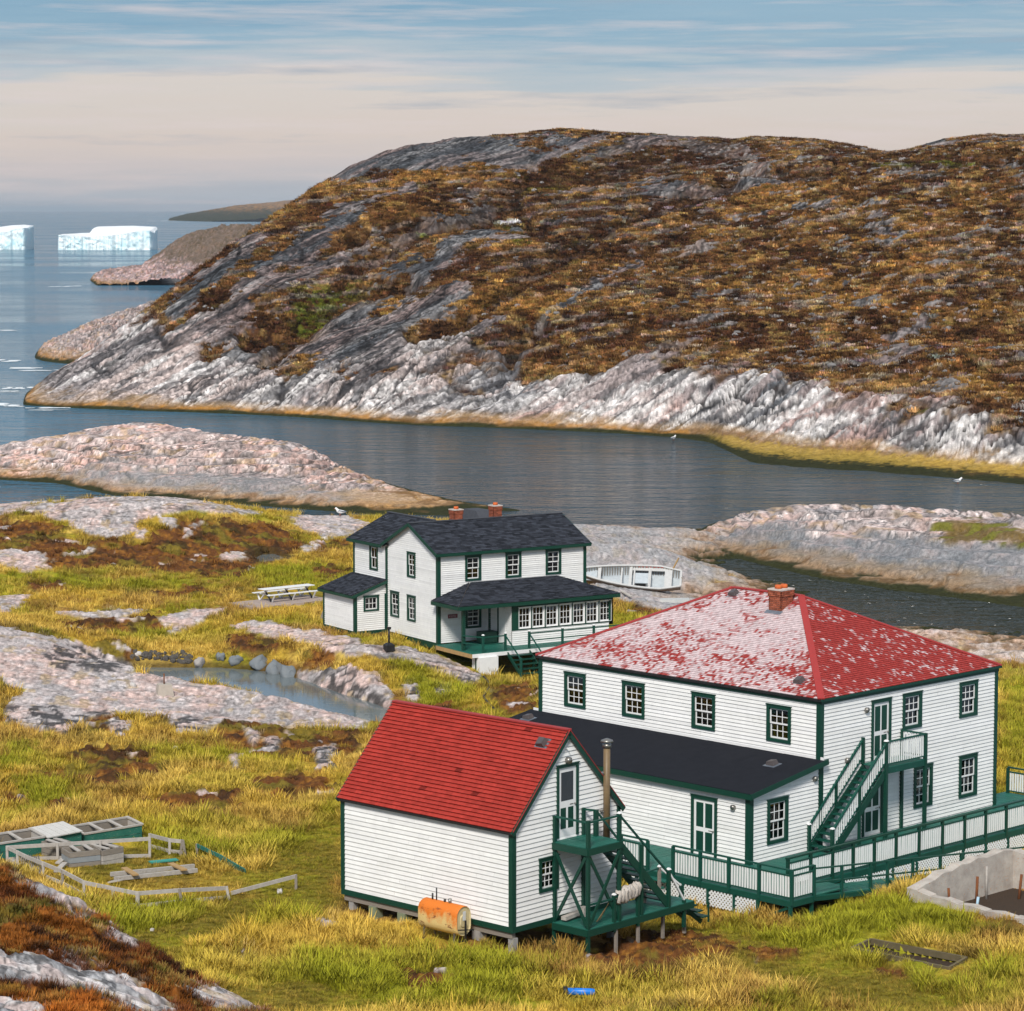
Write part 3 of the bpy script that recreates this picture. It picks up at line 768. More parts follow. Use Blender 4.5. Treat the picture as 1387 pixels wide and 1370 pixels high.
def islet(name, lines, ta0, ta1, nx, y0, y1, ny, seed, col, la, lb, deg, amp, pink, tide=0.0, heath=None, mat='terrain', dark=.7, ends=None, orange=.8, terr=.8):
    ta = np.linspace(ta0, ta1, nx); y = np.linspace(y0, y1, ny)
    Z, YK, ZK = lines_field(lines, ta, y)
    Y, TA = np.meshgrid(y, ta, indexing='ij'); X = Y * TA
    n1 = fbm(X * .12, Y * .12, 4, seed) - .5; n2 = fbm(X * .6, Y * .6, 4, seed + 3) - .5
    Q = np.maximum(Z, -1) * 1.3 + .16 * Y + n1 * .8
    h, cr_ = slabs(X, Q, deg, la * .6, lb * .42, seed + 7)
    h2, cr2 = slabs(X, Q, deg + 8, la * .22, lb * .16, seed + 9)
    if ends is not None:
        Z = Z - 3.0 * (1 - sstep(0, .012, TA - ends[0])) - 3.0 * (1 - sstep(0, .012, ends[1] - TA))
    m = sstep(-.3, 1.0, Z)
    Z = Z + m * (h * amp + h2 * amp * .25 + n1 * amp * 1.3 + n2 * amp * .18 - np.maximum(cr_, cr2 * .6) * amp * .35)
    T = .7; zz = Z / T + (fbm(X * .05, Y * .16, 4, seed + 31) - .5) * 2.2; fl = np.floor(zz); fr = zz - fl
    Zt = Z + (T * (sstep(.52, .98, fr) - fr)) * terr * m; riser = sstep(.50, .62, fr) * sstep(1.0, .86, fr) * m * terr
    Z = Zt; px, py = photo_px(X, Y, Z)
    c = rock_colour(X * .8, Q * 2.2, np.maximum(cr_, cr2 * .8), h, seed, pink, dark)
    c = c * np.array(col) * np.clip(1 + (fbm(X * 2.6, Q * 4, 2, seed + 41) - .5) * 1.2, .4, 1.6)[..., None]
    c = mixc(c, (.13, .125, .125), riser * .55 * sstep(.35, .6, fbm(X * .3, Y * .3, 3, seed + 33)))
    c = mixc(c, (.045, .042, .04), np.maximum(sstep(.40, .75, cr_), sstep(.45, .8, cr2)) * .55)
    if heath is not None: c = heath(c, px, py, n1, n2, Z)
    c = tide_colour(c, Z * tide, fbm(X * .5, Y * .5, 3, seed + 11), 0.0, orange)
    return grid_mesh(name, X, Y, Z, c, M[mat])
SEA = lambda pts: [(a, b, None) for a, b in pts]
# pale islet on the near side of the channel
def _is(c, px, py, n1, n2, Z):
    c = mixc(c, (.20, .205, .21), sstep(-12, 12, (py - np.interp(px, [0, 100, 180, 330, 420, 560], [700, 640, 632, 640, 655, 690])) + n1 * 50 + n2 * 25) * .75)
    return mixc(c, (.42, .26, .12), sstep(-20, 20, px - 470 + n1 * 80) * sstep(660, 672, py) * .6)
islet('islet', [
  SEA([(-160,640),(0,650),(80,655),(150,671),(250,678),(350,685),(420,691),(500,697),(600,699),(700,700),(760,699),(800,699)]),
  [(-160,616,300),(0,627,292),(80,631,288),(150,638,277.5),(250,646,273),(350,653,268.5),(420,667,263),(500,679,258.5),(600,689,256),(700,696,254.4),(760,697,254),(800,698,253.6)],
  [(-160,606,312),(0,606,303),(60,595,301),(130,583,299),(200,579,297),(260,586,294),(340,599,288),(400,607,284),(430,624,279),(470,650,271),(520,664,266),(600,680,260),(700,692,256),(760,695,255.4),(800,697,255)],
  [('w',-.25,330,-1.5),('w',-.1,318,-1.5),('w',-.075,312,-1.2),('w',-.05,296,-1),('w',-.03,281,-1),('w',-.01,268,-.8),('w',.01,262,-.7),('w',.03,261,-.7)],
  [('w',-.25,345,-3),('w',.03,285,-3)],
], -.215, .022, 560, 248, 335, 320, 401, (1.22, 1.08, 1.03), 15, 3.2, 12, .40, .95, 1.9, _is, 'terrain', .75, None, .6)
# grey and pink rock on the right
def _rr(c, px, py, n1, n2, Z):
    c = mixc(c, (.165, .18, .195), sstep(-8, 12, (py - np.interp(px, [970, 1060, 1150, 1250, 1387], [716, 716, 712, 722, 735])) + n1 * 60 + n2 * 25) * .75)
    c = mixc(c, (.20, .145, .085), sstep(-7, 7, (py - np.interp(px, [970, 1060, 1150, 1250, 1387], [735, 738, 752, 770, 790])) + n2 * 22) * .55)
    g = np.maximum(poly_sd(px, py, [(1275,700),(1330,700),(1400,722),(1400,742),(1340,735),(1290,742),(1265,730)], 2.) , -60)
    g = sstep(-6, 10, g + n1 * 40 + n2 * 40)
    return mixc(mixc(c, (.13, .085, .022), g * .9), (.14, .15, .02), g * sstep(.0, .1, n2) * .7)
islet('rock_shelf', [
  SEA([(880,738),(940,745),(1000,757),(1060,772),(1120,786),(1200,798),(1300,811),(1387,823),(1520,838)]),
  [(880,737.5,232),(940,737,230),(1000,732,225.5),(1060,744,218.5),(1120,756,212.5),(1200,768,207.5),(1300,780,202.5),(1387,790,198.5),(1520,804,192)],
  [(880,735,235),(940,722,236),(1000,703,232),(1060,706,225),(1120,717,219),(1200,727,214),(1300,738,209),(1387,747,205),(1520,760,198)],
  [(880,734,240),(940,722,240),(974,707,237),(1012,696,234),(1075,689,230.5),(1146,687,226.5),(1251,689,222),(1321,697,218),(1387,702,214),(1520,712,207)],
  [('w',.04,256,-1),('w',.09,252,-1.),('w',.13,246,-1),('w',.25,238,-1)],
  [('w',.04,272,-3),('w',.25,262,-3)],
], .052, .218, 460, 186, 266, 320, 501, (1.08, 1.0, .97), 14, 3.4, 14, .42, .75, 1.5, _rr, 'terrain', .95, None, .30)
islet('rock_point', [
  SEA([(-40,486),(25,486),(80,492),(140,498),(200,500),(330,500)]),
  [(-40,486.3,521),(25,485,523),(60,474,523),(100,462,522),(140,452,521),(200,438,520),(330,425,520)],
  [(-40,487,535),(25,486,536),(60,468,540),(100,449,545),(140,432,548),(200,413,552),(245,404,555),(330,392,560)],
  [('w',-.19,560,-3),('w',-.165,575,-3),('w',-.15,600,-3),('w',-.09,620,-3)],
], -.188, -.092, 260, 500, 610, 110, 601, (1.0, .92, .9), 12, 3, 60, .8, .9, 1.0, None, 'hill', .7, (-.1745, .3))
def _hl(c, px, py, n1, n2, Z):
    return mixc(c, (.10, .075, .045), sstep(-14, 10, (np.interp(px, [100, 200, 260, 345], [360, 352, 356, 362]) - py) + n1 * 40) * .8)
islet('headland', [
  SEA([(80,388),(98,388),(150,389),(250,389.5),(330,390),(480,390)]),
  [(80,388,1045),(98,387.3,1045),(150,378,1045),(200,370,1045),(250,364,1045),(330,360,1045),(480,360,1045)],
  [(80,388.2,1100),(98,387.6,1100),(130,372,1100),(160,364,1100),(195,360,1100),(215,345,1105),(240,328,1110),(265,314,1110),(300,308,1115),(345,305,1120),(480,300,1130)],
  [('w',-.17,1260,-9),('w',-.04,1260,-9)],
], -.163, -.05, 260, 1015, 1200, 110, 701, (1.0, .82, .82), 26, 6, 60, 1.6, .8, 1.1, _hl, 'hill', .7, (-.1545, .3))
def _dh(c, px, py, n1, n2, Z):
    c = np.ones(c.shape) * np.array((.028, .045, .085)); return mixc(c, (.085, .080, .12), sstep(.0, .2, n1 + n2) * .6)  # blue of the hazy air put into the land's colour
islet('distant_hills', [
  SEA([(200,300.5),(222,299),(300,301),(420,302),(520,302)]),
  [(200,300.6,7700),(222,298.5,7700),(250,291,7750),(285,285,7800),(320,279,7800),(360,275.5,7800),(395,272,7850),(520,262,7900)],
  [('w',-.135,9000,-60),('w',-.03,9000,-60)],
], -.13, -.045, 160, 6000, 8800, 70, 801, (.5, .5, .5), 90, 40, 30, 3., .3, .02, _dh, 'far_land', .2)

# ------------------------------------------------------------------ the rough slope in the near corner
def build_slope():
    lines = [
      [(-400,1560,36),(150,1560,36),(500,1560,37),(900,1560,40)],
      [(-400,1300,50),(0,1290,50),(60,1305,50),(120,1325,50),(180,1350,50),(240,1378,50),(320,1405,50),(500,1460,50)],
      [(-400,1110,58),(-100,1150,58),(0,1182,58),(60,1203,58),(120,1238,57.6),(180,1275,57.2),(240,1318,56.8),(300,1348,56.4),(350,1372,56),(420,1400,56),(600,1450,56)],
      [('w',-.3,61,13.),('w',-.18,61,11.6),('w',-.12,60.5,8.6),('w',-.09,60,7.2),('w',-.04,60,5.4)],
      [('w',-.3,66,6),('w',-.18,66,5.5),('w',-.04,66,4.0)],
    ]
    ta = np.linspace(-.265, -.055, 520); y = np.linspace(37, 65.5, 420)
    Z, YK, ZK = lines_field(lines, ta, y)
    Y, TA = np.meshgrid(y, ta, indexing='ij'); X = Y * TA
    px, py = photo_px(X, Y, Z)
    nb = fbm(X * .7, Y * .7, 4, 903) - .5; nf = fbm(X * 2.6, Y * 2.6, 4, 905) - .5; nd = fbm(X * 9, Y * 9, 3, 907) - .5
    rock = np.zeros(X.shape)
    for P in [[(-60,1292),(0,1296),(52,1302),(114,1316),(166,1330),(194,1352),(225,1378),(176,1372),(156,1354),(104,1337),(0,1327),(-60,1330)],[(-60,1350),(10,1352),(50,1362),(55,1380),(-60,1390)],
              [(30,1192),(60,1204),(120,1240),(110,1248),(60,1216)],[(150,1262),(182,1276),(176,1284),(150,1272)],[(260,1345),(320,1352),(345,1372),(290,1364)]]:
        rock = np.maximum(rock, sstep(-5, 5, poly_sd(px, py, P, 1.6) + nb * 40 + nf * 36 + nd * 14))
    h, crack = slabs(X, Y, 20, 1.6, .6, 911)
    Z = Z + (1 - rock) * (nb * .45 + nf * .42 + nd * .22) + rock * (h * .32 + nf * .1)
    c = np.ones(X.shape + (3,)) * np.array((.11, .036, .012))
    c = mixc(c, (.19, .066, .013), sstep(.47, .62, fbm(X * .5, Y * .5, 3, 921) + nf * .4))
    c = mixc(c, (.035, .017, .010), sstep(.52, .62, fbm(X * 1.8, Y * 1.8, 3, 923) + nd * .4) * .9)
    c = mixc(c, (.24, .17, .045), sstep(.60, .70, fbm(X * 2.2, Y * 2.2, 3, 925) + nd * .2) * .7)
    c = mixc(c, (.085, .085, .014), sstep(.58, .68, fbm(X * .9, Y * .9, 3, 927)) * .7)
    c = mixc(c, (.30, .085, .012), sstep(-10, 20, py - np.interp(px, [0, 100, 200, 340], [1332, 1345, 1380, 1400]) + nb * 30) * sstep(.3, .6, nf + .5) * .8)
    rc = rock_colour(X * 1.6, Y * 1.6, crack, h, 930, .3, .9)
    c = c * (1 - rock[..., None]) + rc * rock[..., None]
    grid_mesh('near_slope', X, Y, Z, c, M['terrain'])
    return dict(X=X, Y=Y, Z=Z, rock=rock, c=c)
SL = build_slope()
# ------------------------------------------------------------------ mesh builder
class MB:
    def __init__(s):
        s.v = []; s.f = []; s.c = []; s.sm = []
    def quad(s, a, b, c, d, col=None, smooth=False):
        n = len(s.v); s.v += [tuple(a), tuple(b), tuple(c), tuple(d)]; s.f.append((n, n + 1, n + 2, n + 3)); s.c.append(col); s.sm.append(smooth)
    def poly(s, pts, col=None):
        n = len(s.v); s.v += [tuple(p) for p in pts]; s.f.append(tuple(range(n, n + len(pts)))); s.c.append(col); s.sm.append(False)
    def hexa(s, p, col=None):
        """8 corners: bottom 0-3 counter-clockwise, top 4-7"""
        n = len(s.v); s.v += [tuple(q) for q in p]
        for f in ((3, 2, 1, 0), (4, 5, 6, 7), (0, 1, 5, 4), (1, 2, 6, 5), (2, 3, 7, 6), (3, 0, 4, 7)):
            s.f.append(tuple(n + i for i in f)); s.c.append(col); s.sm.append(False)
        return s
    def box(s, x0, x1, y0, y1, z0, z1, col=None):
        if x0 > x1: x0, x1 = x1, x0
        if y0 > y1: y0, y1 = y1, y0
        if z0 > z1: z0, z1 = z1, z0
        return s.hexa([(x0, y0, z0), (x1, y0, z0), (x1, y1, z0), (x0, y1, z0), (x0, y0, z1), (x1, y0, z1), (x1, y1, z1), (x0, y1, z1)], col)
    def beam(s, a, b, w, h=None, up=(0, 0, 1), col=None):
        """square timber from a to b, w wide, h deep (along up)"""
        h = h or w
        a = Vector(a); b = Vector(b); d = (b - a).normalized(); u = Vector(up)
        if abs(d.dot(u)) > .98: u = Vector((1, 0, 0))
        x = d.cross(u).normalized() * (w / 2); y = x.cross(d).normalized() * (h / 2)
        return s.hexa([a - x - y, a + x - y, a + x + y, a - x + y, b - x - y, b + x - y, b + x + y, b - x + y], col)
    def tube(s, pts, r, n=8, col=None, caps=True):
        pts = [Vector(p) for p in pts]; rs = r if isinstance(r, (list, tuple)) else [r] * len(pts)
        base = len(s.v); ref = None
        for i, p in enumerate(pts):
            d = (pts[min(i + 1, len(pts) - 1)] - pts[max(i - 1, 0)]).normalized()
            u = Vector((0, 0, 1)) if abs(d.z) < .95 else Vector((1, 0, 0))
            x = d.cross(u).normalized(); y = d.cross(x)
            for k in range(n):
                a = 2 * math.pi * k / n
                s.v.append(tuple(p + (x * math.cos(a) + y * math.sin(a)) * rs[i]))
        for i in range(len(pts) - 1):
            for k in range(n):
                a = base + i * n + k; b = base + i * n + (k + 1) % n
                s.f.append((a, b, b + n, a + n)); s.c.append(col); s.sm.append(True)
        if caps:
            s.f.append(tuple(base + k for k in range(n))[::-1]); s.c.append(col); s.sm.append(False)
            s.f.append(tuple(base + (len(pts) - 1) * n + k for k in range(n))); s.c.append(col); s.sm.append(False)
        return s
    def data(s, name, mat):
        me = bpy.data.meshes.new(name)
        me.from_pydata(s.v, [], s.f)
        me.polygons.foreach_set('use_smooth', s.sm)
        if any(c is not None for c in s.c):
            a = me.attributes.new('tint', 'FLOAT_COLOR', 'CORNER'); arr = []
            for f, c in zip(s.f, s.c):
                arr += list((c or (1, 1, 1)) + (1.0,)) * len(f)
            a.data.foreach_set('color', np.array(arr, np.float32))
        me.materials.append(mat); me.update()
        return me
    def build(s, name, mat, parent=None, kind=None, loc=None, rot=None):
        return link(name, s.data(name, mat), parent, loc, rot, kind)

GREEN_P = lin('#01533d'); WHITE_P = (.78, .78, .77)
M['siding'] = tinted('white_clapboard_paint', .55, .9, .07, .0, .01, None, .35)
M['white'] = painted('white_trim_paint', (.80, .80, .79), (.72, .72, .72), .45, 4, .6)
M['green'] = painted('dark_green_paint', (.0035, .040, .025), (.006, .052, .034), .45, 3, .8, (.02, .12, .09), .72)
M['deck_green'] = painted('worn_green_deck_paint', (.007, .080, .056), (.018, .145, .108), .55, 1.6, .9, (.25, .33, .30), .64, 0, (1, 1, 1))
M['teal'] = painted('weathered_green_rail_paint', (.004, .050, .034), (.007, .078, .056), .5, 2, .9, (.015, .20, .16), .64)
M['picket'] = painted('white_picket_paint', (.78, .79, .78), (.70, .73, .72), .55, 6, .8, (.10, .42, .38), .78)
M['shingle'] = tinted('roof_shingles', .9, 9, .22, .35, .01, 40, .06)
M['tar'] = painted('black_roll_roofing', (.009, .010, .014), (.016, .018, .024), .9, 2.5, .9, (.07, .07, .08), .80, .25, (1, 1, 1), .12)
M['brick'] = tinted('chimney_brick', .85, 14, .3, .3, .01)
M['metal'] = painted('weathered_metal', (.30, .29, .27), (.20, .19, .17), .35, 6, .8)
M['metal'].node_tree.nodes['Principled BSDF'].inputs['Metallic'].default_value = .7
M['pipe'] = painted('stained_stovepipe', (.22, .15, .075), (.13, .09, .05), .45, 5, .9, (.35, .30, .22), .66)
M['darkbox'] = painted('grey_vent_cowl', (.07, .06, .06), (.10, .085, .085), .5, 6)
M['flash'] = painted('lead_flashing', (.10, .12, .15), (.14, .16, .19), .5, 4)
M['wood'] = painted('weathered_grey_timber', (.30, .265, .225), (.17, .145, .12), .85, 5, .9, (.14, .12, .10), .64, .3, (1, 1, 6))
M['oldwood'] = painted('bleached_board', (.50, .47, .43), (.30, .27, .24), .85, 6, .9, (.16, .14, .12), .63, .3)
M['rawwood'] = painted('fresh_timber', (.42, .27, .11), (.34, .21, .09), .75, 4)
M['greypier'] = painted('concrete_pier', (.36, .35, .33), (.26, .25, .24), .9, 5, .8, None, .6, .3)
M['mossypier'] = painted('algae_stained_pier', (.15, .19, .10), (.22, .24, .17), .9, 4, .8, None, .6, .3)
M['black'] = painted('black_paint', (.014, .014, .015), (.022, .022, .022), .45, 3)
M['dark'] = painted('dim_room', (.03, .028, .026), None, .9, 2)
M['curtain'] = painted('pale_curtain', (.58, .66, .80), (.42, .50, .66), .9, 9, .9, None, .6, 0, (1, 1, .2))
M['blind'] = painted('blue_white_blind', (.52, .64, .82), (.44, .56, .76), .8, 3)
M['pink'] = painted('pink_flower_pot', (.75, .15, .35), None, .6, 3)
def glass():
    m, t, p = material('window_glass')
    t.nodes.remove(p)
    o = t.nodes['Material Output']
    tr = nnode(t, 'ShaderNodeBsdfTransparent'); tr.inputs[0].default_value = (.62, .64, .64, 1)
    gl = nnode(t, 'ShaderNodeBsdfGlossy'); gl.inputs['Roughness'].default_value = .03
    fr = nnode(t, 'ShaderNodeFresnel'); fr.inputs[0].default_value = 1.5
    n = noise_n(t, 2.5, 2, .5, objvec(t)); b = nnode(t, 'ShaderNodeBump'); b.inputs['Strength'].default_value = .05; b.inputs['Distance'].default_value = .02
    t.links.new(n, b.inputs['Height']); t.links.new(b.outputs[0], gl.inputs['Normal'])
    mx = nnode(t, 'ShaderNodeMixShader')
    t.links.new(maprange(t, fr.outputs[0], 0, 1, .015, .95), mx.inputs[0]); t.links.new(tr.outputs[0], mx.inputs[1]); t.links.new(gl.outputs[0], mx.inputs[2])
    t.links.new(mx.outputs[0], o.inputs['Surface'])
    return m
M['glass'] = glass()

# ------------------------------------------------------------------ walls of lapped boards with openings
class Wall:
    """vertical wall in a building's frame: start point, direction of s, outward normal"""
    def __init__(w, root, o, s, n):
        w.root = root; w.o = Vector(o); w.s = Vector(s).normalized(); w.n = Vector(n).normalized()
        w.m = Matrix(((w.s.x, -w.n.x, 0, w.o.x), (w.s.y, -w.n.y, 0, w.o.y), (0, 0, 1, w.o.z), (0, 0, 0, 1)))
    def p(w, s, z, out=0.0):
        q = w.o + w.s * s + w.n * out; return (q.x, q.y, w.o.z + z)
    def place(w, name, me, s, z, out=0.0, parent=None):
        """object whose local x runs along the wall, y goes in, z up"""
        o = bpy.data.objects.new(name, me); COL.objects.link(o); o.parent = parent or w.root
        m = w.m.copy(); q = w.p(s, z, out); m.translation = q
        o.matrix_local = m
        return o
    def siding(w, mb, s0, s1, z0, z1, opens=(), expo=.14, prof=None, rs=random.Random(3), groove=None):
        """prof(z) -> (s_start, s_end) for gables; opens [(s0, s1, z0, z1)]"""
        z = z0
        prof = prof or (lambda q: (s0, s1)); groove = groove or expo * .11
        while z < z1 - 1e-4:
            zt = min(z + expo, z1)
            cuts = sorted({z, zt} | {q for o in opens for q in (o[2], o[3]) if z < q < zt})
            jit = rs.uniform(-.002, .002)
            for za, zb in zip(cuts[:-1], cuts[1:]):
                zm = (za + zb) / 2
                a0, b0 = prof(za); a1, b1 = prof(zb)
                if b0 - a0 < .01: continue
                blocks = sorted((o[0], o[1]) for o in opens if o[2] < zm < o[3])
                segs = []; cur = None
                edges = [None] + [q for b in blocks for q in b] + [None]
                for k in range(0, len(edges), 2): segs.append((edges[k], edges[k + 1]))
                oa = .036 - .031 * (za - z) / expo + jit; ob = .036 - .031 * (zb - z) / expo + jit
                for l, r in segs:
                    la, lb_ = (a0, a1) if l is None else (l, l); ra, rb = (b0, b1) if r is None else (r, r)
                    if ra - la < .004: continue
                    cuts_s = [la]; sx = la + rs.uniform(1.0, 4.2)
                    while sx < min(ra, rb if r is None else ra) - .6 and l is not None or (l is None and sx < min(ra, rb) - .6):
                        if sx > max(la, lb_) + .3: cuts_s.append(sx)
                        sx += rs.uniform(2.4, 4.4)
                    cuts_s.append(ra)
                    for q0, q1 in zip(cuts_s[:-1], cuts_s[1:]):
                        t0_, t1_ = (lb_ if q0 == la else q0), (rb if q1 == ra else q1)
                        q1g = q1 - (.004 if q1 != ra else 0); t1g = t1_ - (.004 if q1 != ra else 0)
                        k = rs.uniform(.93, 1.02); col = (.80 * k, .797 * k, .785 * k * rs.uniform(.985, 1.0))
                        if rs.random() < .04: col = tuple(x * .92 for x in col)
                        if zb >= zt - 1e-6 and zb - za > groove * 1.5:
                            zg = zb - groove; fg = (zg - za) / (zb - za); og = oa + (ob - oa) * fg
                            lg, rg_ = q0 + (t0_ - q0) * fg, q1g + (t1g - q1g) * fg
                            mb.quad(w.p(q0, za, oa), w.p(q1g, za, oa), w.p(rg_, zg, og), w.p(lg, zg, og), col)
                            mb.quad(w.p(lg, zg, og), w.p(rg_, zg, og), w.p(t1g, zb, -.05), w.p(t0_, zb, -.05), col)
                        else: mb.quad(w.p(q0, za, oa), w.p(q1g, za, oa), w.p(t1g, zb, ob), w.p(t0_, zb, ob), col)
                    if za == z: mb.quad(w.p(la, za, -.05), w.p(ra, za, -.05), w.p(ra, za, oa), w.p(la, za, oa), (.78, .78, .77))
            z = zt
    def board(w, name, s0, s1, z0, z1, out=.052, mat='green', back=0.0, parent=None):
        me = MB(); me.box(s0, s1, -out, -back, z0, z1)
        return w.place(name, me.data(name, M[mat]), 0, 0, 0, parent)

_cache = {}
def cached(key, fn):
    if key not in _cache: _cache[key] = fn()
    return _cache[key]
def window(w, s0, s1, z0, z1, cols=3, rows=4, cw=.13, mat='green', curtain=None, meeting=True, label=None, sash_w=.055):
    """double-hung window in an opening: casing > two sashes, pane, curtain"""
    W = s1 - s0; Hh = z1 - z0; key = (round(W, 2), round(Hh, 2), cols, rows, cw, mat, meeting)
    def cas():
        b = MB()
        b.box(0, cw, -.068, .10, 0, Hh); b.box(W - cw, W, -.068, .10, 0, Hh); b.box(cw, W - cw, -.068, .10, Hh - cw, Hh); b.box(cw, W - cw, -.068, .10, 0, cw * .9)
        b.box(-.03, W + .03, -.095, -.005, Hh, Hh + .025)
        return b.data('window', M[mat])
    o = w.place('window', cached(('cas',) + key, cas), s0, z0)
    if label: o['label'] = label
    x0, x1, y0, y1 = cw, W - cw, cw * .9, Hh - cw
    zm = (y0 + y1) / 2
    def sash(za, zb, dy, nr):
        def f():
            b = MB(); t = sash_w
            b.box(x0, x0 + t, dy, dy + .035, za, zb); b.box(x1 - t, x1, dy, dy + .035, za, zb)
            b.box(x0 + t, x1 - t, dy, dy + .035, za, za + t * 1.1); b.box(x0 + t, x1 - t, dy, dy + .035, zb - t * .9, zb)
            for k in range(1, cols):
                x = x0 + t + (x1 - x0 - 2 * t) * k / cols; b.box(x - .014, x + .014, dy + .005, dy + .03, za + t, zb - t)
            for k in range(1, nr):
                z = za + t + (zb - za - 2 * t) * k / nr; b.box(x0 + t, x1 - t, dy + .007, dy + .028, z - .014, z + .014)
            return b.data('sash', M['white'])
        return f
    parts = [(zm - .02, y1, .0, rows // 2), (y0, zm + .02, .037, rows - rows // 2)] if meeting else [(y0, y1, .0, rows)]
    for i, (a, b_, dy, nr) in enumerate(parts):
        q = link('sash', cached(('sash', i) + key, sash(a, b_, dy, nr)), o)
    def pane():
        b = MB(); b.quad((x0, .055, y0), (x1, .055, y0), (x1, .055, y1), (x0, .055, y1)); return b.data('pane', M['glass'])
    if meeting:
        def pane():
            b = MB()
            b.box(x0 + .02, x1 - .02, .016, .020, zm, y1 - .02); b.box(x0 + .02, x1 - .02, .053, .057, y0 + .02, zm)
            return b.data('pane', M['glass'])
    link('pane', cached(('pane',) + key, pane), o)
    if curtain:
        kind, fr = curtain
        b = MB(); n = 14
        if kind == 'blind': b.box(x0 - .02, x1 + .02, .16, .17, y1 - (y1 - y0) * fr, y1)
        else:
            spans = {'left': [(x0, x0 + (x1 - x0) * .55)], 'pair': [(x0, x0 + (x1 - x0) * .3), (x1 - (x1 - x0) * .3, x1)], 'full': [(x0, x1)]}[kind]
            for si, (a, c) in enumerate(spans):
                if si: b.build('curtain', M['curtain'], o); b = MB()
                for k in range(n):
                    u0 = a + (c - a) * k / n; u1 = a + (c - a) * (k + 1) / n
                    d0 = .18 + .025 * math.sin(k * 2.1); d1 = .18 + .025 * math.sin((k + 1) * 2.1)
                    zl = y1 - (y1 - y0) * fr
                    b.quad((u0, d0, zl), (u1, d1, zl), (u1, d1, y1), (u0, d0, y1), None, True)
        b.build('curtain', M['blind' if kind == 'blind' else 'curtain'], o)
    # the dim room behind
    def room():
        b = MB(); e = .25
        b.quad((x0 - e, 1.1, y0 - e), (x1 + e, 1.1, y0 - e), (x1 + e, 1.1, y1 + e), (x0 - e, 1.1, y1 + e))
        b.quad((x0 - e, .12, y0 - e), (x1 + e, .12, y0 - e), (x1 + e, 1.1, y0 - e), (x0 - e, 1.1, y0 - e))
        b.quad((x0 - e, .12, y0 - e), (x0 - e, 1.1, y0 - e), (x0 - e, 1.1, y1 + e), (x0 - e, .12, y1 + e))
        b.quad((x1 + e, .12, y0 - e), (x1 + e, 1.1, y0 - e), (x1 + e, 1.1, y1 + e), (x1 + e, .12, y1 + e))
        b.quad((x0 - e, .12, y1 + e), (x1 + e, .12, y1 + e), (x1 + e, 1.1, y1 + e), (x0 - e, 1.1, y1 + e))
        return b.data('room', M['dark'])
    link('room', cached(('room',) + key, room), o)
    return o
def op(s0, s1, z0, z1, e=.04):
    return (s0 + e, s1 - e, z0 + e, z1 - e)
def door(w, s0, s1, z0, z1, cw=.12, panels='green4', label=None):
    W = s1 - s0; Hh = z1 - z0
    b = MB(); x0, x1, y1 = cw, W - cw, Hh - cw
    b.box(x0, x1, -.02, .03, 0.02, y1)
    leaf = w.place('door', b.data('door', M['white']), s0, z0)
    if label: leaf['label'] = label
    c = MB(); c.box(0, cw, -.068, .08, 0, Hh); c.box(W - cw, W, -.068, .08, 0, Hh); c.box(cw, W - cw, -.068, .08, Hh - cw, Hh); c.box(-.03, W + .03, -.095, -.005, Hh, Hh + .025)
    c.build('casing', M['green'], leaf)
    w_ = x1 - x0; hh = y1
    if panels == 'green4':
        rects = [(x0 + .11 * w_ + k * .43 * w_, x0 + .11 * w_ + k * .43 * w_ + .34 * w_, a, b_) for k in (0, 1) for a, b_ in ((.06 * hh + .02, .42 * hh), (.50 * hh, .94 * hh))]
    else:
        rects = [(x0 + .13 * w_ + k * .42 * w_, x0 + .13 * w_ + k * .42 * w_ + .30 * w_, .12 * hh, .42 * hh) for k in (0, 1)]
    for r in rects:
        q = MB(); q.box(r[0], r[1], -.026, -.018, r[2], r[3]); q.build('panel', M['green'], leaf)
    if panels != 'green4':
        q = MB(); q.box(x0 + .16 * w_, x0 + .84 * w_, -.026, -.019, .52 * hh, .93 * hh); q.build('pane', M['glassdark'], leaf)
    h = MB(); h.tube([(x1 - .07, -.03, hh * .455), (x1 - .07, -.08, hh * .455)], .03, 8); h.box(x1 - .30, x1 - .13, -.028, -.021, hh * .448, hh * .462); h.build('handle', M['metal'], leaf)
    return leaf
M['glassdark'] = painted('dark_door_glass', (.02, .022, .024), (.035, .036, .036), .05, 2, .8, None, .6, 0, (1, 1, 1), .6)

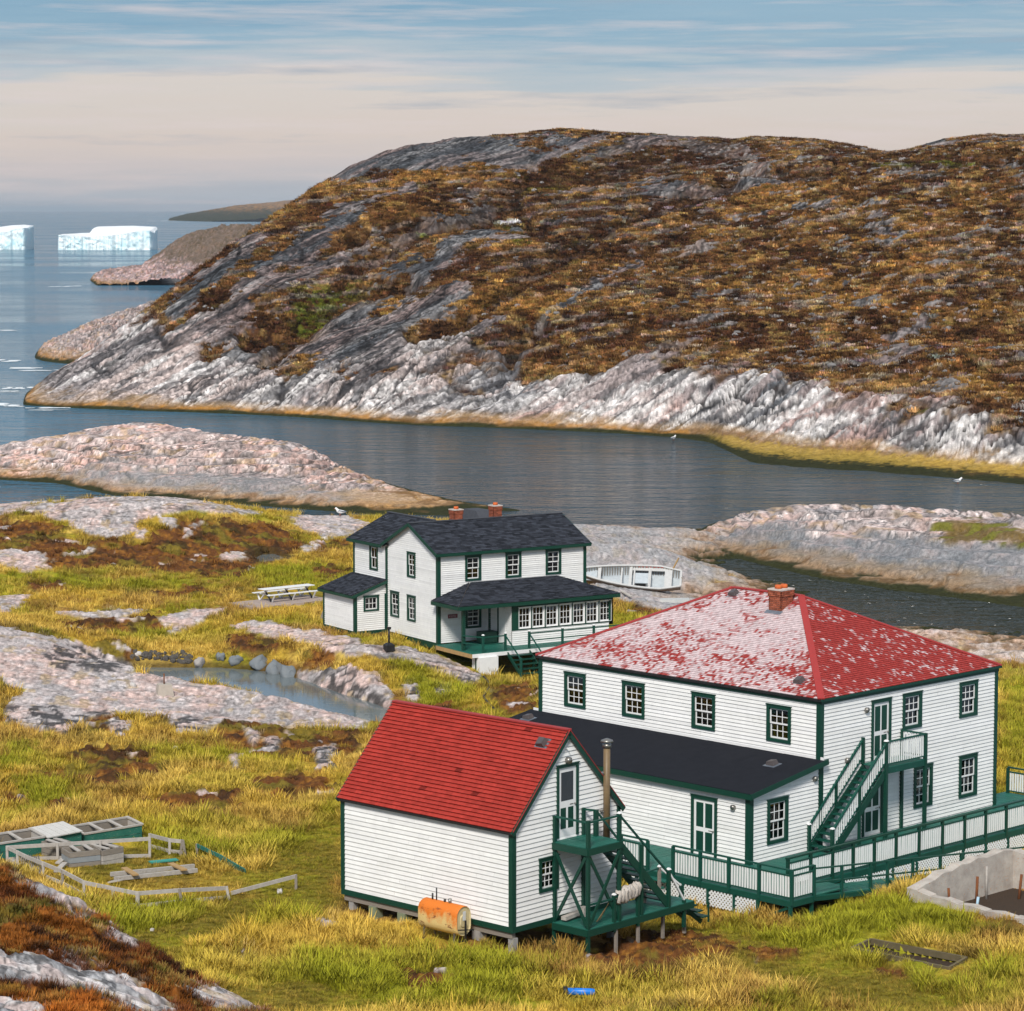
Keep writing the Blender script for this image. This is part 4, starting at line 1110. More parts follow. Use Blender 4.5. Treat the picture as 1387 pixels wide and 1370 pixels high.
# ------------------------------------------------------------------ roofs of single shingles
def shingle_slope(root, o, s, t, span, length, expo, tabw, colour, name='shingles', lift=.03, thick=.022, seed=1, mat='shingle'):
    """o: eave start; s: unit along eave; t: unit up the slope; span(t)->(a,b) along s; colour(s,t,rnd)->rgb"""
    R = random.Random(seed); s = Vector(s); t = Vector(t); o = Vector(o); n = s.cross(t)
    if n.z < 0: n = -n
    mb = MB(); k = 0; tt = 0.0
    def P(a, b, h): return o + s * a + t * b + n * h
    while tt < length - .01:
        t1 = min(tt + expo, length)
        a0, b0 = span(tt); a1, b1 = span(t1)
        off = (k * .37 % 1) * tabw + R.uniform(-.05, .05)
        x = a0 - off
        while x < b0:
            xa, xb = max(x, a0), min(x + tabw, b0)
            if xb - xa > .02:
                ua, ub = max(min(xa, b1), a1), max(min(xb, b1), a1)
                lo = lift + thick + R.uniform(-.003, .003)
                c = colour((xa + xb) / 2, (tt + t1) / 2, R)
                mb.quad(P(xa, tt, lo), P(xb, tt, lo), P(ub, t1, lift), P(ua, t1, lift), c)
                mb.quad(P(xa, tt, lift - .012), P(xb, tt, lift - .012), P(xb, tt, lo), P(xa, tt, lo), tuple(q * .8 for q in c))
            x += tabw
        tt = t1; k += 1
    mb.build(name, M[mat], root, 'stuff')
    d = MB()
    a0, b0 = span(0); a1, b1 = span(length)
    d.poly([P(a0, 0, lift - .014), P(b0, 0, lift - .014), P(b1, length, lift - .014), P(a1, length, lift - .014)])
    d.poly([P(a0, 0, -.04), P(a1, length, -.04), P(b1, length, -.04), P(b0, 0, -.04)])
    d.build('roof_deck', M['wood'], root)
def grey_shingle(a, b, R):
    q = R.uniform(.5, 1.5); return (.036 * q, .040 * q, .051 * q)
def red_shingle(a, b, R):
    q = R.uniform(.86, 1.12)
    if R.random() < .012: q *= .5
    return (.35 * q, .040 * q, .030 * q)
def cap(root, a, b, mat, w=.16, h=.05, name='ridge_cap', up=(0, 0, 1)):
    return MB().beam(a, b, w, h, up).build(name, M[mat], root)
M['redcap'] = painted('red_ridge_metal', (.36, .035, .03), (.30, .03, .028), .6, 4, .8, (.45, .10, .09), .7)
M['greycap'] = painted('grey_ridge_shingle', (.045, .048, .058), (.06, .064, .075), .85, 5)
def chimney(root, x, y, z0, z1, wx, wy, mat='brick', pots=1, capc=(.60, .55, .52)):
    R = random.Random(int(x * 31) + 5)
    mb = MB(); z = z0; k = 0; bh, bl = .075, .215; m = .012
    core = MB(); core.box(x - wx / 2 + .02, x + wx / 2 - .02, y - wy / 2 + .02, y + wy / 2 - .02, z0, z1 - .06)
    c = core.build('chimney', M['mortar'], root)
    while z < z1 - .12:
        ends = z > z1 - .34
        ov = .03 if ends else 0.0
        for ax in (0, 1):
            for sg in (-1, 1):
                Lh = (wx if ax == 0 else wy) / 2 + ov; p = -Lh - (bl / 2 if (k + ax) % 2 else 0)
                while p < Lh - .01:
                    a, b = max(p, -Lh), min(p + bl - m, Lh); p += bl
                    if b - a < .03: continue
                    q = R.uniform(.65, 1.25); col = (.30 * q, .085 * q, .045 * q)
                    if ax == 0:
                        f = y + sg * (wy / 2 + ov); mb.box(x + a, x + b, f - sg * .05, f, z, z + bh - m, col)
                    else:
                        f = x + sg * (wx / 2 + ov); mb.box(f - sg * .05, f, y + a, y + b, z, z + bh - m, col)
        z += bh; k += 1
    mb.build('brickwork', M['brick'], c, 'stuff')
    MB().box(x - wx / 2 - .04, x + wx / 2 + .04, y - wy / 2 - .04, y + wy / 2 + .04, z, z + .06).build('chimney_cap', M['capstone'], c)
    for i in range(pots):
        dx = (i - (pots - 1) / 2) * .34
        MB().tube([(x + dx, y, z + .06), (x + dx, y, z + .20)], [.15, .13], 10).build('chimney_pot', M['clay'], c)
    return c
M['mortar'] = painted('mortar', (.45, .38, .33), None, .9, 5)
M['capstone'] = painted('whitened_cap', (.58, .54, .50), (.45, .35, .3), .9, 6)
M['clay'] = painted('orange_clay', (.62, .14, .03), (.5, .1, .03), .8, 5)
def vent(root, loc, rot, label=None):
    b = MB(); b.box(-.24, .24, -.26, .26, .0, .02)
    o = b.build('roof_vent', M['flash'], root, None, loc, rot)
    c = MB(); c.hexa([(-.16, -.18, .03), (.16, -.18, .03), (.16, .18, .03), (-.16, .18, .03), (-.12, -.13, .20), (.12, -.13, .20), (.14, .16, .15), (-.14, .16, .15)]); c.build('cowl', M['darkbox'], o)
    return o
def frame_root(x, y, z, th, name, label, cat):
    return empty(name, (x, y, z), th, label, cat)

# ================================================================== the big house with the hipped red roof
BT = .781
HB = frame_root(11.21, 102.72, 3.78, BT, 'house', 'large two-storey white clapboard house with peeling red hipped roof and brick chimney', 'house')
W_, L_, E_, H_ = 10.81, 14.32, 3.90, 5.50
wl = Wall(HB, (0, L_, 0), (0, -1, 0), (-1, 0, 0))       # long side, s = L - v
wr = Wall(HB, (0, 0, 0), (1, 0, 0), (0, -1, 0))         # side with the stairs, s = u
wb = Wall(HB, (W_, 0, 0), (0, 1, 0), (1, 0, 0)); wf = Wall(HB, (W_, L_, 0), (-1, 0, 0), (0, 1, 0))
WINL = [(L_ - b, L_ - a) for a, b in ((11.78, 12.94), (8.64, 9.81), (5.04, 6.21), (1.35, 2.51))]
zl0, zl1 = 3.66, 5.03
mb = MB()
wl.siding(mb, 0, L_, 3.0, H_, [op(a, b, zl0, zl1) for a, b in WINL])
WINR = [(4.83, 6.0, 3.73, 5.10), (8.38, 9.53, 3.74, 5.11), (8.42, 9.58, .60, 2.23), (5.58, 6.73, .62, 2.22)]
wr.siding(mb, 0, W_, -.1, H_, [op(*q) for q in WINR] + [op(2.95, 4.12, 2.83, 5.08), op(2.45, 3.68, .02, 2.27)])
wb.siding(mb, 0, L_, -.1, H_); wf.siding(mb, 0, W_, -.1, H_)
mb.build('clapboard_wall', M['siding'], HB, 'stuff')
cur = [('pair', .3), ('left', .95), ('blind', .5), ('blind', .2)]
for (a, b), c in zip(WINL, cur):
    wn_ = window(wl, a, b, zl0, zl1, curtain=c)
    if c == ('blind', .5): MB().tube([(.50, .14, .13), (.50, .14, .24)], [.05, .09], 8).build('flower_pot', M['pink'], wn_)
for i, q in enumerate(WINR): window(wr, *q, curtain=('left', .9) if i == 3 else ('pair', 1.0) if i == 2 else ('pair', .8) if i == 1 else ('blind', .18))
door(wr, 2.95, 4.12, 2.83, 5.08, label='upper door with four green panels beside the landing')
door(wr, 2.45, 3.68, .02, 2.27, label='ground floor door with four green panels under the stairs')
for w, s in ((wl, (0, L_)), (wr, (0, W_)), (wb, (0, L_)), (wf, (0, W_))):
    z0 = 3.0 if w is wl else -.1
    w.board('corner_board', s[0] - .0515, s[0] + .15, z0, H_ - .2); w.board('corner_board', s[1] - .15, s[1] + .051, z0, H_ - .2)
    w.board('fascia', s[0] - .07, s[1] + .07, H_ - .2, H_ + .02, .07)
# roof
OV, RZ = .13, 2.66
sl = math.atan2(RZ, W_ / 2 + OV * 0)
tl = (W_ / 2 + OV) / math.cos(sl)
ze = H_ - OV * math.tan(sl) + .06
def peel(seed, base, soft, wn_=.5, rj=.24):
    """shingle whose red granules have weathered to pinkish white, more or less far"""
    def f(a, b, R):
        n = float(fbm(np.array([a * .5]), np.array([b * .8]), 3, seed)[0]); m = float(fbm(np.array([a * 2.3]), np.array([b * 3.6]), 3, seed + 7)[0])
        k = (n * wn_ + m * (1 - wn_) + R.uniform(-rj, rj) - base) / soft + .5; k = min(1, max(0, k)); q = R.uniform(.85, 1.12)
        return tuple((r * (1 - k) + w * k) * q for r, w in zip((.32, .045, .04), (.58, .47, .475)))
    return f
def left_peel(a, b, R):
    base = .345 + .09 * sstep(3.6, 1.0, np.array(b)) * sstep(2.0, 7.0, np.array(a)) + .10 * sstep(4.6, 6.0, np.array(b)) - .07 * sstep(5.5, 8.5, np.array(a)) * sstep(1.5, 3.2, np.array(b)) + .05 * sstep(6, 1, np.array(a)) * sstep(2.2, 4, np.array(b))
    return peel(61, float(base), .24)(a, b, R)
def right_peel(a, b, R):
    return peel(67, .84 - .07 * (b > 4.2) + .02 * (a < 5), .22, .35, .36)(a, b, R)
cs, sn = math.cos(sl), math.sin(sl)
hyp = tl
shingle_slope(HB, (-OV, L_ + OV, ze), (0, -1, 0), (cs, 0, sn), lambda t: (t * cs, L_ + 2 * OV - t * cs), hyp, .118, .12, left_peel, seed=2)
shingle_slope(HB, (-OV, -OV, ze), (1, 0, 0), (0, cs, sn), lambda t: (t * cs, W_ + 2 * OV - t * cs), hyp, .118, .10, right_peel, seed=3)
shingle_slope(HB, (W_ + OV, -OV, ze), (0, 1, 0), (-cs, 0, sn), lambda t: (t * cs, L_ + 2 * OV - t * cs), hyp, .25, .6, left_peel, seed=4)
shingle_slope(HB, (W_ + OV, L_ + OV, ze), (-1, 0, 0), (0, -cs, sn), lambda t: (t * cs, W_ + 2 * OV - t * cs), hyp, .25, .6, right_peel, seed=5)
zr = ze + hyp * sn + .05; hx = W_ / 2
ra, rb = (hx, hx, zr), (hx, L_ - hx, zr)
for c0, r0 in (((-OV, -OV), ra), ((W_ + OV, -OV), ra), ((-OV, L_ + OV), rb), ((W_ + OV, L_ + OV), rb)):
    cap(HB, (c0[0], c0[1], ze + .05), r0, 'redcap', .26, .05, 'hip_cap')
cap(HB, ra, rb, 'redcap', .24, .05)
for w, s in ((wl, (0, L_)), (wr, (0, W_)), (wb, (0, L_)), (wf, (0, W_))):
    b = MB(); b.box(s[0] - OV - .02, s[1] + OV + .02, -OV - .025, -OV + .0, ze - .075, ze + .02); w.place('eave_board', b.data('eave_board', M['black'] if w is wl else M['green']), 0, 0)
    b = MB(); b.box(s[0] - OV + .0, s[1] + OV - .0, -OV + .002, -.0, ze - .075, ze - .055); w.place('soffit', b.data('soffit', M['green']), 0, 0)
chimney(HB, hx - .74, 5.80, H_ + 1.6, zr + .32, .74, .62, pots=2)
fb = MB(); fb.hexa([(hx - 1.3, 5.4, H_ + 2.04), (hx - 1.1, 5.4, H_ + 2.14), (hx - 1.1, 6.2, H_ + 2.14), (hx - 1.3, 6.2, H_ + 2.04), (hx - 1.3, 5.4, H_ + 2.13), (hx - 1.1, 5.4, H_ + 2.25), (hx - 1.1, 6.2, H_ + 2.25), (hx - 1.3, 6.2, H_ + 2.13)]); fb.build('flashing', M['flash'], HB)
for u, v in ((5.0, 8.5), (.62, 1.5)):
    vent(HB, (u, v, H_ + .05 + u * math.tan(sl) + .03), (0, -sl, 0))
# extension with the flat-pitched black roof
zx0, zx1 = 2.58, 3.20
we = Wall(HB, (-E_, L_ + .25, 0), (0, -1, 0), (-1, 0, 0)); LE = L_ + .25
wer = Wall(HB, (-E_, 0, 0), (1, 0, 0), (0, -1, 0)); wel = Wall(HB, (0, LE, 0), (-1, 0, 0), (0, 1, 0))
mb = MB()
dz0, dz1 = .02, 2.17
we.siding(mb, 0, LE, -.4, zx0, [op(LE - 2.74, LE - 1.50, dz0, dz1)])
slope_top = lambda q: (max(0, (q - zx0) / (zx1 - zx0) * E_), E_)
wer.siding(mb, 0, E_, -.4, zx1, [op(.92, 2.07, .58, 2.20)], prof=slope_top)
wel.siding(mb, 0, E_, -.4, zx1, [], prof=lambda q: (0, E_ - max(0, (q - zx0) / (zx1 - zx0) * E_)))
mb.build('clapboard_wall', M['siding'], HB, 'stuff')
window(wer, .92, 2.07, .58, 2.20, curtain=('pair', 1.0))
door(we, LE - 2.74, LE - 1.50, dz0, dz1, label='extension door with four green panels facing the deck')
we.board('corner_board', LE - .17, LE + .051, -.4, zx0 - .02); wer.board('corner_board', -.0515, .15, -.4, zx0 - .02); we.board('corner_board', -.03, .15, -.4, zx0 - .02)
wer.board('corner_board', E_ - .10, E_ + .05, -.4, zx1 - .1, .055)
ang = math.atan2(zx1 - zx0, E_); 
def rt_(u, v, h): return (u, v, zx1 + u * math.tan(ang) + h)
b = MB(); x0 = -E_ - .22
pts = [(x0, -.25), (.0, -.25), (.0, LE + .25), (x0, LE + .25)]
nseg = 16
for k in range(nseg):
    v0 = -.25 + (LE + .5) * k / nseg; v1 = -.25 + (LE + .5) * (k + 1) / nseg
    b.hexa([rt_(x0, v0, .02), rt_(0, v0, .02), rt_(0, v1, .02), rt_(x0, v1, .02), rt_(x0, v0, .075 + .004 * (k % 2)), rt_(0, v0, .075 + .004 * (k % 2)), rt_(0, v1 + .02, .078 + .004 * (k % 2)), rt_(x0, v1 + .02, .078 + .004 * (k % 2))])
b.build('roll_roof', M['tar'], HB)
MB().beam(rt_(x0 + .02, -.25, -.05), rt_(x0 + .02, LE + .25, -.05), .05, .2).build('fascia', M['green'], HB)
MB().beam(rt_(x0, -.235, -.03), rt_(.2, -.235, -.03), .06, .2).build('rake_board', M['green'], HB)
MB().beam(rt_(x0, LE + .235, -.03), rt_(0, LE + .235, -.03), .06, .2).build('rake_board', M['green'], HB)
MB().box(-.035, -.0, -.2, LE + .1, zx1 + .06, zx1 + .17).build('flashing', M['white'], HB)
for u, v in ((-1.25, 1.2), (-1.0, 14.0)):
    vent(HB, rt_(u, v, .08), (0, -ang, 0))
for w, s, z in ((we, LE - .72, 1.98), (wr, 1.5, 3.05 - .0), (wr, 2.62, 4.78), (wer, 3.55, 2.62)):
    b = MB(); b.tube([(0, -.01, 0), (0, -.10, 0), (0, -.14, -.02)], [.10, .11, .06], 10); q = w.place('wall_lamp', b.data('wall_lamp', M['metal']), s, z, .02)

# ------------------------------------------------------------------ railings
def post(root, p, h, w=.10, mat='teal', capm=None, name='post', z0=0.0):
    o = MB().box(p[0] - w / 2, p[0] + w / 2, p[1] - w / 2, p[1] + w / 2, p[2] + z0, p[2] + h).build(name, M[mat], root)
    if capm:
        MB().hexa([(p[0] - w * .62, p[1] - w * .62, p[2] + h), (p[0] + w * .62, p[1] - w * .62, p[2] + h), (p[0] + w * .62, p[1] + w * .62, p[2] + h), (p[0] - w * .62, p[1] + w * .62, p[2] + h),
                   (p[0] - w * .3, p[1] - w * .3, p[2] + h + .06), (p[0] + w * .3, p[1] - w * .3, p[2] + h + .06), (p[0] + w * .3, p[1] + w * .3, p[2] + h + .06), (p[0] - w * .3, p[1] + w * .3, p[2] + h + .06)]).build('post_cap', M[capm], o)
    return o
def rail(root, a, b, w=.06, h=.06, mat='teal', name='rail'):
    return MB().beam(a, b, w, h).build(name, M[mat], root)
def pickets(root, a, b, z0, z1, step=.115, w=.066, t=.03, mat='picket', zslope=0.0, name='balusters', seed=0):
    R = random.Random(seed); a = Vector(a); b = Vector(b); d = (b - a); n = max(1, int(Vector((d.x, d.y, 0)).length / step)); mb = MB()
    e = Vector((d.x, d.y, 0)).normalized(); q = Vector((-e.y, e.x, 0))
    for k in range(n):
        c = a + d * ((k + .5) / n); j = R.uniform(-.012, .012)
        p = [c - e * w / 2 - q * t / 2, c + e * w / 2 - q * t / 2, c + e * w / 2 + q * t / 2, c - e * w / 2 + q * t / 2]
        mb.hexa([(v.x, v.y, v.z + z0) for v in p] + [(v.x + e.x * j, v.y + e.y * j, v.z + z1) for v in p])
    return mb.build(name, M[mat], root, 'stuff')
def boards(root, x0, x1, y0, y1, z, along='x', w=.14, mat='deck_green', name='deck_boards', t=.04, zfun=None, seed=1):
    R = random.Random(seed); mb = MB(); lo, hi = (y0, y1) if along == 'x' else (x0, x1); p = lo
    while p < hi - .02:
        q = min(p + w - .008, hi); dz = R.uniform(-.004, .004)
        if along == 'x': c = [(x0, p), (x1, p), (x1, q), (x0, q)]
        else: c = [(p, y0), (q, y0), (q, y1), (p, y1)]
        zf = zfun or (lambda a, b: z)
        mb.hexa([(a, b, zf(a, b) - t + dz) for a, b in c] + [(a, b, zf(a, b) + dz) for a, b in c]); p += w
    return mb.build(name, M[mat], root, 'stuff')
def lattice(root, a, b, zt0, zb0, zt1, zb1, step=.15, w=.055, name='lattice'):
    """white diagonal lattice between ground points a and b; top and bottom heights at both ends"""
    a = Vector((a[0], a[1], 0)); b = Vector((b[0], b[1], 0)); d = (b - a).length; e = (b - a) / d; q = Vector((-e.y, e.x, 0)); mb = MB()
    for sg, off in ((1, .0), (-1, .012)):
        k = -20
        while k * step < d + 3:
            s0 = k * step; k += 1
            # line s = s0 + sg*(z - zref)
            pts = []
            N = 24
            zlo = min(zb0, zb1); zhi = max(zt0, zt1)
            run = []
            for i in range(N + 1):
                z = zlo + (zhi - zlo) * i / N; s = s0 + sg * (z - zlo) if sg > 0 else s0 - (z - zlo)
                f = s / d
                ok = 0 <= f <= 1 and (zb0 + (zb1 - zb0) * f) <= z <= (zt0 + (zt1 - zt0) * f)
                if ok: run.append((s, z))
            if len(run) > 1:
                (sa, za), (sb, zb_) = run[0], run[-1]
                A = a + e * sa + q * off; B = a + e * sb + q * off
                mb.beam((A.x, A.y, za), (B.x, B.y, zb_), w, .01, q)
    mb.build(name, M['picket'], root, 'stuff')

# ------------------------------------------------------------------ deck, walk and ramp round the big house
RP = frame_root(11.21, 102.72, 3.78, BT, 'access_ramp', 'green timber deck and long ramp with white pickets and lattice beside the large house', 'ramp')
UF, VO, VI = -6.97, -4.50, -3.20
boards(RP, UF, -E_ - .04, VO, 7.0, 0, 'x', seed=4)                                     # deck in front of the extension
boards(RP, -E_ + .0, 13.2, VI, -.05, 0, 'y', seed=5, name='deck_boards')                # level walk along the stair side
RE = 8.6; drop = 1.42
def rz(u): return -max(0, (u + 5.8)) / (RE + 5.8) * drop
boards(RP, -5.8, RE, VO, VI - .02, 0, 'y', zfun=lambda a, b: rz(a), seed=6, name='ramp_boards')
boards(RP, -E_ - .04, -E_ + .0, VI, -.05, 0, 'y', seed=7)
rail(RP, (UF, VO, -.12), (UF, 7, -.12), .05, .2, 'teal', 'skirt_board'); rail(RP, (UF, VO, -.12), (-5.8, VO, -.12), .05, .2, 'teal', 'skirt_board')
rail(RP, (-5.8, VO, -.12), (RE, VO, rz(RE) - .12), .05, .16, 'teal', 'skirt_board'); rail(RP, (-5.6, VI, -.14), (13.2, VI, -.14), .05, .22, 'teal', 'skirt_board')
# outer rail along the front: posts, rails, pickets
fp = [.88, -.39, -1.7, -3.06, VO]
for v in fp: post(RP, (UF, v, 0), 1.03, .10, 'teal', None, 'post', -.15)
for a, b in zip(fp[:-1], fp[1:]):
    rail(RP, (UF, a, 1.05), (UF, b, 1.05), .09, .05); rail(RP, (UF, a - .05, .86), (UF, b + .05, .86), .05, .05); rail(RP, (UF, a - .05, .10), (UF, b + .05, .10), .05, .05)
    pickets(RP, (UF, a - .08, 0), (UF, b + .08, 0), .10, .86, seed=int(a * 9) + 20)
fp2 = [3.37, 2.08]
for v in (4.9, 3.37, 2.08): post(RP, (UF, v, 0), 1.03, .10, 'teal', None, 'post', -.15)
for a, b in ((4.9, 3.37), (3.37, 2.08)):
    rail(RP, (UF, a, 1.05), (UF, b, 1.05), .09, .05); rail(RP, (UF, a, .10), (UF, b, .10), .05, .05); rail(RP, (UF, a, .86), (UF, b, .86), .05, .05); pickets(RP, (UF, a - .08, 0), (UF, b + .08, 0), .10, .86, seed=33)
# landing end
post(RP, (-5.8, VO, 0), 1.06, .10, 'teal', None, 'post', -.15)
rail(RP, (UF, VO, 1.05), (-5.8, VO, 1.05), .09, .05); rail(RP, (UF, VO, .86), (-5.8, VO, .86), .05, .05); rail(RP, (UF, VO, .10), (-5.8, VO, .10), .05, .05)
pickets(RP, (UF + .08, VO, 0), (-5.88, VO, 0), .10, .86, seed=41)
# ramp rail: two bars
rp = [-5.8, -4.3, -2.7, -1.75, -.3, 1.3, 2.55, 4.0, 5.5, 7.0, 8.55]
for u in rp[1:]: post(RP, (u, VO, rz(u)), .92, .09, 'teal', None, 'post', -.15)
for h in (.93, .45): rail(RP, (-5.8, VO, h), (RE, VO, h + rz(RE)), .07, .05)
# rail between walk and ramp
ip = [-5.62, -4.4, -3.2, -2.05, -.85, .4, 1.75, 3.15, 4.5, 5.8, 7.1, 8.4, 9.7, 11.0, 12.3]
for u in ip: post(RP, (u, VI, 0), 1.0, .10, 'green', None, 'post', -.15)
rail(RP, (-5.7, VI, 1.04), (12.6, VI, 1.04), .12, .06, 'green')
for a, b in zip(ip[:-1], ip[1:]):
    rail(RP, (a + .05, VI, .86), (b - .05, VI, .86), .05, .05); rail(RP, (a + .05, VI, .10), (b - .05, VI, .10), .05, .05)
    pickets(RP, (a + .08, VI, 0), (b - .08, VI, 0), .10, .86, seed=int(a * 7) + 60)
# lattice skirts
for a, b in zip([-2.6, -1.2, .2, 1.6, 3.0, 4.4, 5.8, 7.2, 8.6], [-1.2, .2, 1.6, 3.0, 4.4, 5.8, 7.2, 8.6, 10.0]):
    lattice(RP, (a + .05, VI - .03), (b - .05, VI - .03), -.26, rz(a) - .05, -.26, rz(min(b, RE)) - .05)
    post(RP, (a, VI - .04, 0), -.26, .07, 'teal', None, 'skirt_post', rz(a) - .3)
for a, b in ((-3.0, -1.95), (-1.95, -.75), (-.75, .4), (.4, 1.6), (1.6, 2.9)):
    lattice(RP, (UF - .0, a + .05), (UF - .0, b - .05), -.24, -.80, -.24, -.80)
    post(RP, (UF, a, 0), -.2, .09, 'teal', None, 'skirt_post', -1.0)
for u, v in ((UF, VO + .05), (-5.8, VO + .1), (-6.0, -3.3), (UF, -3.02), (-3.9, VO + .1), (-1.5, VO + .1)):
    post(RP, (u, v, 0), -.2, .11, 'teal', None, 'leg', -1.15)
MB().beam((UF, -3.1, -.85), (UF, -4.3, -.28), .05, .09).build('brace', M['teal'], RP)
# far side rail behind the house
bp = [1.0, -.2, -1.4, -2.6, VI]
for v in bp: post(RP, (13.1, v, 0), 1.0, .10, 'green', None, 'post', -.1)
for a, b in zip(bp[:-1], bp[1:]):
    rail(RP, (13.1, a, 1.04), (13.1, b, 1.04), .1, .05, 'green'); rail(RP, (13.1, a, .86), (13.1, b, .86), .05, .05); rail(RP, (13.1, a, .10), (13.1, b, .10), .05, .05)
    pickets(RP, (13.1, a - .08, 0), (13.1, b + .08, 0), .10, .86, seed=int(a * 5) + 90)
boards(RP, W_ + .1, 13.2, -.03, 1.2, 0, 'y', seed=9)
# steps down from the gap in the front rail towards the small building
for k in range(3):
    MB().box(UF - .05 - .28 * (k + 1), UF - .05 - .28 * k, .98, 1.98, -.24 - .2 * k, -.19 - .2 * k).build('tread', M['deck_green'], RP)

# ------------------------------------------------------------------ outside stair to the upper door
ST = frame_root(11.21, 102.72, 3.78, BT, 'outside_stair', 'green wooden stair with white balusters rising to the upper door landing', 'staircase')
D_, zL = 1.15, 2.80
u0, u1, uL = -.66, 2.42, 4.78
boards(ST, u1, uL, -D_, -.04, zL, 'x', seed=12)
rail(ST, (u1, -D_, zL - .13), (uL, -D_, zL - .13), .05, .22, 'teal', 'joist'); rail(ST, (uL, -D_, zL - .13), (uL, -.04, zL - .13), .05, .22, 'teal', 'joist')
nst = 13
for k in range(nst):
    f = (k + .6) / nst; u = u0 + (u1 - u0) * f; z = zL * (k + 1) / (nst + 1)
    MB().box(u - .06, u + .22, -D_ + .05, -.09, z - .04, z).build('tread', M['teal'], ST)
for v in (-D_ + .02, -.07):
    MB().beam((u0 + .05, v, .02), (u1 + .1, v, zL - .1), .05, .26).build('stringer', M['green'], ST)
for v, cm in ((-D_, 'white'), (-.06, 'white')):
    post(ST, (u0, v, 0), .98, .12, 'green', cm); post(ST, (u1, v, zL), .98, .12, 'green', cm if v < -.5 else None, 'post', -zL + .02 if v < -.5 else 0)
    um = (u0 + u1) / 2; post(ST, (um, v, zL / 2), .92, .09, 'green', None, 'post', -zL / 2 + .02 if v < -.5 else -.2)
    rail(ST, (u0, v, .92), (u1, v, zL + .92), .09, .06, 'teal'); rail(ST, (u0, v, .26), (u1, v, zL + .26), .05, .05, 'teal')
    pickets(ST, (u0 + .08, v, .07), (u1 - .08, v, zL + .02), .20, .86, .125, .05, seed=7)
post(ST, (uL, -D_, zL), .98, .12, 'green', None, 'post', -zL + .02); post(ST, (uL, -.06, zL), .98, .12, 'green', None, 'post', -zL + .02)
rail(ST, (u1, -D_, zL + .95), (uL, -D_, zL + .95), .09, .05); rail(ST, (uL, -D_, zL + .95), (uL, -.06, zL + .95), .09, .05)
rail(ST, (u1, -D_, zL + .12), (uL, -D_, zL + .12), .05, .05); rail(ST, (uL, -D_, zL + .12), (uL, -.06, zL + .12), .05, .05)
pickets(ST, (u1 + .08, -D_, zL), (uL - .08, -D_, zL), .1, .93, .125, .05, seed=8); pickets(ST, (uL, -D_ + .08, zL), (uL, -.1, zL), .1, .93, .125, .05, seed=9)

# ================================================================== the shed with the red gabled roof
SH = frame_root(.013, 89.113, 4.094, .824, 'shed', 'small white clapboard building on piers with a plain red gabled roof', 'shed')
SW, SLn, SHt, SHa = 5.15, 7.75, 3.354, 6.12
a_ = math.atan2(SHa - SHt, SW / 2)
ws = Wall(SH, (0, SLn, 0), (0, -1, 0), (-1, 0, 0)); wg = Wall(SH, (0, 0, 0), (1, 0, 0), (0, -1, 0))
ws2 = Wall(SH, (SW, 0, 0), (0, 1, 0), (1, 0, 0)); wg2 = Wall(SH, (SW, SLn, 0), (-1, 0, 0), (0, 1, 0))
gab = lambda q: (max(0, (q - SHt) / math.tan(a_)), SW - max(0, (q - SHt) / math.tan(a_)))
mb = MB()
ws.siding(mb, 0, SLn, .19, SHt, expo=.152); ws2.siding(mb, 0, SLn, .19, SHt, expo=.152)
swin = (1.22, 2.14, 1.08, 2.19)
wg.siding(mb, 0, SW, .19, SHa, [op(*swin), op(2.06, 3.10, 2.72, 5.09)], prof=gab, expo=.152); wg2.siding(mb, 0, SW, .19, SHa, prof=gab, expo=.152)
mb.build('clapboard_wall', M['siding'], SH, 'stuff')
for w, Ln in ((ws, SLn), (wg, SW), (ws2, SLn), (wg2, SW)):
    w.board('base_board', -.0515 if w in (ws, ws2) else 0, Ln + (.0515 if w in (ws, ws2) else 0), 0, .19, .05)
    w.board('corner_board', -.0515, .12, .19, SHt, .053); w.board('corner_board', Ln - .12, Ln + .051, .19, SHt, .053)
window(wg, *swin, cols=3, rows=4, cw=.11, sash_w=.05)
door(wg, 2.06, 3.10, 2.72, 5.09, cw=.09, panels='half', label='upper door with dark glass above two green panels')
ov, og = .14, .12
cs, sn = math.cos(a_), math.sin(a_)
hyp = (SW / 2 + ov) / cs; ze = SHt - ov * math.tan(a_) + .06
shingle_slope(SH, (-ov, SLn + og, ze), (0, -1, 0), (cs, 0, sn), lambda t: (0, SLn + 2 * og), hyp, .148, .30, red_shingle, seed=21, thick=.055)
shingle_slope(SH, (SW + ov, -og, ze), (0, 1, 0), (-cs, 0, sn), lambda t: (0, SLn + 2 * og), hyp, .135, .30, red_shingle, seed=22)
zr = ze + hyp * sn
for v in (-og, SLn + og):
    for u in (-ov, SW + ov):
        MB().beam((u, v, ze - .06), (SW / 2, v, zr - .06), .05, .18, (0, 1, 0) if False else (0, 0, 1)).build('rake_board', M['green'], SH)
        MB().beam((u, v + (.02 if v < 0 else -.02), ze + .045), (SW / 2, v + (.02 if v < 0 else -.02), zr + .045), .13, .025).build('edge_cap', M['redcap'], SH)
cap(SH, (SW / 2, -og, zr + .05), (SW / 2, SLn + og, zr + .05), 'redcap', .22, .05)
MB().beam((-ov, -og, ze - .02), (-ov, SLn + og, ze - .02), .04, .09).build('eave_board', M['black'], SH)
vent(SH, (SW / 2 - .42 * cs * 1.6, .62, zr - .42 * sn * 1.6 + .06), (0, -a_, 0))
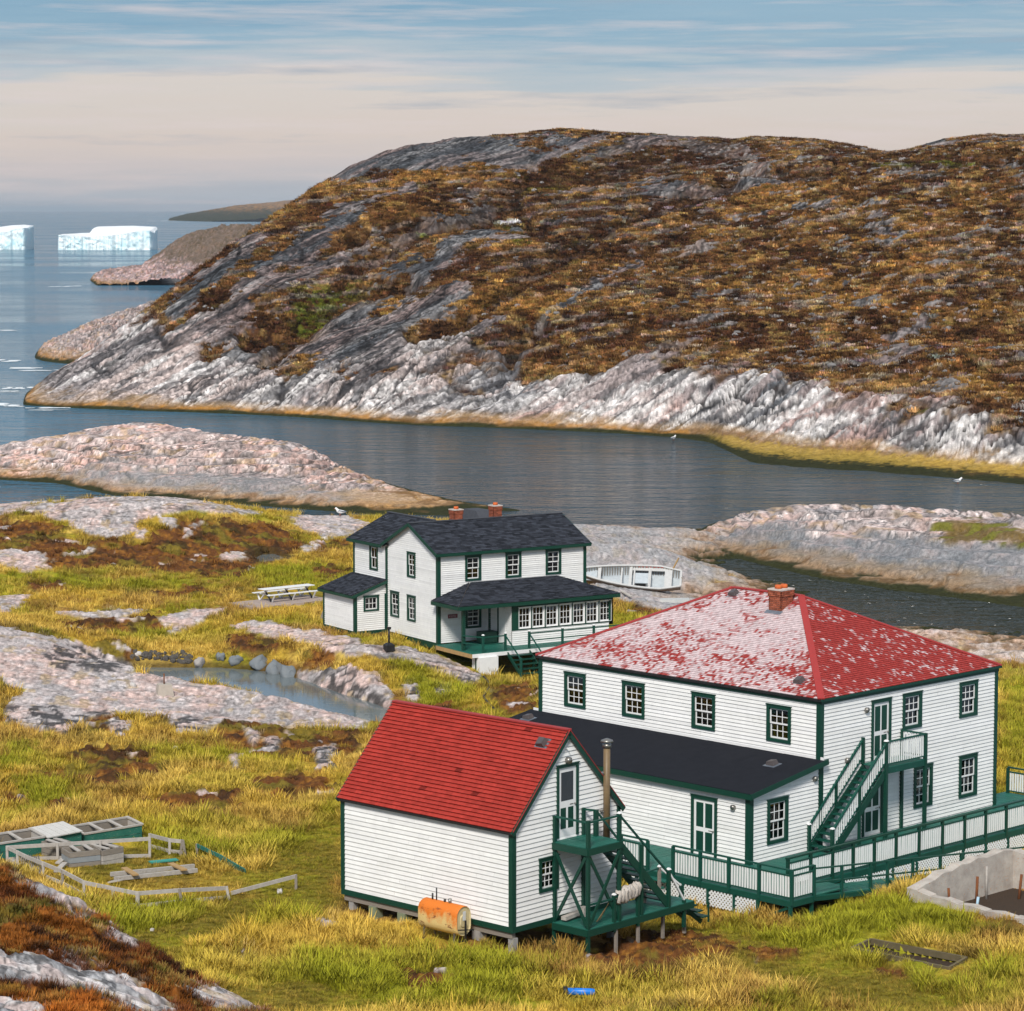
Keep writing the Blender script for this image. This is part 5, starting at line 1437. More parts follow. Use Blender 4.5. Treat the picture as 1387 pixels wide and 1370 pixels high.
for v, m in ((7.42, 'greypier'), (6.35, 'mossypier'), (5.0, 'mossypier'), (3.4, 'greypier'), (1.6, 'greypier'), (.12, 'greypier')):
    for u in (.16, SW - .2):
        q = .11 if v in (7.42, .12) else .17
        MB().box(u - q, u + q, v - q, v + q, -1.1, -.2).build('pier', M[m], SH)
for u in (.10, SW / 2, SW - .1): MB().box(u - .08, u + .08, .04, SLn - .04, -.2, -.01).build('skid_beam', M['wood'], SH)
b = MB(); b.tube([(4.30, -.22, 2.4), (4.30, -.22, 5.42)], .115, 14); sp = b.build('stovepipe', M['pipe'], SH)
MB().tube([(4.30, -.22, 5.42), (4.30, -.22, 5.55)], .145, 14).build('collar', M['metal'], sp); MB().tube([(4.30, -.22, 5.60), (4.30, -.22, 5.66), (4.30, -.22, 5.72)], [.21, .20, .05], 14).build('rain_cap', M['metal'], sp)
for z in (3.3, 4.55): MB().box(4.15, 4.45, -.23, .02, z, z + .03).build('bracket', M['metal'], sp)
b = MB(); b.tube([(0, 0, 0), (0, -.10, -.02), (0, -.16, -.05)], [.11, .13, .08], 10); wg.place('wall_lamp', b.data('wall_lamp', M['metal']), 2.57, 5.23, .02)
b = MB(); b.tube([(0, 0, 0), (0, -.07, .08), (0, -.16, .06), (0, -.17, -.04)], .018, 6); wg.place('gooseneck_lamp', b.data('gooseneck_lamp', M['white']), 2.5, 5.55, .02)

# ------------------------------------------------------------------ its green timber platform and stair
PL = frame_root(.013, 89.113, 4.094, .824, 'stair_platform', 'dark green timber platform with crossed braces and stair against the small building', 'staircase')
zt, zb_, d = 2.66, .03, 1.5
ua, ub, uc, ud = 1.93, 3.45, 5.95, 7.20
boards(PL, ua - .05, ub + .1, -d - .05, -.04, zt, 'x', seed=31)
boards(PL, ua - .08, ud, -d - .05, -.04, zb_, 'x', seed=32)
for z, u2 in ((zt, ub + .1), (zb_, ud)):
    rail(PL, (ua - .08, -d - .06, z - .13), (u2, -d - .06, z - .13), .05, .22, 'green', 'joist'); rail(PL, (ua - .08, -d - .06, z - .13), (ua - .08, -.04, z - .13), .05, .22, 'green', 'joist'); rail(PL, (u2, -d - .06, z - .13), (u2, -.04, z - .13), .05, .22, 'green', 'joist')
post(PL, (ua, -.06, 0), 3.5, .11, 'green', None, 'post', -.8); post(PL, (ua, -d, 0), 3.55, .11, 'green', None, 'post', -1.15); post(PL, (ub, -d, 0), 3.55, .11, 'green', 'white', 'post', 0)
post(PL, (ub - .12, -.06, 0), 3.55, .11, 'green', None, 'post', 0); post(PL, (ub, -.5, zt), .86, .13, 'green', None, 'post', 0)
rail(PL, (ua, -.06, zt + .82), (ua, -d, zt + .82), .06, .06); rail(PL, (ua, -d, zt + .82), (ub, -d, zt + .82), .06, .06); rail(PL, (ub - .12, -.06, zt + .84), (ub, -.5, zt + .84), .06, .06)
def xb(a, b, c, e):
    MB().beam(a, b, .05, .11).build('brace', M['green'], PL); MB().beam(c, e, .05, .11).build('brace', M['green'], PL)
xb((ua, -.10, zt - .3), (ua - .03, -d + .05, zb_ + .12), (ua - .06, -d + .05, zt - .3), (ua + .02, -.10, zb_ + .12))
xb((ua + .05, -d, zt - .3), (ub - .05, -d + .03, zb_ + .12), (ub - .05, -d - .06, zt - .3), (ua + .05, -d - .03, zb_ + .12))
for v in (-d + .02, -.52):
    MB().beam((ub, v, zt - .1), (uc, v, zb_ + .08), .05, .26).build('stringer', M['green'], PL)
for k in range(10):
    f = (k + .5) / 10; u = ub + .05 + (uc - ub) * f; z = zt - (zt - zb_) * (k + 1) / 11
    MB().box(u - .13, u + .13, -d + .03, -.5, z - .04, z).build('tread', M['green'], PL)
post(PL, (4.55, -d, 0), 2.35, .11, 'green', None, 'post', 0); post(PL, (uc, -d, 0), 1.28, .11, 'green', 'white', 'post', 0); post(PL, (uc - .1, -.55, 0), 1.05, .09, 'wood', None, 'post', 0)
rail(PL, (ub, -d, zt + .84), (uc, -d, 1.15), .06, .06); rail(PL, (ub, -.5, zt + .84), (uc - .1, -.55, 1.0), .06, .06)
post(PL, (ub - .05, -d + .1, 0), .0, .05); 
# lower rail with a stub post
post(PL, (3.2, -d - .0, 0), .92, .10, 'green', 'white', 'post', -.3); rail(PL, (ua, -d, .80), (3.2, -d, .80), .06, .06); post(PL, (4.35, -d - .03, 0), .98, .10, 'green', 'white', 'post', -.3)
rail(PL, (3.2, -d, .83), (4.35, -d, .86), .05, .05)
post(PL, (uc + .05, -.08, 0), .95, .09, 'green', None, 'post', 0); post(PL, (ud - .05, -.1, 0), .95, .09, 'wood', 'white', 'post', -.2)
rail(PL, (uc, -.1, .85), (ud - .05, -.1, .90), .05, .05)
# steps to the grass with two pale hand rails
for k in range(3):
    MB().box(ud + .02 + .3 * k, ud + .32 + .3 * k, -d + .05, -.15, zb_ - .26 - .24 * k, zb_ - .21 - .24 * k).build('tread', M['green'], PL)
for v in (-d + .35, -.45): MB().beam((ud, v, -.30), (ud + .90, v, -.92), .05, .16).build('stringer', M['green'], PL)
post(PL, (6.75, -d, 0), .12, .10, 'green', None, 'post', -.8); post(PL, (8.2, -.18, -.8), .95, .10, 'green', None, 'post', -.1); post(PL, (8.15, -d + .08, -.8), .6, .0001 + .05, 'green', None, 'post', -.1)
rail(PL, (uc, -d, 1.22), (6.75, -d, .12), .06, .06, 'white', 'hand_rail'); rail(PL, (ud - .05, -.1, .93), (8.2, -.18, .13), .06, .06, 'white', 'hand_rail')
for u, v, m in ((2.6, -.2, 'green'), (3.3, -d, 'wood'), (4.4, -d, 'wood'), (5.9, -d + .2, 'wood'), (7.0, -.4, 'wood'), (6.9, -d + .1, 'wood')):
    post(PL, (u, v, 0), -.2, .09, m, None, 'leg', -1.05)
MB().beam((2.35, -.3, -.3), (ua, -d, -.95), .05, .1).build('brace', M['green'], PL)

# ================================================================== the cottage with the dark roof
KT = .561
CO = frame_root(-4.128, 158.353, 2.838, KT, 'cottage', 'white two-storey clapboard house with dark grey roof and glazed porch by the water', 'house')
kW, kL, kH, kA = 9.85, 5.75, 5.08, 6.42
wk = Wall(CO, (0, 0, 0), (1, 0, 0), (0, -1, 0)); wkg = Wall(CO, (0, kL, 0), (0, -1, 0), (-1, 0, 0)); wk2 = Wall(CO, (kW, 0, 0), (0, 1, 0), (1, 0, 0)); wk3 = Wall(CO, (kW, kL, 0), (-1, 0, 0), (0, 1, 0))
ak = math.atan2(kA - kH, kL / 2)
gabk = lambda q: (max(0, (q - kH) / math.tan(ak)), kL - max(0, (q - kH) / math.tan(ak)))
FW = [(1.75, 2.80, 3.38, 4.82), (4.42, 5.47, 3.38, 4.82), (7.12, 8.17, 3.38, 4.82)]
GW = [(kL - 3.36, kL - 2.43, 3.40, 4.84), (kL - 5.29, kL - 4.30, .92, 2.38), (kL - 3.37, kL - 2.42, .90, 2.36)]
PWIN = (1.78, 2.80, .70, 1.98)
mb = MB()
wk.siding(mb, 0, kW, 0, kH, [op(*q) for q in FW + [PWIN]], expo=.115); wkg.siding(mb, 0, kL, -.1, kA, [op(*q) for q in GW], prof=gabk, expo=.115)
wk2.siding(mb, 0, kL, 0, kA, prof=gabk, expo=.23); wk3.siding(mb, 0, kW, 0, kH, expo=.23)
mb.build('clapboard_wall', M['siding'], CO, 'stuff')
for q, c in zip(FW, (None, None, ('pair', .6))): window(wk, *q, cols=2, rows=2 if False else 4, curtain=c, cw=.13)
for q in GW: window(wkg, *q, cols=2, rows=4, cw=.11, curtain=('pair', 1.0))
window(wk, *PWIN, cols=2, rows=4, cw=.12)
for w, Ln in ((wk, kW), (wkg, kL), (wk2, kL), (wk3, kW)):
    w.board('corner_board', -.0515, .15, -.1, kH - .02); w.board('corner_board', Ln - .15, Ln + .051, -.1, kH - .02)
wkg.board('base_board', .15, kL - .15, -.35, .0, .05); wk.board('frieze', .15, kW - .15, kH - .2, kH - .02, .05)
ovk = .25
cs, sn = math.cos(ak), math.sin(ak)
hyp = (kL / 2 + ovk) / cs; ze = kH - ovk * math.tan(ak) + .06
shingle_slope(CO, (-ovk, -ovk, ze), (1, 0, 0), (0, cs, sn), lambda t: (0, kW + 2 * ovk), hyp, .15, .33, grey_shingle, seed=41)
shingle_slope(CO, (kW + ovk, kL + ovk, ze), (-1, 0, 0), (0, -cs, sn), lambda t: (0, kW + 2 * ovk), hyp, .15, .33, grey_shingle, seed=42)
zr = ze + hyp * sn
cap(CO, (-ovk, kL / 2, zr + .04), (kW + ovk, kL / 2, zr + .04), 'greycap', .24, .04)
for u in (-ovk, kW + ovk):
    for v in (-ovk, kL + ovk): MB().beam((u, v, ze - .06), (u, kL / 2, zr - .06), .05, .18).build('rake_board', M['green'], CO)
MB().beam((-ovk, -ovk, ze - .06), (kW + ovk, -ovk, ze - .06), .04, .17).build('fascia', M['green'], CO); MB().box(-.2, kW + .2, -ovk + .03, -.02, ze - .15, ze - .13).build('soffit', M['green'], CO)
# rear wing
gv0, gv1, gu, gz1 = kL, 9.65, 5.2, 6.40
ww = Wall(CO, (.02, gv1, 0), (0, -1, 0), (-1, 0, 0))
mb = MB(); ww.siding(mb, 0, gv1 - gv0, 0, 5.0, [op(gv1 - 7.74, gv1 - 6.78, 3.36, 4.80)], expo=.115)
wwb = Wall(CO, (gu, gv1, 0), (-1, 0, 0), (0, 1, 0)); wwb.siding(mb, 0, gu, 0, 6.2, prof=lambda q: (max(0, (q - 5.0) * 1.9), gu - max(0, (q - 5.0) * 1.9)), expo=.23)
Wall(CO, (gu, gv0, 0), (0, 1, 0), (1, 0, 0)).siding(mb, 0, gv1 - gv0, 0, 5.0, expo=.23)
mb.build('clapboard_wall', M['siding'], CO, 'stuff')
window(ww, gv1 - 7.74, gv1 - 6.78, 3.36, 4.80, cols=2, rows=2, cw=.11, curtain=('full', .75))
ww.board('corner_board', -.0515, .13, 0, 4.98); ww.board('corner_board', gv1 - gv0 - .14, gv1 - gv0 - .0, 0, 4.98, .05)
aw = math.atan2(1.25, gu / 2); cw_, sw_ = math.cos(aw), math.sin(aw); zew = 5.0 - .25 * math.tan(aw) + .06; hw = (gu / 2 + .25) / cw_
shingle_slope(CO, (-.23, gv1 + .45, zew), (0, -1, 0), (cw_, 0, sw_), lambda t: (0, gv1 + .45 - gv0 + .2 + 2.2 * t / hw), hw, .15, .33, grey_shingle, seed=43)
shingle_slope(CO, (gu + .25, gv0, zew), (0, 1, 0), (-cw_, 0, sw_), lambda t: (-2.0 * t / hw, gv1 + .45 - gv0), hw, .15, .33, grey_shingle, seed=44)
MB().beam((-.25, gv1 + .45, zew - .06), (-.25, gv0 + .28, zew - .06), .04, .17).build('fascia', M['green'], CO)
cap(CO, (gu / 2, gv0 - 1.0, zew + hw * sw_ + .04), (gu / 2, gv1 + .45, zew + hw * sw_ + .04), 'greycap', .22, .04)
# hipped block behind the ridge
hb = MB(); q0 = [(5.3, 2.95), (8.6, 2.95), (8.6, 9.6), (5.3, 9.6)]; zt_ = 6.62
top = [(5.9, 5.6), (6.9, 5.6), (6.9, 7.0), (5.9, 7.0)]
hb.hexa([(a, b, 5.05) for a, b in q0] + [(a, b, zt_) for a, b in top]); hb.build('rear_roof', M['greycap'], CO)
chimney(CO, 3.05, 3.1, 6.0, 7.12, .58, .52, pots=1); chimney(CO, 5.75, 3.2, 6.0, 7.20, .56, .52, pots=1)
# lean-to
lu, lv0, lv1 = -2.06, 5.85, 9.55
wll = Wall(CO, (lu, lv1, 0), (0, -1, 0), (-1, 0, 0)); wlr = Wall(CO, (lu, lv0, 0), (1, 0, 0), (0, -1, 0)); wlb = Wall(CO, (0, lv1, 0), (-1, 0, 0), (0, 1, 0))
lt = lambda q: (max(0, (q - 2.22) / .68 * 2.06), 2.06)
mb = MB(); wll.siding(mb, 0, lv1 - lv0, .1, 2.2, expo=.115); wlr.siding(mb, 0, 2.06, .1, 2.86, [op(.55, 1.55, 1.21, 2.10)], prof=lt, expo=.115); wlb.siding(mb, 0, 2.06, .1, 2.86, prof=lambda q: (0, 2.06 - max(0, (q - 2.22) / .68 * 2.06)), expo=.23)
mb.build('clapboard_wall', M['siding'], CO, 'stuff')
window(wlr, .55, 1.55, 1.21, 2.10, cols=3, rows=2, cw=.10, meeting=False, label='small six-pane window of the lean-to')
for w, Ln in ((wll, lv1 - lv0), (wlr, 2.06)):
    w.board('base_board', 0, Ln, -.12, .1, .05); w.board('corner_board', -.0515, .12, -.1, 2.15); w.board('corner_board', Ln - .12, Ln + .051, -.1, 2.15)
al = math.atan2(.68, 2.06); hl = 2.34 / math.cos(al)
shingle_slope(CO, (lu - .28, lv1 + .25, 2.22 - .28 * math.tan(al) + .05), (0, -1, 0), (math.cos(al), 0, math.sin(al)), lambda t: (0, lv1 - lv0 + .45), hl, .15, .33, grey_shingle, seed=45)
MB().beam((lu - .28, lv1 + .25, 2.10), (lu - .28, lv0 - .2, 2.10), .04, .16).build('fascia', M['green'], CO); MB().beam((lu - .28, lv0 - .2, 2.09), (.0, lv0 - .2, 2.87), .05, .17).build('rake_board', M['green'], CO)
# porch
pv, pu0, pu1, px0 = -2.65, .05, 9.7, 3.2
boards(CO, -.2, 10.2, -4.0, -.05, -.06, 'y', seed=51); rail(CO, (-.2, -4.02, -.18), (10.2, -4.02, -.18), .05, .2, 'white', 'skirt_board'); rail(CO, (-.2, -4.0, -.2), (-.2, -.1, -.2), .05, .22, 'rawwood', 'skirt_board')
post(CO, (pu0, pv, 0), 2.38, .17, 'green', None, 'porch_post', -.1)
wp = Wall(CO, (px0, pv, 0), (1, 0, 0), (0, -1, 0)); wpl = Wall(CO, (px0, 0, 0), (0, -1, 0), (-1, 0, 0)); wpr = Wall(CO, (pu1, pv, 0), (0, 1, 0), (1, 0, 0))
PWs = [(.42 + k * .905, .42 + k * .905 + .80) for k in range(7)]
mb = MB(); wp.siding(mb, 0, pu1 - px0, -.05, .80, expo=.115); wpr.siding(mb, 0, -pv, -.05, 2.35, expo=.115); wpl.siding(mb, 0, -pv, -.05, 2.35, expo=.115); mb.build('porch_wall', M['siding'], CO, 'stuff')
fr = MB(); x = 0
edges = [0] + [q for w in PWs for q in w] + [pu1 - px0]
for k in range(0, len(edges), 2): fr.box(edges[k], edges[k + 1], -.04, .06, .80, 2.40)
fr.box(0, pu1 - px0, -.038, .058, 2.06, 2.40); fr.box(0, pu1 - px0, -.042, .062, .78, .86)
wp.place('window_band', fr.data('window_band', M['green']), 0, 0)
for i, (a, b) in enumerate(PWs): window(wp, a + .0, b - .0, .86, 2.06, cols=3, rows=3, cw=.02, mat='white', meeting=False, sash_w=.065, curtain=(None, None, ('blind', .25), None, ('full', .5), ('full', .6), ('pair', .9))[i])
MB().box(.1, pu1 - px0, -.06, -.043, 2.14, 2.18); q = MB(); q.box(.1, pu1 - px0 - .05, -.06, -.043, 2.22, 2.26); wp.place('drip_strip', q.data('drip_strip', M['white']), 0, 0)
q = MB(); q.box(.15, .85, -.05, .0, 0, 2.0); dd = wpl.place('door', q.data('door', M['white']), 1.2, -.02); q = MB(); q.box(.0, .12, -.06, .0, 0, 2.1); q.build('casing', M['green'], dd)
q = MB(); q.box(-1.0, -.75, -.035, .0, 0, 2.2); q.build('casing', M['green'], dd)
ez = 2.42; pr = [(pu0 - .5, .0), (pu0 - .5, pv - .35), (pu1 + .55, pv - .35), (pu1 + .55, 0)]
rz_ = 3.27; rA, rB = (2.05, -.02, rz_), (7.85, -.02, rz_)
def porch_slope():
    dpt = -pv + .35; h = math.hypot(dpt, rz_ - ez)
    f = lambda t: ((2.55 * t / h), (pu1 + 1.05 + .0) - (2.4 * t / h))
    shingle_slope(CO, (pu0 - .5, pv - .35, ez), (1, 0, 0), (0, dpt / h, (rz_ - ez) / h), lambda t: (f(t)[0], f(t)[1]), h, .15, .33, grey_shingle, seed=46)
    for p0, p1, r in (((pu0 - .5, 0), (pu0 - .5, pv - .35), rA), ((pu1 + .55, pv - .35), (pu1 + .55, 0), rB)):
        A = Vector((p0[0], p0[1], ez)); B = Vector((p1[0], p1[1], ez)); Rr = Vector(r)
        s = (B - A); Ls = s.length; s.normalize(); m = A + s * (Rr - A).dot(s); t = Rr - m; h2 = t.length; t.normalize(); k = (Rr - A).dot(s)
        shingle_slope(CO, A, s, t, lambda q: (k * q / h2, Ls - (Ls - k) * q / h2), h2, .15, .33, grey_shingle, seed=47)
porch_slope()
for a, b in ((0, 1), (1, 2), (2, 3)): MB().beam((*pr[a], ez - .10), (*pr[b], ez - .10), .05, .2).build('fascia', M['green'], CO)
MB().poly([(*p, ez - .19) for p in pr[::-1]]).__class__
cl = MB(); cl.poly([(p[0], p[1], ez - .15) for p in pr[::-1]]); cl.build('porch_ceiling', M['green'], CO)
# sign by the porch window
q = MB(); q.box(0, .62, -.03, 0, 0, .22); sg = wk.place('sign', q.data('sign', painted('maroon_sign_board', (.19, .012, .03), (.15, .01, .025), .5, 5)), .62, 1.36, .025)
q = MB()
for k in range(3):
    x = .05
    R = random.Random(k + 3)
    while x < .55:
        wd = R.uniform(.015, .035); q.box(x, x + wd, -.034, -.03, .045 + .055 * k, .075 + .055 * k); x += wd + R.choice((.01, .012, .03))
q.build('lettering', painted('faded_lettering', (.55, .42, .42), None, .6, 6), sg, 'stuff')
q = MB(); q.box(2.05, 3.05, -1.35, -.75, .0, .62); q.build('bench_box', M['green'], CO)
# porch rails and steps
rv = -3.9
for u in (.55, 2.0, 3.55, 5.75, 7.85): post(CO, (u, rv, -.05), .95, .11, 'teal', 'white', 'rail_post', -.3)
for a, b in ((.55, 2.0), (3.55, 5.75), (5.75, 7.85), (7.85, 10.1)):
    for h in (.78, .38): rail(CO, (a, rv, h), (b, rv, h), .06, .06)
for h in (.78, .38): rail(CO, (.55, rv, h), (-.05, -2.7, h), .06, .06)
rail(CO, (2.0, rv, .78), (2.0, rv - 1.6, -.35), .06, .06); rail(CO, (3.55, rv, .78), (3.55, rv - 1.6, -.35), .06, .06)
for u in (2.0, 3.55): post(CO, (u, rv - 1.6, -1.25), 1.0, .11, 'teal', None, 'rail_post', -.3); MB().beam((u + (.06 if u < 3 else -.06), rv - .1, -.2), (u + (.06 if u < 3 else -.06), rv - 1.6, -1.3), .05, .2).build('stringer', M['green'], CO)
for k in range(5): MB().box(2.1, 3.45, rv - .25 - .3 * (k + 1), rv - .25 - .3 * k, -.33 - .21 * k, -.28 - .21 * k).build('tread', M['green'], CO)
MB().box(.15, 1.35, -4.2, -3.4, -1.35, -.28).build('meter_box', M['white'], CO)
for u, v in ((.2, -3.8), (3.9, -3.8), (6.0, -3.8), (8.0, -3.8), (10, -3.8), (10, -.5)): post(CO, (u, v, 0), -.2, .13, 'green', None, 'leg', -1.7)
# ================================================================== things in the grass
R0 = random.Random(5)
def gpt(px, py, dz=0.0):
    v = on_ground(px, py); v.z += dz; return v
def plank(root, a, b, w, h, mat='wood', name='plank', up=(0, 0, 1)):
    return MB().beam(a, b, w, h, up).build(name, M[mat], root)

# ---- oil tank
TK = frame_root(*(SH.matrix_basis @ Vector((-.74, 1.42, 0))).to_tuple(), .824 + math.pi / 2, 'oil_tank', 'rust-streaked cream oil tank lying beside the long white wall of the small building', 'oil tank')
TK.location.z = 3.86
tw, th_, tl_ = .33, .52, 1.75
def tank_material():
    m, t, p = material('rusting_cream_paint')
    v = objvec(t, (1, 1, 1)); s = nnode(t, 'ShaderNodeSeparateXYZ'); t.links.new(v, s.inputs[0])
    n = noise_n(t, 2.6, 6, .65, objvec(t, (1, 1, .45))); n2 = noise_n(t, 14, 5, .7, v)
    h = maprange(t, s.outputs[2], .10, 1.10, -.36, .46)
    f = nnode(t, 'ShaderNodeMath', operation='ADD'); t.links.new(n, f.inputs[0]); t.links.new(h, f.inputs[1])
    f2 = nnode(t, 'ShaderNodeMath', operation='MULTIPLY_ADD'); t.links.new(n2, f2.inputs[0]); f2.inputs[1].default_value = .34; t.links.new(f.outputs[0], f2.inputs[2])
    c = mixrgb(t, maprange(t, f2.outputs[0], .56, .80, 0, 1), (.68, .50, .20), (.66, .17, .012))
    c = mixrgb(t, maprange(t, noise_n(t, 3.2, 5, .7, objvec(t, (.7, 1, 1.4))), 0.55, .63, 0, .9), c, (.16, .035, .008))
    t.links.new(c, p.inputs['Base Color']); p.inputs['Roughness'].default_value = .7
    bump_n(t, p, n2, .25, .02)
    return m
M['tank'] = tank_material()
M['tank_end'] = painted('cream_tank_end', (.58, .50, .30), (.52, .40, .18), .55, 3, .8, (.42, .12, .015), .66)
def obround(n=9):
    pts = []
    for k in range(n + 1): a = math.pi * k / n; pts.append((tw * math.cos(a), th_ + .18 + tw * .95 * math.sin(a)))
    for k in range(n + 1): a = math.pi + math.pi * k / n; pts.append((tw * math.cos(a), th_ - .18 + tw * .95 * math.sin(a)))
    return pts
prof = obround(); b = MB(); N = len(prof)
def ring(x, q): return [(x, p[0] * q, th_ + (p[1] - th_) * q) for p in prof]
rg = [ring(0, .96), ring(.03, 1)] + [ring(tl_ * k / 6, 1) for k in range(1, 6)] + [ring(tl_ - .03, 1), ring(tl_, .96)]
for q in rg: b.v += q
for i in range(len(rg) - 1):
    for k in range(N): b.f.append((i * N + k, i * N + (k + 1) % N, (i + 1) * N + (k + 1) % N, (i + 1) * N + k)); b.c.append(None); b.sm.append(True)
b.build('tank_shell', M['tank'], TK)
for x, nm in ((0.0, 'tank_end'), (tl_, 'tank_end')):
    e = MB(); sx = -1 if x == 0 else 1
    o_ = ring(x, .96); i_ = ring(x - sx * .04, .86); e.v += o_ + i_ + ring(x - sx * .04, .45) + ring(x - sx * .01, .38) + [(x - sx * .01, 0, th_)]
    for j in range(3):
        for k in range(N): e.f.append((j * N + k, j * N + (k + 1) % N, (j + 1) * N + (k + 1) % N, (j + 1) * N + k)); e.c.append(None); e.sm.append(False)
    for k in range(N): e.f.append((3 * N + k, 3 * N + (k + 1) % N, 4 * N)); e.c.append(None); e.sm.append(False)
    eo = e.build('tank_end', M['tank_end'], TK)
    if x == 0:
        MB().box(-.005, .0, -.08, .06, th_ + .02, th_ + .32).build('notice', painted('pale_notice', (.55, .62, .72), (.62, .55, .42), .6, 8), eo)
for x in (.2, tl_ - .2):
    for y in (-.22, .22): MB().beam((x, y, th_ - .35), (x, y * 1.25, -.35), .05).build('leg', M['metal'], TK)
for x, y, h, r, m in ((1.22, 0, .42, .022, 'black'), (1.38, .02, .22, .03, 'black'), (.85, 0, .10, .04, 'black'), (.62, 0, .16, .055, 'metal')):
    MB().tube([(x, y, th_ + .44), (x, y, th_ + .47 + h)], r, 8).build('pipe', M[m], TK)
MB().box(-.09, -.05, -.02, .03, -.15, th_ + .03).build('bracket_bar', M['black'], TK); MB().beam((-.07, -.36, .18), (-.07, .34, .30), .035).build('bracket_bar', M['black'], TK); MB().beam((-.08, .05, -.1), (-.08, .33, -.1), .03).build('bracket_bar', M['black'], TK)

# ---- pale netting thrown over the platform rail, boards and poles left on it
def shl(u, v, z): return SH.matrix_basis @ Vector((u, v, z))
NT = frame_root(*shl(3.35, -1.5, .9).to_tuple(), .824, 'net_bundle', 'bunched white fishing net draped over the lower rail of the green platform', 'fishing net')
M['net'] = painted('bleached_net', (.62, .58, .54), (.42, .36, .30), .9, 16, .9, (.30, .25, .2), .62, .8)
Rn = random.Random(8)
for k in range(7):
    x = .05 + k * .16; b = MB(); n = 12; base = len(b.v); rr = Rn.uniform(.17, .23)
    for i in range(7):
        xx = x - .10 + .033 * i
        for j in range(n):
            a = 2 * math.pi * j / n; q = rr * (1 - .35 * ((i - 3) / 3) ** 2) * (1 + .16 * math.sin(a * 5 + k * 2 + i) + Rn.uniform(-.06, .06))
            b.v.append((xx + .04 * math.sin(a * 3 + k), q * .8 * math.cos(a), -.04 + q * math.sin(a) - (.12 if math.sin(a) < -.2 else 0) + .02 * k))
    for i in range(6):
        for j in range(n): b.f.append((i * n + j, i * n + (j + 1) % n, (i + 1) * n + (j + 1) % n, (i + 1) * n + j)); b.c.append(None); b.sm.append(True)
    b.build('net_fold', M['net'], NT)
for i, (p, q, w, h, m, lb) in enumerate([((2.05, -.35, .16), (3.3, -.25, .22), .2, .12, 'oldwood', 'thick bleached timber lying under the crossed braces on the platform')]):
    o = MB().beam(shl(*p), shl(*q), w, h).build('timber', M[m]); tag(o, lb, 'timber')
o = MB().box(-.14, .14, -.12, .12, 0, .30).build('crate', M['oldwood'], None, None, tuple(shl(3.05, -.32, .05)), (0, 0, .9)); tag(o, 'small grey wooden box standing at the end of the timber on the platform', 'box')
for i in range(3):
    o = MB().tube([shl(2.75 + i * .14, -1.15 + i * .05, .06), shl(3.5 + i * .12, -.95 + i * .06, .42 + .03 * i)], .012, 6).build('thin_pole', M['rawwood']); tag(o, ('outermost', 'middle', 'innermost')[i] + ' of three thin tan poles leaning on the platform below the net', 'pole', 'thin poles leaning on the platform')

# ---- blue canister and hose in the grass
p = gpt(786, 1355, .24)
b = MB(); b.tube([(-.42, 0, 0), (-.40, 0, 0), (.30, 0, 0), (.42, 0, 0), (.44, 0, 0)], [.05, .11, .11, .10, .04], 12)
M['blue'] = painted('bright_blue_plastic', (.01, .16, .62), (.012, .20, .70), .35, 3)
cn = b.build('canister', M['blue'], None, None, tuple(p), (0, .06, .12)); tag(cn, 'bright blue plastic canister lying in the grass by the bottom edge', 'canister')
MB().tube([(-.40, 0, .02), (-.52, 0, .02)], .13, 10).build('cap', M['black'], cn)
def hose(name, pts, r, mat, label, cat):
    P = [gpt(x, y, .05) for x, y in pts]; o = MB().tube(P, r, 6).build(name, M[mat]); return tag(o, label, cat)
hose('hose', [(655,918),(660,924),(663,932),(659,938),(655,944),(658,950),(664,957),(670,963)], .06, 'black', 'black hose snaking down the grass below the glazed porch', 'hose')
hose('cable', [(697,1280),(705,1290),(712,1300),(722,1310),(727,1318)], .035, 'black', 'black cable dangling into the grass from the corner of the small building', 'cable')

# ---- garden: fence rails, frames, beds
def fence(name, tops, base_dy, posts, label, colour='oldwood', low=True, heights=None):
    """tops: photo points on the ground line under the rail; posts at every vertex plus extras"""
    G_ = [gpt(x, y) for x, y in tops]; c = G_[0]
    root = empty(name, tuple(c), 0, label, 'fence')
    hs = heights or [base_dy] * len(tops)
    T = [g + Vector((0, 0, h)) - c for g, h in zip(G_, hs)]
    for i in range(len(T) - 1):
        plank(root, T[i], T[i + 1], .05, .13, colour, 'rail')
        if low:
            a = T[i] - Vector((0, 0, hs[i] - .10)); b_ = T[i + 1] - Vector((0, 0, hs[i + 1] - .10)); plank(root, a, b_, .05, .12, colour, 'rail')
    for i, f, lean in posts:
        a = T[i].lerp(T[min(i + 1, len(T) - 1)], f); h = hs[i]
        plank(root, a + Vector((0, 0, .06)), a - Vector((lean, 0, h + .15)), .09, .09, 'wood' if R0.random() < .4 else colour, 'post')
    return root
M['teal_board'] = painted('flaked_green_board', (.012, .10, .075), (.03, .17, .13), .7, 3, .9, (.40, .38, .34), .62)
fence('garden_fence', [(203,1163),(10,1168),(38,1182),(85,1201),(114,1217),(186,1233),(243,1226),(307,1222)], .52, [(0,0,0),(0,.35,0),(0,.65,0),(1,0,0),(1,.5,0),(2,.45,0),(3,0,0),(4,0,0),(4,.55,0),(5,.0,0),(5,.03,.02),(6,.0,-.12),(7,0,-.12)], 'weathered grey low rail fence enclosing the old garden plot', heights=[.72,.52,.52,.52,.52,.52,.48,.42])
fence('fence_rail', [(313,1215),(401,1205)], .18, [(1,0,0)], 'sagging pale rail with one end in the grass right of the garden', low=False, heights=[.10, .45])
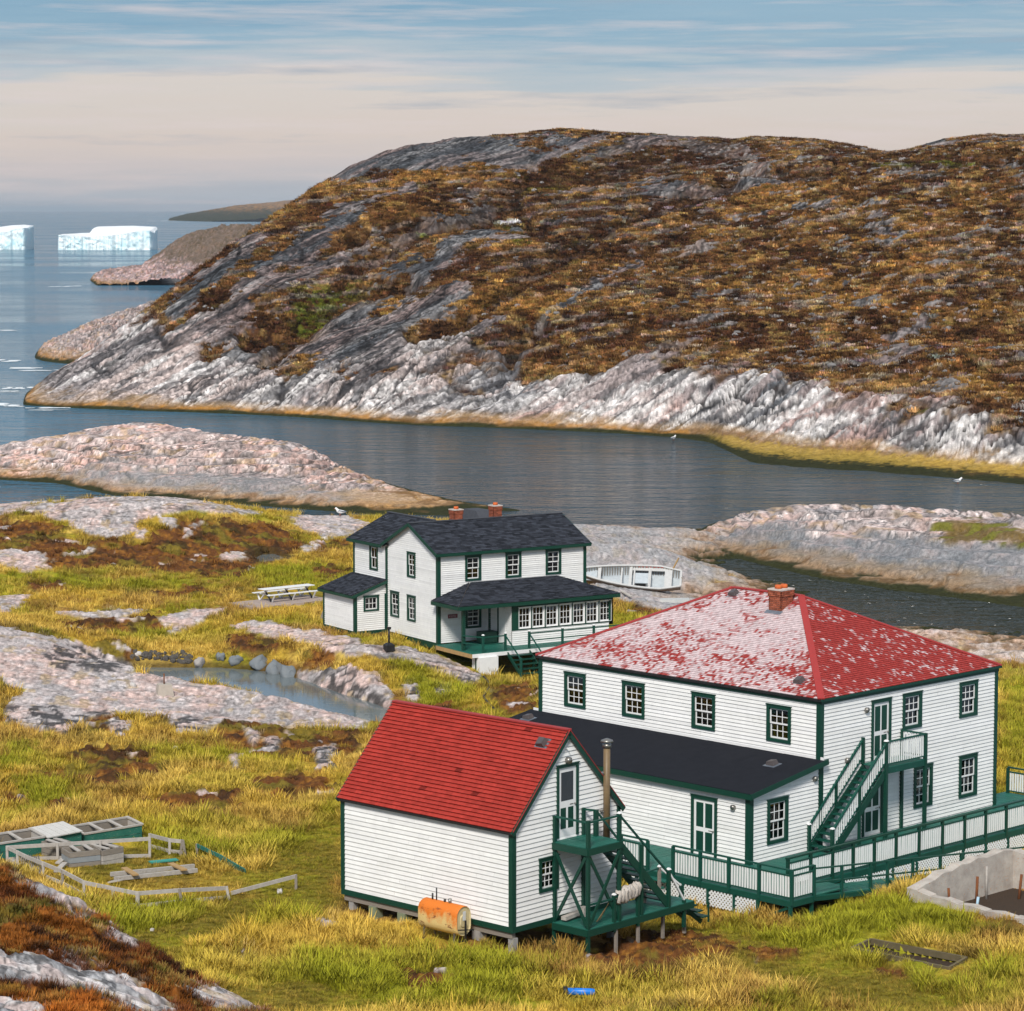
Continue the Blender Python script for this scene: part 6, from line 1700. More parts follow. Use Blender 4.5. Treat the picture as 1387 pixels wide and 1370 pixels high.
fence('fence_section', [(203,1150),(230,1158),(248,1160)], .5, [(0,0,0),(1,0,0),(1,.96,.1),(2,0,-.1)], 'short grey fence section at the far corner of the garden plot')
fence('fence_section', [(267,1164),(299,1174),(332,1184)], .46, [(0,0,0),(1,.0,0)], 'slanting fence section with a green-edged rail sinking into the grass', 'teal_board', heights=[.48,.34,.10])
M['lid'] = painted('chalky_board', (.60, .59, .56), (.45, .43, .40), .8, 5, .9, (.25, .22, .2), .64)
def cold_frame(name, p0, p1, depth, h, bays, label, lid=False):
    """open timber frame: p0-p1 photo points of the near edge at ground level"""
    A = gpt(*p0); B = gpt(*p1); d = (B - A); d.z = 0; Ln = d.length; rz = math.atan2(d.y, d.x)
    root = empty(name, (A.x, A.y, (A.z + B.z) / 2 - .05), rz, label, 'cold frame')
    for k in range(2):
        z0, z1 = k * h / 2 + .01, (k + 1) * h / 2 - .01
        MB().box(0, Ln, -.03, .03, z0, z1).build('board', M['teal_board'], root); MB().box(0, Ln, depth - .03, depth + .03, z0, z1 + .12 * k).build('board', M['wood'], root)
        MB().box(-.04, .02, .04, depth - .04, z0, z1 + .05 * k).build('board', M['teal_board'], root); MB().box(Ln - .02, Ln + .04, .04, depth - .04, z0, z1 + .05 * k).build('board', M['oldwood'], root)
    MB().box(.05, Ln - .05, .05, depth - .05, 0, .12).build('soil', M['soil'], root)
    if lid:
        for k in range(5): MB().hexa([(k * Ln / 5 + .01, -.12, h + .02), ((k + 1) * Ln / 5 - .01, -.12, h + .02), ((k + 1) * Ln / 5 - .01, depth + .1, h + .20), (k * Ln / 5 + .01, depth + .1, h + .20), (k * Ln / 5 + .01, -.12, h + .06), ((k + 1) * Ln / 5 - .01, -.12, h + .06), ((k + 1) * Ln / 5 - .01, depth + .1, h + .24), (k * Ln / 5 + .01, depth + .1, h + .24)]).build('lid_board', M['lid'], root)
    else:
        for k in range(bays + 1):
            x = Ln * k / bays; MB().hexa([(x - .06, -.05, h), (x + .06, -.05, h), (x + .06, depth + .05, h + .12), (x - .06, depth + .05, h + .12), (x - .06, -.05, h + .05), (x + .06, -.05, h + .05), (x + .06, depth + .05, h + .17), (x - .06, depth + .05, h + .17)]).build('cross_bar', M['oldwood'], root)
        MB().box(0, Ln, depth - .05, depth + .06, h + .10, h + .16).build('cap_rail', M['oldwood'], root); MB().box(0, Ln, -.06, .05, h - .02, h + .04).build('cap_rail', M['oldwood'], root)
M['soil'] = painted('dark_soil', (.055, .032, .018), (.03, .02, .012), .95, 6, .9, None, .6, .8)
cold_frame('cold_frame', (-2, 1164), (60, 1156), .95, .62, 2, 'green-sided cold frame of two open bays at the left edge')
cold_frame('cold_frame', (62, 1155), (110, 1150), .95, .62, 1, 'cold frame closed by a pale boarded lid', True)
cold_frame('cold_frame', (113, 1149), (192, 1140), .95, .62, 3, 'green-sided cold frame of three open bays nearest the fence corner')
def raised_bed(p0, p1, depth, h, label, mats=('wood', 'wood', 'oldwood')):
    A = gpt(*p0); B = gpt(*p1); d = (B - A); d.z = 0; Ln = d.length; rz = math.atan2(d.y, d.x)
    root = empty('raised_bed', (A.x, A.y, (A.z + B.z) / 2 - .05), rz, label, 'planting box')
    for k in range(3):
        z0, z1 = k * h / 3 + .008, (k + 1) * h / 3 - .008; m = M[mats[k]]
        MB().box(0, Ln, -.025, .025, z0, z1).build('plank', m, root); MB().box(.0, Ln, depth - .025, depth + .025, z0, z1).build('plank', m, root)
        MB().box(-.03, .02, .03, depth - .03, z0, z1).build('plank', m, root); MB().box(Ln - .02, Ln + .03, .03, depth - .03, z0, z1).build('plank', m, root)
    MB().box(.03, Ln - .03, .03, depth - .03, 0, h * .55).build('soil', M['soil'], root)
    for x in (.3, .72): MB().box(Ln * x - .07, Ln * x + .07, 0, depth, h + .003, h + .04).build('cross_board', M['oldwood'], root)
M['bluewood'] = painted('blue_grey_board', (.28, .30, .31), (.20, .22, .24), .85, 5, .9, None, .6, .2)
raised_bed((95, 1176), (136, 1172), .9, .60, 'weathered three-plank planting box with a blue-grey middle plank', ('wood', 'bluewood', 'wood'))
raised_bed((139, 1172), (167, 1169), 1.0, .60, 'paler bleached planting box standing next to a grey one', ('oldwood', 'oldwood', 'wood'))
raised_bed((73, 1164), (98, 1161), .8, .58, 'small grey planting box half hidden behind the blue-grey one', ('wood', 'wood', 'wood'))
PF = gpt(150, 1190); pf = empty('plank_frame', tuple(PF), 0, 'open frame of white planks lying flat round dark soil in the garden', 'plank frame')
def rel(px, py, c, dz): return gpt(px, py, dz) - c
plank(pf, rel(150, 1190, PF, .12), rel(263, 1178, PF, .12), .10, .14, 'oldwood'); plank(pf, rel(155, 1196, PF, .12), rel(267, 1184, PF, .12), .10, .14, 'oldwood')
plank(pf, rel(168, 1184, PF, .22), rel(184, 1195, PF, .22), .22, .05, 'rawwood'); plank(pf, rel(231, 1178, PF, .22), rel(250, 1188, PF, .22), .22, .05, 'rawwood')
sb = MB(); q = [rel(154, 1192, PF, .07), rel(158, 1194, PF, .07), rel(262, 1183, PF, .07), rel(258, 1180, PF, .07)]; sb.poly(q); sb.build('soil', M['soil'], pf)
M['turq'] = painted('turquoise_board', (.03, .30, .24), (.05, .24, .2), .7, 5)
o = MB().beam(gpt(203, 1172, .08), gpt(240, 1170, .12), .26, .05).build('board', M['turq']); tag(o, 'turquoise painted board lying on the garden grass', 'board')
for i, (a, b, lb) in enumerate([((78, 1172), (92, 1166), 'pale broken board lying at the corner of the blue-grey planting box'), ((148, 1198), (165, 1199), 'short white board lying flat below the plank frame'), ((76, 1184), (88, 1176), 'grey board leaning on the inside of the garden fence')]):
    o = MB().beam(gpt(*a, .06), gpt(*b, .16), .2, .05).build('board', M['oldwood']); tag(o, lb, 'board')
st = empty('stick_heap', tuple(gpt(38, 1178)), 0, 'heap of grey sticks leaning inside the left garden fence', 'sticks')
for k in range(11):
    a = rel(26 + k * 2.6, 1172 + k * .6, st.location, .42); b_ = rel(32 + k * 2.8, 1180 + k * 1.0, st.location, .03); MB().tube([a, b_], .022, 5).build('stick', M['wood'], st)

# ---- ruined concrete foundation
FD = frame_root(11.21, 102.72, 3.3, BT, 'foundation', 'roofless concrete foundation with rusty rods at the right-hand edge of the grass', 'ruin')
M['conc'] = painted('lichened_concrete', (.56, .52, .46), (.30, .26, .23), .95, 2.4, .7, (.50, .20, .07), .60, .8)
M['mosswood'] = painted('mossy_old_timber', (.17, .13, .075), (.10, .085, .04), .9, 4, .9, (.30, .27, .2), .66, .4)
def B_uv(px, py, z):
    P = at(px, py, z); d = Vector((P[0] - 11.21, P[1] - 102.72)); c, s = math.cos(BT), math.sin(BT)
    return (d.x * c + d.y * s, -d.x * s + d.y * c)
A_ = B_uv(1232, 1199, 4.05); Bc = B_uv(1356, 1172, 4.55)
fu0, fv = A_[0], A_[1] - .1; fu1 = fu0 + 6.0; fl = 6.5
def wallrun(a, b, t, hs, seed):
    R = random.Random(seed); mb = MB(); n = len(hs) - 1; a = Vector(a); b = Vector(b); d = (b - a) / n; e = (b - a).normalized(); q = Vector((-e.y, e.x)) * t / 2
    for k in range(n):
        p0 = a + d * k; p1 = a + d * (k + 1)
        mb.hexa([(p0.x - q.x, p0.y - q.y, -1.2), (p1.x - q.x, p1.y - q.y, -1.2), (p1.x + q.x, p1.y + q.y, -1.2), (p0.x + q.x, p0.y + q.y, -1.2),
                 (p0.x - q.x, p0.y - q.y, hs[k]), (p1.x - q.x, p1.y - q.y, hs[k + 1]), (p1.x + q.x, p1.y + q.y, hs[k + 1] + R.uniform(-.03, .03)), (p0.x + q.x, p0.y + q.y, hs[k] + R.uniform(-.03, .03))])
    return mb.build('wall', M['conc'], FD)
wallrun((fu0, fv), (fu1, fv), .42, [.62, .74, .80, .97, .95, 1.10, 1.06, 1.18, 1.10, 1.13, 1.20, 1.12, 1.02], 1)
wallrun((fu0 + .18, fv - .2), (fu0 + .18, fv - fl), .36, [.60, .50, .52, .44, .47, .40, .44, .38, .42, .36, .38, .33], 2)
wallrun((fu1 - .2, fv - .2), (fu1 - .2, fv - fl), .42, [1.1, .95, .9, .85, .8, .8], 3)
MB().box(fu0 + .3, fu1 - .3, fv - fl, fv - .2, -1.2, -.25).build('earth_floor', M['soil'], FD)
for i, (u, v, h, r, m, lx) in enumerate([(2.6, -.8, 1.05, .05, 'rust', .05), (1.5, -.5, .8, .045, 'rust', -.1), (3.6, -.5, 1.2, .04, 'oldwood', 0), (4.4, -1.3, .9, .05, 'rust', .15), (2.2, -1.1, .45, .05, 'bluepipe', .1), (.9, -.45, .6, .04, 'rust', -.05), (4.2, -2.1, .55, .05, 'white', -.2)]):
    M.setdefault('rust', painted('rusty_iron', (.13, .045, .02), (.20, .07, .02), .85, 8)); M.setdefault('bluepipe', painted('pale_blue_pipe', (.40, .58, .70), None, .5, 4))
    MB().tube([(fu0 + u, fv + v, -.3), (fu0 + u + lx, fv + v, -.3 + h)], r, 7).build('rod', M[m], FD)

# ---- sunken planting trough
TR = gpt(1160, 1279); tr = empty('planting_trough', tuple(TR), 0, 'long sunken timber trough of dark soil in the grass at lower right', 'planting trough')
def _tp(x, y):
    P = at(x, y, 3.8); return Vector((P[0], P[1], float(_tps(P[0], P[1])) + .05)) - TR
cs_ = [_tp(x, y) for x, y in ((1154, 1279), (1180, 1268), (1309, 1306), (1285, 1320))]
for a, b in ((0, 1), (1, 2), (2, 3), (3, 0)): plank(tr, cs_[a], cs_[b], .09, .20, 'mosswood', 'plank')
q = MB(); q.poly([c - Vector((0, 0, .16)) for c in cs_]); q.build('soil', M['soil'], tr)

# ---- picnic table on its slab
PA = gpt(352, 818); PB = gpt(428, 811); d = PB - PA; rzp = math.atan2(d.y, d.x)
sl_ = empty('slab', tuple(gpt(385, 818)), rzp + .03, 'pinkish broken paving slab under the picnic table', 'slab')
b = MB(); R_ = random.Random(3)
for k in range(8):
    b.hexa([(-2.9 + k * .75, -1.0 + R_.uniform(-.1, .1), -.2), (-2.9 + (k + 1) * .74, -1.0 + R_.uniform(-.1, .1), -.2), (-2.9 + (k + 1) * .74, 1.9, -.2), (-2.9 + k * .75, 1.9, -.2), (-2.9 + k * .75, -1.0, .10), (-2.9 + (k + 1) * .74, -1.0, .10), (-2.9 + (k + 1) * .74, 1.9, .10), (-2.9 + k * .75, 1.9, .10)])
b.build('paving', painted('pinkish_paving', (.40, .31, .27), (.30, .25, .22), .9, 3, .8, None, .6, .4), sl_)
PT = empty('picnic_table', tuple(gpt(388, 814, .12)), rzp + .03, 'long white picnic table with two benches on a slab left of the lean-to', 'picnic table')
for k in range(4): MB().box(-1.9, 1.9, -.38 + k * .19, -.38 + k * .19 + .17, .72, .765).build('table_plank', M['white'], PT)
for s in (-1, 1): MB().box(-1.95, 1.95, s * .82 - .14, s * .82 + .14, .43, .47).build('bench_plank', M['white'], PT)
for x in (-1.55, 0, 1.55):
    for s in (-1, 1): MB().beam((x, s * .2, .72), (x, -s * .62, 0), .05, .10, (1, 0, 0)).build('leg', M['black'] if s > 0 else M['white'], PT)
    MB().box(x + .03, x + .07, -.85, .85, .36, .43).build('bench_bearer', M['white'], PT)
    for s in (-1, 1): MB().beam((x, s * .95, .42), (x, s * .7, 0), .05, .09, (1, 0, 0)).build('bench_leg', M['white'], PT)

# ---- boat drawn up on the rocks
BO = empty('boat', tuple(gpt(853, 797, .18)), math.radians(-6), 'white wooden fishing boat, open and weathered, listing on the shore rocks', 'boat')
BO.rotation_euler = Euler((math.radians(35), math.radians(1.5), math.radians(-5)), 'XYZ')
M['boat_white'] = painted('weathered_boat_white', (.55, .55, .54), (.40, .40, .39), .75, 4, .9, (.22, .18, .15), .64, .2)
M['boat_in'] = painted('pale_blue_grey_boat_paint', (.50, .55, .58), (.34, .38, .41), .7, 4, .9, (.18, .17, .16), .64, .2)
M['boat_out'] = painted('bare_brown_hull', (.20, .13, .085), (.30, .25, .21), .85, 3, .9, (.45, .42, .40), .62, .3, (1, 4, 1))
BL, BW, BD = 6.9, 1.12, .82
def bsec(f):
    """half breadth, keel height, gunwale height at f (0 bow, 1 stern)"""
    w = BW * math.sin(math.pi * min(1, (f + .02) * .62 + .0)) ** .62 if f < .8 else BW * (1.0 - .32 * (f - .8) / .2) * math.sin(math.pi * .8 * .62 + .04) ** .62
    return w, .06 + .32 * max(0, .18 - f) / .18, BD + .42 * (1 - f) ** 2 * .9
hull = MB(); inn = MB(); NS, NR = 20, 9
def bpt(i, j, off=0.0):
    f = i / NS; w, k, g = bsec(f); t = abs(j) / NR; s = 1 if j > 0 else -1
    y = (w - off) * math.sin(t * math.pi / 2) ** .7; z = k + off + (g - k - off) * (1 - math.cos(t * math.pi / 2)) ** .9
    return (-BL / 2 + BL * f, s * max(0, y), z)
for i in range(NS):
    for j in range(-NR, NR):
        hull.quad(bpt(i, j), bpt(i, j + 1), bpt(i + 1, j + 1), bpt(i + 1, j), None, True); inn.quad(bpt(i, j, .05), bpt(i + 1, j, .05), bpt(i + 1, j + 1, .05), bpt(i, j + 1, .05), None, True)
hull.poly([bpt(NS, j) for j in range(-NR, NR + 1)])
inn.poly([bpt(NS, j, .05) for j in range(NR, -NR - 1, -1)])
hull.build('hull', M['boat_out'], BO); inn.build('inner_planking', M['boat_in'], BO)
g = MB()
for s in (-1, 1):
    for i in range(NS):
        a = Vector(bpt(i, s * NR)); c = Vector(bpt(i + 1, s * NR)); g.beam(a, c, .13, .07)
a = Vector(bpt(NS, -NR)); c = Vector(bpt(NS, NR)); g.beam(a, c, .13, .10); g.build('gunwale', M['boat_white'], BO)
rb = MB()
for i in range(1, 40):
    f = i / 40 * NS
    for s in (-1, 1): 
        k = int(f); t = f - k; A = Vector(bpt(k, s * NR, .06)).lerp(Vector(bpt(min(k + 1, NS), s * NR, .06)), t); Bq = Vector(bpt(k, s * 4, .06)).lerp(Vector(bpt(min(k + 1, NS), s * 4, .06)), t); rb.beam(A, Bq, .05, .04)
rb.build('ribs', M['wood'], BO, 'stuff')
for x, wd, z in ((-2.05, .22, .80), (.05, .20, .82), (1.35, .18, .82), (2.6, .5, .78)):
    f = (x + BL / 2) / BL; w, k, gg = bsec(f); MB().box(x - wd / 2, x + wd / 2, -w + .06, w - .06, gg - .12, gg - .06).build('thwart', M['boat_white'], BO)
MB().box(.25, 1.25, -.5, .5, .35, .72).build('engine_box', M['boat_in'], BO); MB().box(.4, 1.1, -.52, -.505, .42, .66).build('hatch', M['black'], BO)
MB().box(.15, 2.4, .72, 1.0, .70, .76).build('side_deck', M['boat_white'], BO); MB().box(-3.2, -2.2, -.5, .5, .78, .83).build('fore_deck', M['boat_in'], BO)
for x in (-.55, .30, 1.30): MB().beam((x, -.85, .80), (x, .85, .80), .10, .06).build('coaming', M['boat_white'], BO)
q = MB()
for k in range(9): q.box(.0 + k * .26, .0 + k * .26 + .13, .985 + 0, 1.0, .80, .86)
q.build('red_lettering', painted('faded_red_lettering', (.55, .06, .05), None, .6, 6), BO, 'stuff')
MB().beam((2.9, .95, .85), (3.25, 1.25, 1.55), .10, .05).build('tiller', M['rawwood'], BO)
MB().tube([(BL / 2 + .02, 0, .3), (BL / 2 + .06, 0, .9)], .05, 6).build('rudder_post', M['wood'], BO)
for i, (a, b, w, h, m, lb) in enumerate([((842, 803), (855, 812), .22, .06, 'oldwood', 'grey plank slanting on the stones in front of the boat'), ((822, 808), (834, 806), .2, .06, 'oldwood', 'short bleached plank lying by the porch corner'), ((795, 791), (812, 789), .16, .06, 'oldwood', 'pale plank propped under the bow of the boat')]):
    o = MB().beam(gpt(*a, .1), gpt(*b, .16), w, h).build('board', M[m]); tag(o, lb, 'board')
o = MB(); o.hexa([(-1.0, -.42, 0), (1.0, -.42, 0), (1.0, .42, 0), (-1.0, .42, 0), (-.96, -.40, .20), (.98, -.40, .22), (.9, .40, .24), (-1.0, .40, .20)]); o = o.build('slab', painted('pale_flat_slab', (.50, .50, .48), (.40, .42, .42), .8, 3), None, None, tuple(gpt(914, 817, .02)), (0, 0, -.06)); tag(o, 'pale grey flat slab lying on the shore between boat and red roof', 'slab')
q = gpt(908, 795, -.05); o = MB().box(-.3, .3, -.2, .2, 0, .2).build('prop_block', M['oldwood'], None, None, tuple(q), (0, 0, .2)); tag(o, 'small white block wedged under the stern of the boat', 'block')

# ---- bollard, concrete block
p = gpt(527, 884, -.02); bo = empty('lamp_bollard', tuple(p), .5, 'short black post on a square black base on the rock before the cottage', 'bollard')
b = MB(); b.hexa([(-.24, -.24, 0), (.24, -.24, 0), (.24, .24, 0), (-.24, .24, 0), (-.24, -.24, .34), (.24, -.24, .34), (.24, .24, .34), (-.24, .24, .34)]); b.hexa([(-.24, -.24, .341), (.24, -.24, .341), (.24, .24, .341), (-.24, .24, .341), (-.12, -.12, .46), (.12, -.12, .46), (.12, .12, .46), (-.12, .12, .46)]); b.build('base', M['black'], bo)
MB().tube([(0, 0, .46), (0, 0, 1.22)], .055, 8).build('pole', M['black'], bo); MB().box(-.09, .09, -.09, .09, 1.22, 1.34).build('head', M['black'], bo)
p = gpt(223, 942, -.08); cb = empty('concrete_block', tuple(p), .3, 'pale concrete block with a rusty upright rod beside the pond', 'concrete block')
b = MB(); b.hexa([(-.42, -.36, 0), (.42, -.36, 0), (.42, .36, 0), (-.42, .36, 0), (-.34, -.28, .62), (.33, -.28, .60), (.33, .28, .62), (-.34, .28, .62)]); b.build('block', painted('cast_concrete', (.46, .41, .35), (.36, .32, .27), .9, 4, .8, None, .6, .4), cb); MB().tube([(-.02, 0, .6), (-.02, 0, 1.15)], .035, 7).build('rod', M['rust'], cb)
q = gpt(434, 842); o = MB().beam((q.x, q.y, q.z), (q.x + .5, q.y + .2, q.z + 1.35), .35, .05).build('board', M['wood']); tag(o, 'grey board leaning on the far corner of the lean-to', 'board')

# ---- stones along the pond bank and scattered on the grass
def stone(px, py, r, label, group=None, col=None, flat=.6, seed=0):
    R = random.Random(seed * 7 + int(px)); big = r > .28; n, m = (18, 12) if big else (10, 6); b = MB(); p = gpt(px, py); ph = [R.uniform(0, 6) for _ in range(6)]
    for i in range(m + 1):
        th = math.pi * i / m
        for j in range(n):
            a = 2 * math.pi * j / n; dx, dy, dz = math.sin(th) * math.cos(a), math.sin(th) * math.sin(a), math.cos(th)
            nn = float(fbm(np.array([dx * 1.6 + ph[0] + dz]), np.array([dy * 1.6 + ph[1] - dz]), 3, seed)[0]) - .5
            q = r * (1 + .9 * nn + .10 * math.sin(2 * a + ph[2])); q = min(q, r * (.80 + .22 * abs(math.cos(a + ph[3]))) / max(.55, abs(dx * math.cos(ph[3]) + dy * math.sin(ph[3])) + .35))
            b.v.append((q * dx, q * .85 * dy, q * flat * dz))
    for i in range(m):
        for j in range(n): b.f.append((i * n + j, (i + 1) * n + j, (i + 1) * n + (j + 1) % n, i * n + (j + 1) % n)); b.c.append(None); b.sm.append(big)
    o = b.build('stone', M[col or 'stone'], None, None, (p.x, p.y, p.z + r * flat * .25), (0, 0, R.uniform(0, 3))); return tag(o, label, 'stone', group)
M['stone'] = painted('grey_stone', (.26, .245, .235), (.38, .35, .33), .9, 3, .9, (.05, .05, .05), .62, .4)
M['darkstone'] = painted('wet_dark_stone', (.055, .05, .045), (.10, .09, .08), .8, 4, .9, (.16, .11, .03), .66, .4)
M['palestone'] = painted('pale_stone', (.55, .52, .50), (.42, .40, .38), .9, 4, .9, None, .6, .3)
M['bluestone'] = painted('blue_grey_stone', (.13, .155, .175), (.20, .21, .215), .85, 3, .9, (.40, .36, .10), .68, .3)
for k in range(45):
    x = 182 + (k % 15) * 5.4 + R0.uniform(-2, 2); y = 888 + (k // 20) * 5 + R0.uniform(-2, 2)
    stone(x, y, R0.uniform(.11, .24), 'dark lichened stone in the rubble bank behind the pond', 'rubble stones behind the pond', 'darkstone', .7, k)
for x, y, r, c, lb in [(270, 903, .4, 'stone', 'low grey stone at the water edge left of the blue-grey stones'), (298, 893, .36, 'bluestone', 'rounded blue-grey stone on the bank, left of the pair'), (319, 898, .42, 'bluestone', 'taller blue-grey stone on the bank, right of the pair'),
        (132, 1237, .16, 'palestone', 'white stone in the grass below the garden corner'), (206, 1262, .1, 'palestone', 'tiny white stone on the mown path'), (379, 1210, .16, 'palestone', 'white stone in the trodden grass under the sagging rail'), (268, 1172, .22, 'palestone', 'pale stone beside the slanting fence section'), (238, 1016, .17, 'palestone', 'lone white stone in the tall grass below the rock slab'),
        (1330, 800, .5, 'stone', 'small loose stone at the water edge of the long rock'), (180, 930, .2, 'palestone', 'white stone near the left tip of the pond'), (187, 890, .22, 'palestone', 'pale stone at the left end of the rubble bank')]:
    stone(x, y, r, lb, None, c, .75)
for k, (x, y) in enumerate([(335,930),(352,934),(366,940),(380,946),(395,952)]):
    pass
# slanting slabs on the pond bank
for k, (x, y, lb) in enumerate([(352, 903, 'leftmost slanting blue-grey rock on the far bank of the pond'), (372, 910, 'middle slanting blue-grey rock on the far bank of the pond'), (391, 917, 'rightmost slanting blue-grey rock on the far bank of the pond')]):
    o = stone(x, y, .62, lb, None, 'bluestone', .75, 70 + k); o.rotation_euler = (.75, .25, .35); o.scale = (1.0, 1.25, .62); o['category'] = 'rock'

# ---- gulls
def gull(x, y, z, rz, label, s=1.0):
    root = empty('gull', (x, y, z), rz, label, 'bird')
    b = MB(); b.tube([(-.30 * s, 0, .20 * s), (-.18 * s, 0, .20 * s), (0, 0, .19 * s), (.14 * s, 0, .23 * s), (.2 * s, 0, .31 * s), (.27 * s, 0, .35 * s), (.31 * s, 0, .34 * s)], [.02 * s, .065 * s, .10 * s, .085 * s, .055 * s, .06 * s, .02 * s], 10); b.build('body', M['white'], root)
    for sg in (-1, 1):
        w = MB(); w.hexa([(-.34 * s, sg * .05 * s, .19 * s), (.06 * s, sg * .09 * s, .20 * s), (.06 * s, sg * .11 * s, .24 * s), (-.32 * s, sg * .06 * s, .22 * s), (-.34 * s, sg * .04 * s, .23 * s), (.02 * s, sg * .07 * s, .28 * s), (.02 * s, sg * .09 * s, .28 * s), (-.32 * s, sg * .05 * s, .24 * s)]); w.build('wing', M['flash'], root)
        MB().tube([(.0, sg * .04 * s, 0), (.0, sg * .04 * s, .14 * s)], .01 * s, 5).build('leg', M['clay'], root)
    MB().tube([(.31 * s, 0, .34 * s), (.38 * s, 0, .325 * s)], [.018 * s, .006 * s], 6).build('beak', M['clay'], root)
p = gpt(461, 699); gull(p.x, p.y, p.z, 2.6, 'white gull standing on the grey rock left of the cottage roof', 1.7)
p = at(1297, 655, .1); gull(p[0], p[1], .02, .4, 'white gull on the water under the right-hand shore', 1.7)
p = at(912, 596, .1); gull(p[0], p[1], .02, .9, 'white gull on the water at the foot of the pale cliff', 1.6)

# ---- icebergs
def ice_mat():
    m, t, p = material('iceberg_ice')
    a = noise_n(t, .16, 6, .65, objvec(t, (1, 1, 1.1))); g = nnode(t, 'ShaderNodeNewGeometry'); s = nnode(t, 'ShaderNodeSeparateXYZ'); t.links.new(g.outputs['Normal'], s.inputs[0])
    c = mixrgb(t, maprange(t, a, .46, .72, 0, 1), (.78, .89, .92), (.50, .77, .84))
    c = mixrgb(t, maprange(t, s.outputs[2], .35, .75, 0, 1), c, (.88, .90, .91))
    t.links.new(c, p.inputs['Base Color']); p.inputs['Roughness'].default_value = .5
    bump_n(t, p, noise_n(t, .35, 6, .7, objvec(t, (1, 1, .8))), .8, 1.4)
    return m
M['ice'] = ice_mat()
def iceberg(cx, base_y, x0, x1, topf, topb, depth, label, seed):
    """x0,x1 photo columns; topf/topb: photo heights (px) of the front and back edge of the top, functions of the column"""
    P0 = at(cx, base_y, 0.0); y0 = P0[1]; pxm = y0 / FPX / math.cos(PITCH) * 1.0
    nx, nd, nz = 90, 26, 14; root_y = y0; b = MB(); wid = (x1 - x0) * pxm
    def edge(f): return 1.6 * (fbm(np.array([f * 9.0]), np.array([seed + .3]), 4, seed)[0] - .5) * 6
    F = np.linspace(0, 1, nx)
    xs = (-wid / 2 + wid * F)
    ef = (fbm(F * 14, F * 0 + .5, 4, seed) - .5) * 9
    zf = np.array([topf(x0 + (x1 - x0) * f) for f in F]) * pxm; zb = np.array([topb(x0 + (x1 - x0) * f) for f in F]) * pxm
    pr = np.minimum(1, np.minimum(F, 1 - F) / .03) ** .5
    rows = []
    for k in range(nz + 1):
        t = k / nz
        n = (fbm(F * 26 + t * 2, F * 0 + t * 5, 4, seed + 3) - .5) * 2.2
        rows.append(np.stack([xs * (1 - .012 * t), ef * pr + n + (1 - pr) * depth * .35 + 1.5 * t, -1.0 + (zf + 1.0) * t], -1))
    for k in range(1, nd + 1):
        t = k / nd
        n = (fbm(F * 10, F * 0 + t * 4, 4, seed + 5) - .5) * 1.2 * math.sin(math.pi * t)
        rows.append(np.stack([xs * (1 - .012), ef * pr * (1 - t) + (1 - pr) * depth * .35 * (1 - t) + depth * (t * pr + .35 * t * (1 - pr)) + 1.5, zf + (zb - zf) * sstep(0, 1, np.array(t) * 1.15) + n], -1))
    rows.append(rows[-1] * (1, 1, 0) + (0, 0, -1))
    for r in rows: b.v += [tuple(q) for q in r]
    for i in range(len(rows) - 1):
        for j in range(nx - 1): b.f.append((i * nx + j, i * nx + j + 1, (i + 1) * nx + j + 1, (i + 1) * nx + j)); b.c.append(None); b.sm.append(False)
    for j in (0, nx - 1): b.f.append(tuple(i * nx + j for i in range(len(rows)))); b.c.append(None); b.sm.append(False)
    o = b.build('iceberg', M['ice'], None, None, (P0[0], y0, 0)); tag(o, label, 'iceberg')
iceberg(141, 339, 76, 207, lambda x: float(np.interp(x, [76, 80, 115, 120, 160, 185, 203, 207], [19, 20.5, 17.5, 17.0, 20, 24.5, 26, 22])), lambda x: float(np.interp(x, [76, 80, 113, 117, 122, 170, 202, 207], [20, 21, 22.5, 29, 31, 32, 30.5, 25])), 42, 'long blue-white tabular iceberg with a raised right part on the horizon', 3)
iceberg(-12, 338.5, -58, 37, lambda x: float(np.interp(x, [-58, 10, 20, 36, 37], [20, 23.5, 27, 29, 26])), lambda x: float(np.interp(x, [-58, 5, 20, 35, 37], [24, 32, 33, 31.5, 28])), 40, 'blue-white iceberg cut off by the left edge of the picture', 9)

# ---- surf on the points
fm = MB(); Rf = random.Random(12)
M['foam'] = painted('sea_foam', (.80, .82, .83), (.62, .68, .70), .8, 3)
def foam(px, py, w, d, n=7):
    P = at(px, py, 0.0)
    for k in range(n):
        cx = P[0] + Rf.uniform(-w / 2, w / 2); cy = P[1] + Rf.uniform(-d / 2, d / 2); L_ = w / n * Rf.uniform(.8, 2.2); m = 9
        fm.poly([(cx + L_ * math.cos(2 * math.pi * i / m) * Rf.uniform(.6, 1.1), cy + d * .28 * math.sin(2 * math.pi * i / m) * Rf.uniform(.5, 1.1), .03 + .02 * Rf.random() + .0005 * k) for i in range(m)])
for q in [(26,526,5,9,8),(14,530,3,7,4),(8,548,5,9,6),(20,551,4,5,5),(65,553,9,5,7),(6,489,6,14,5),(30,499,9,9,5),(60,502,8,7,4),(88,388,12,26,6),(214,299.6,60,300,5),(430,628,1.6,3,6),(454,634,1.2,3,4),(60,556,6,3,4),(14,448,5,10,2)]: foam(q[0], q[1], q[2] * .7, q[3] * .5, q[4])
fm.build('surf_foam', M['foam'], None, 'stuff')

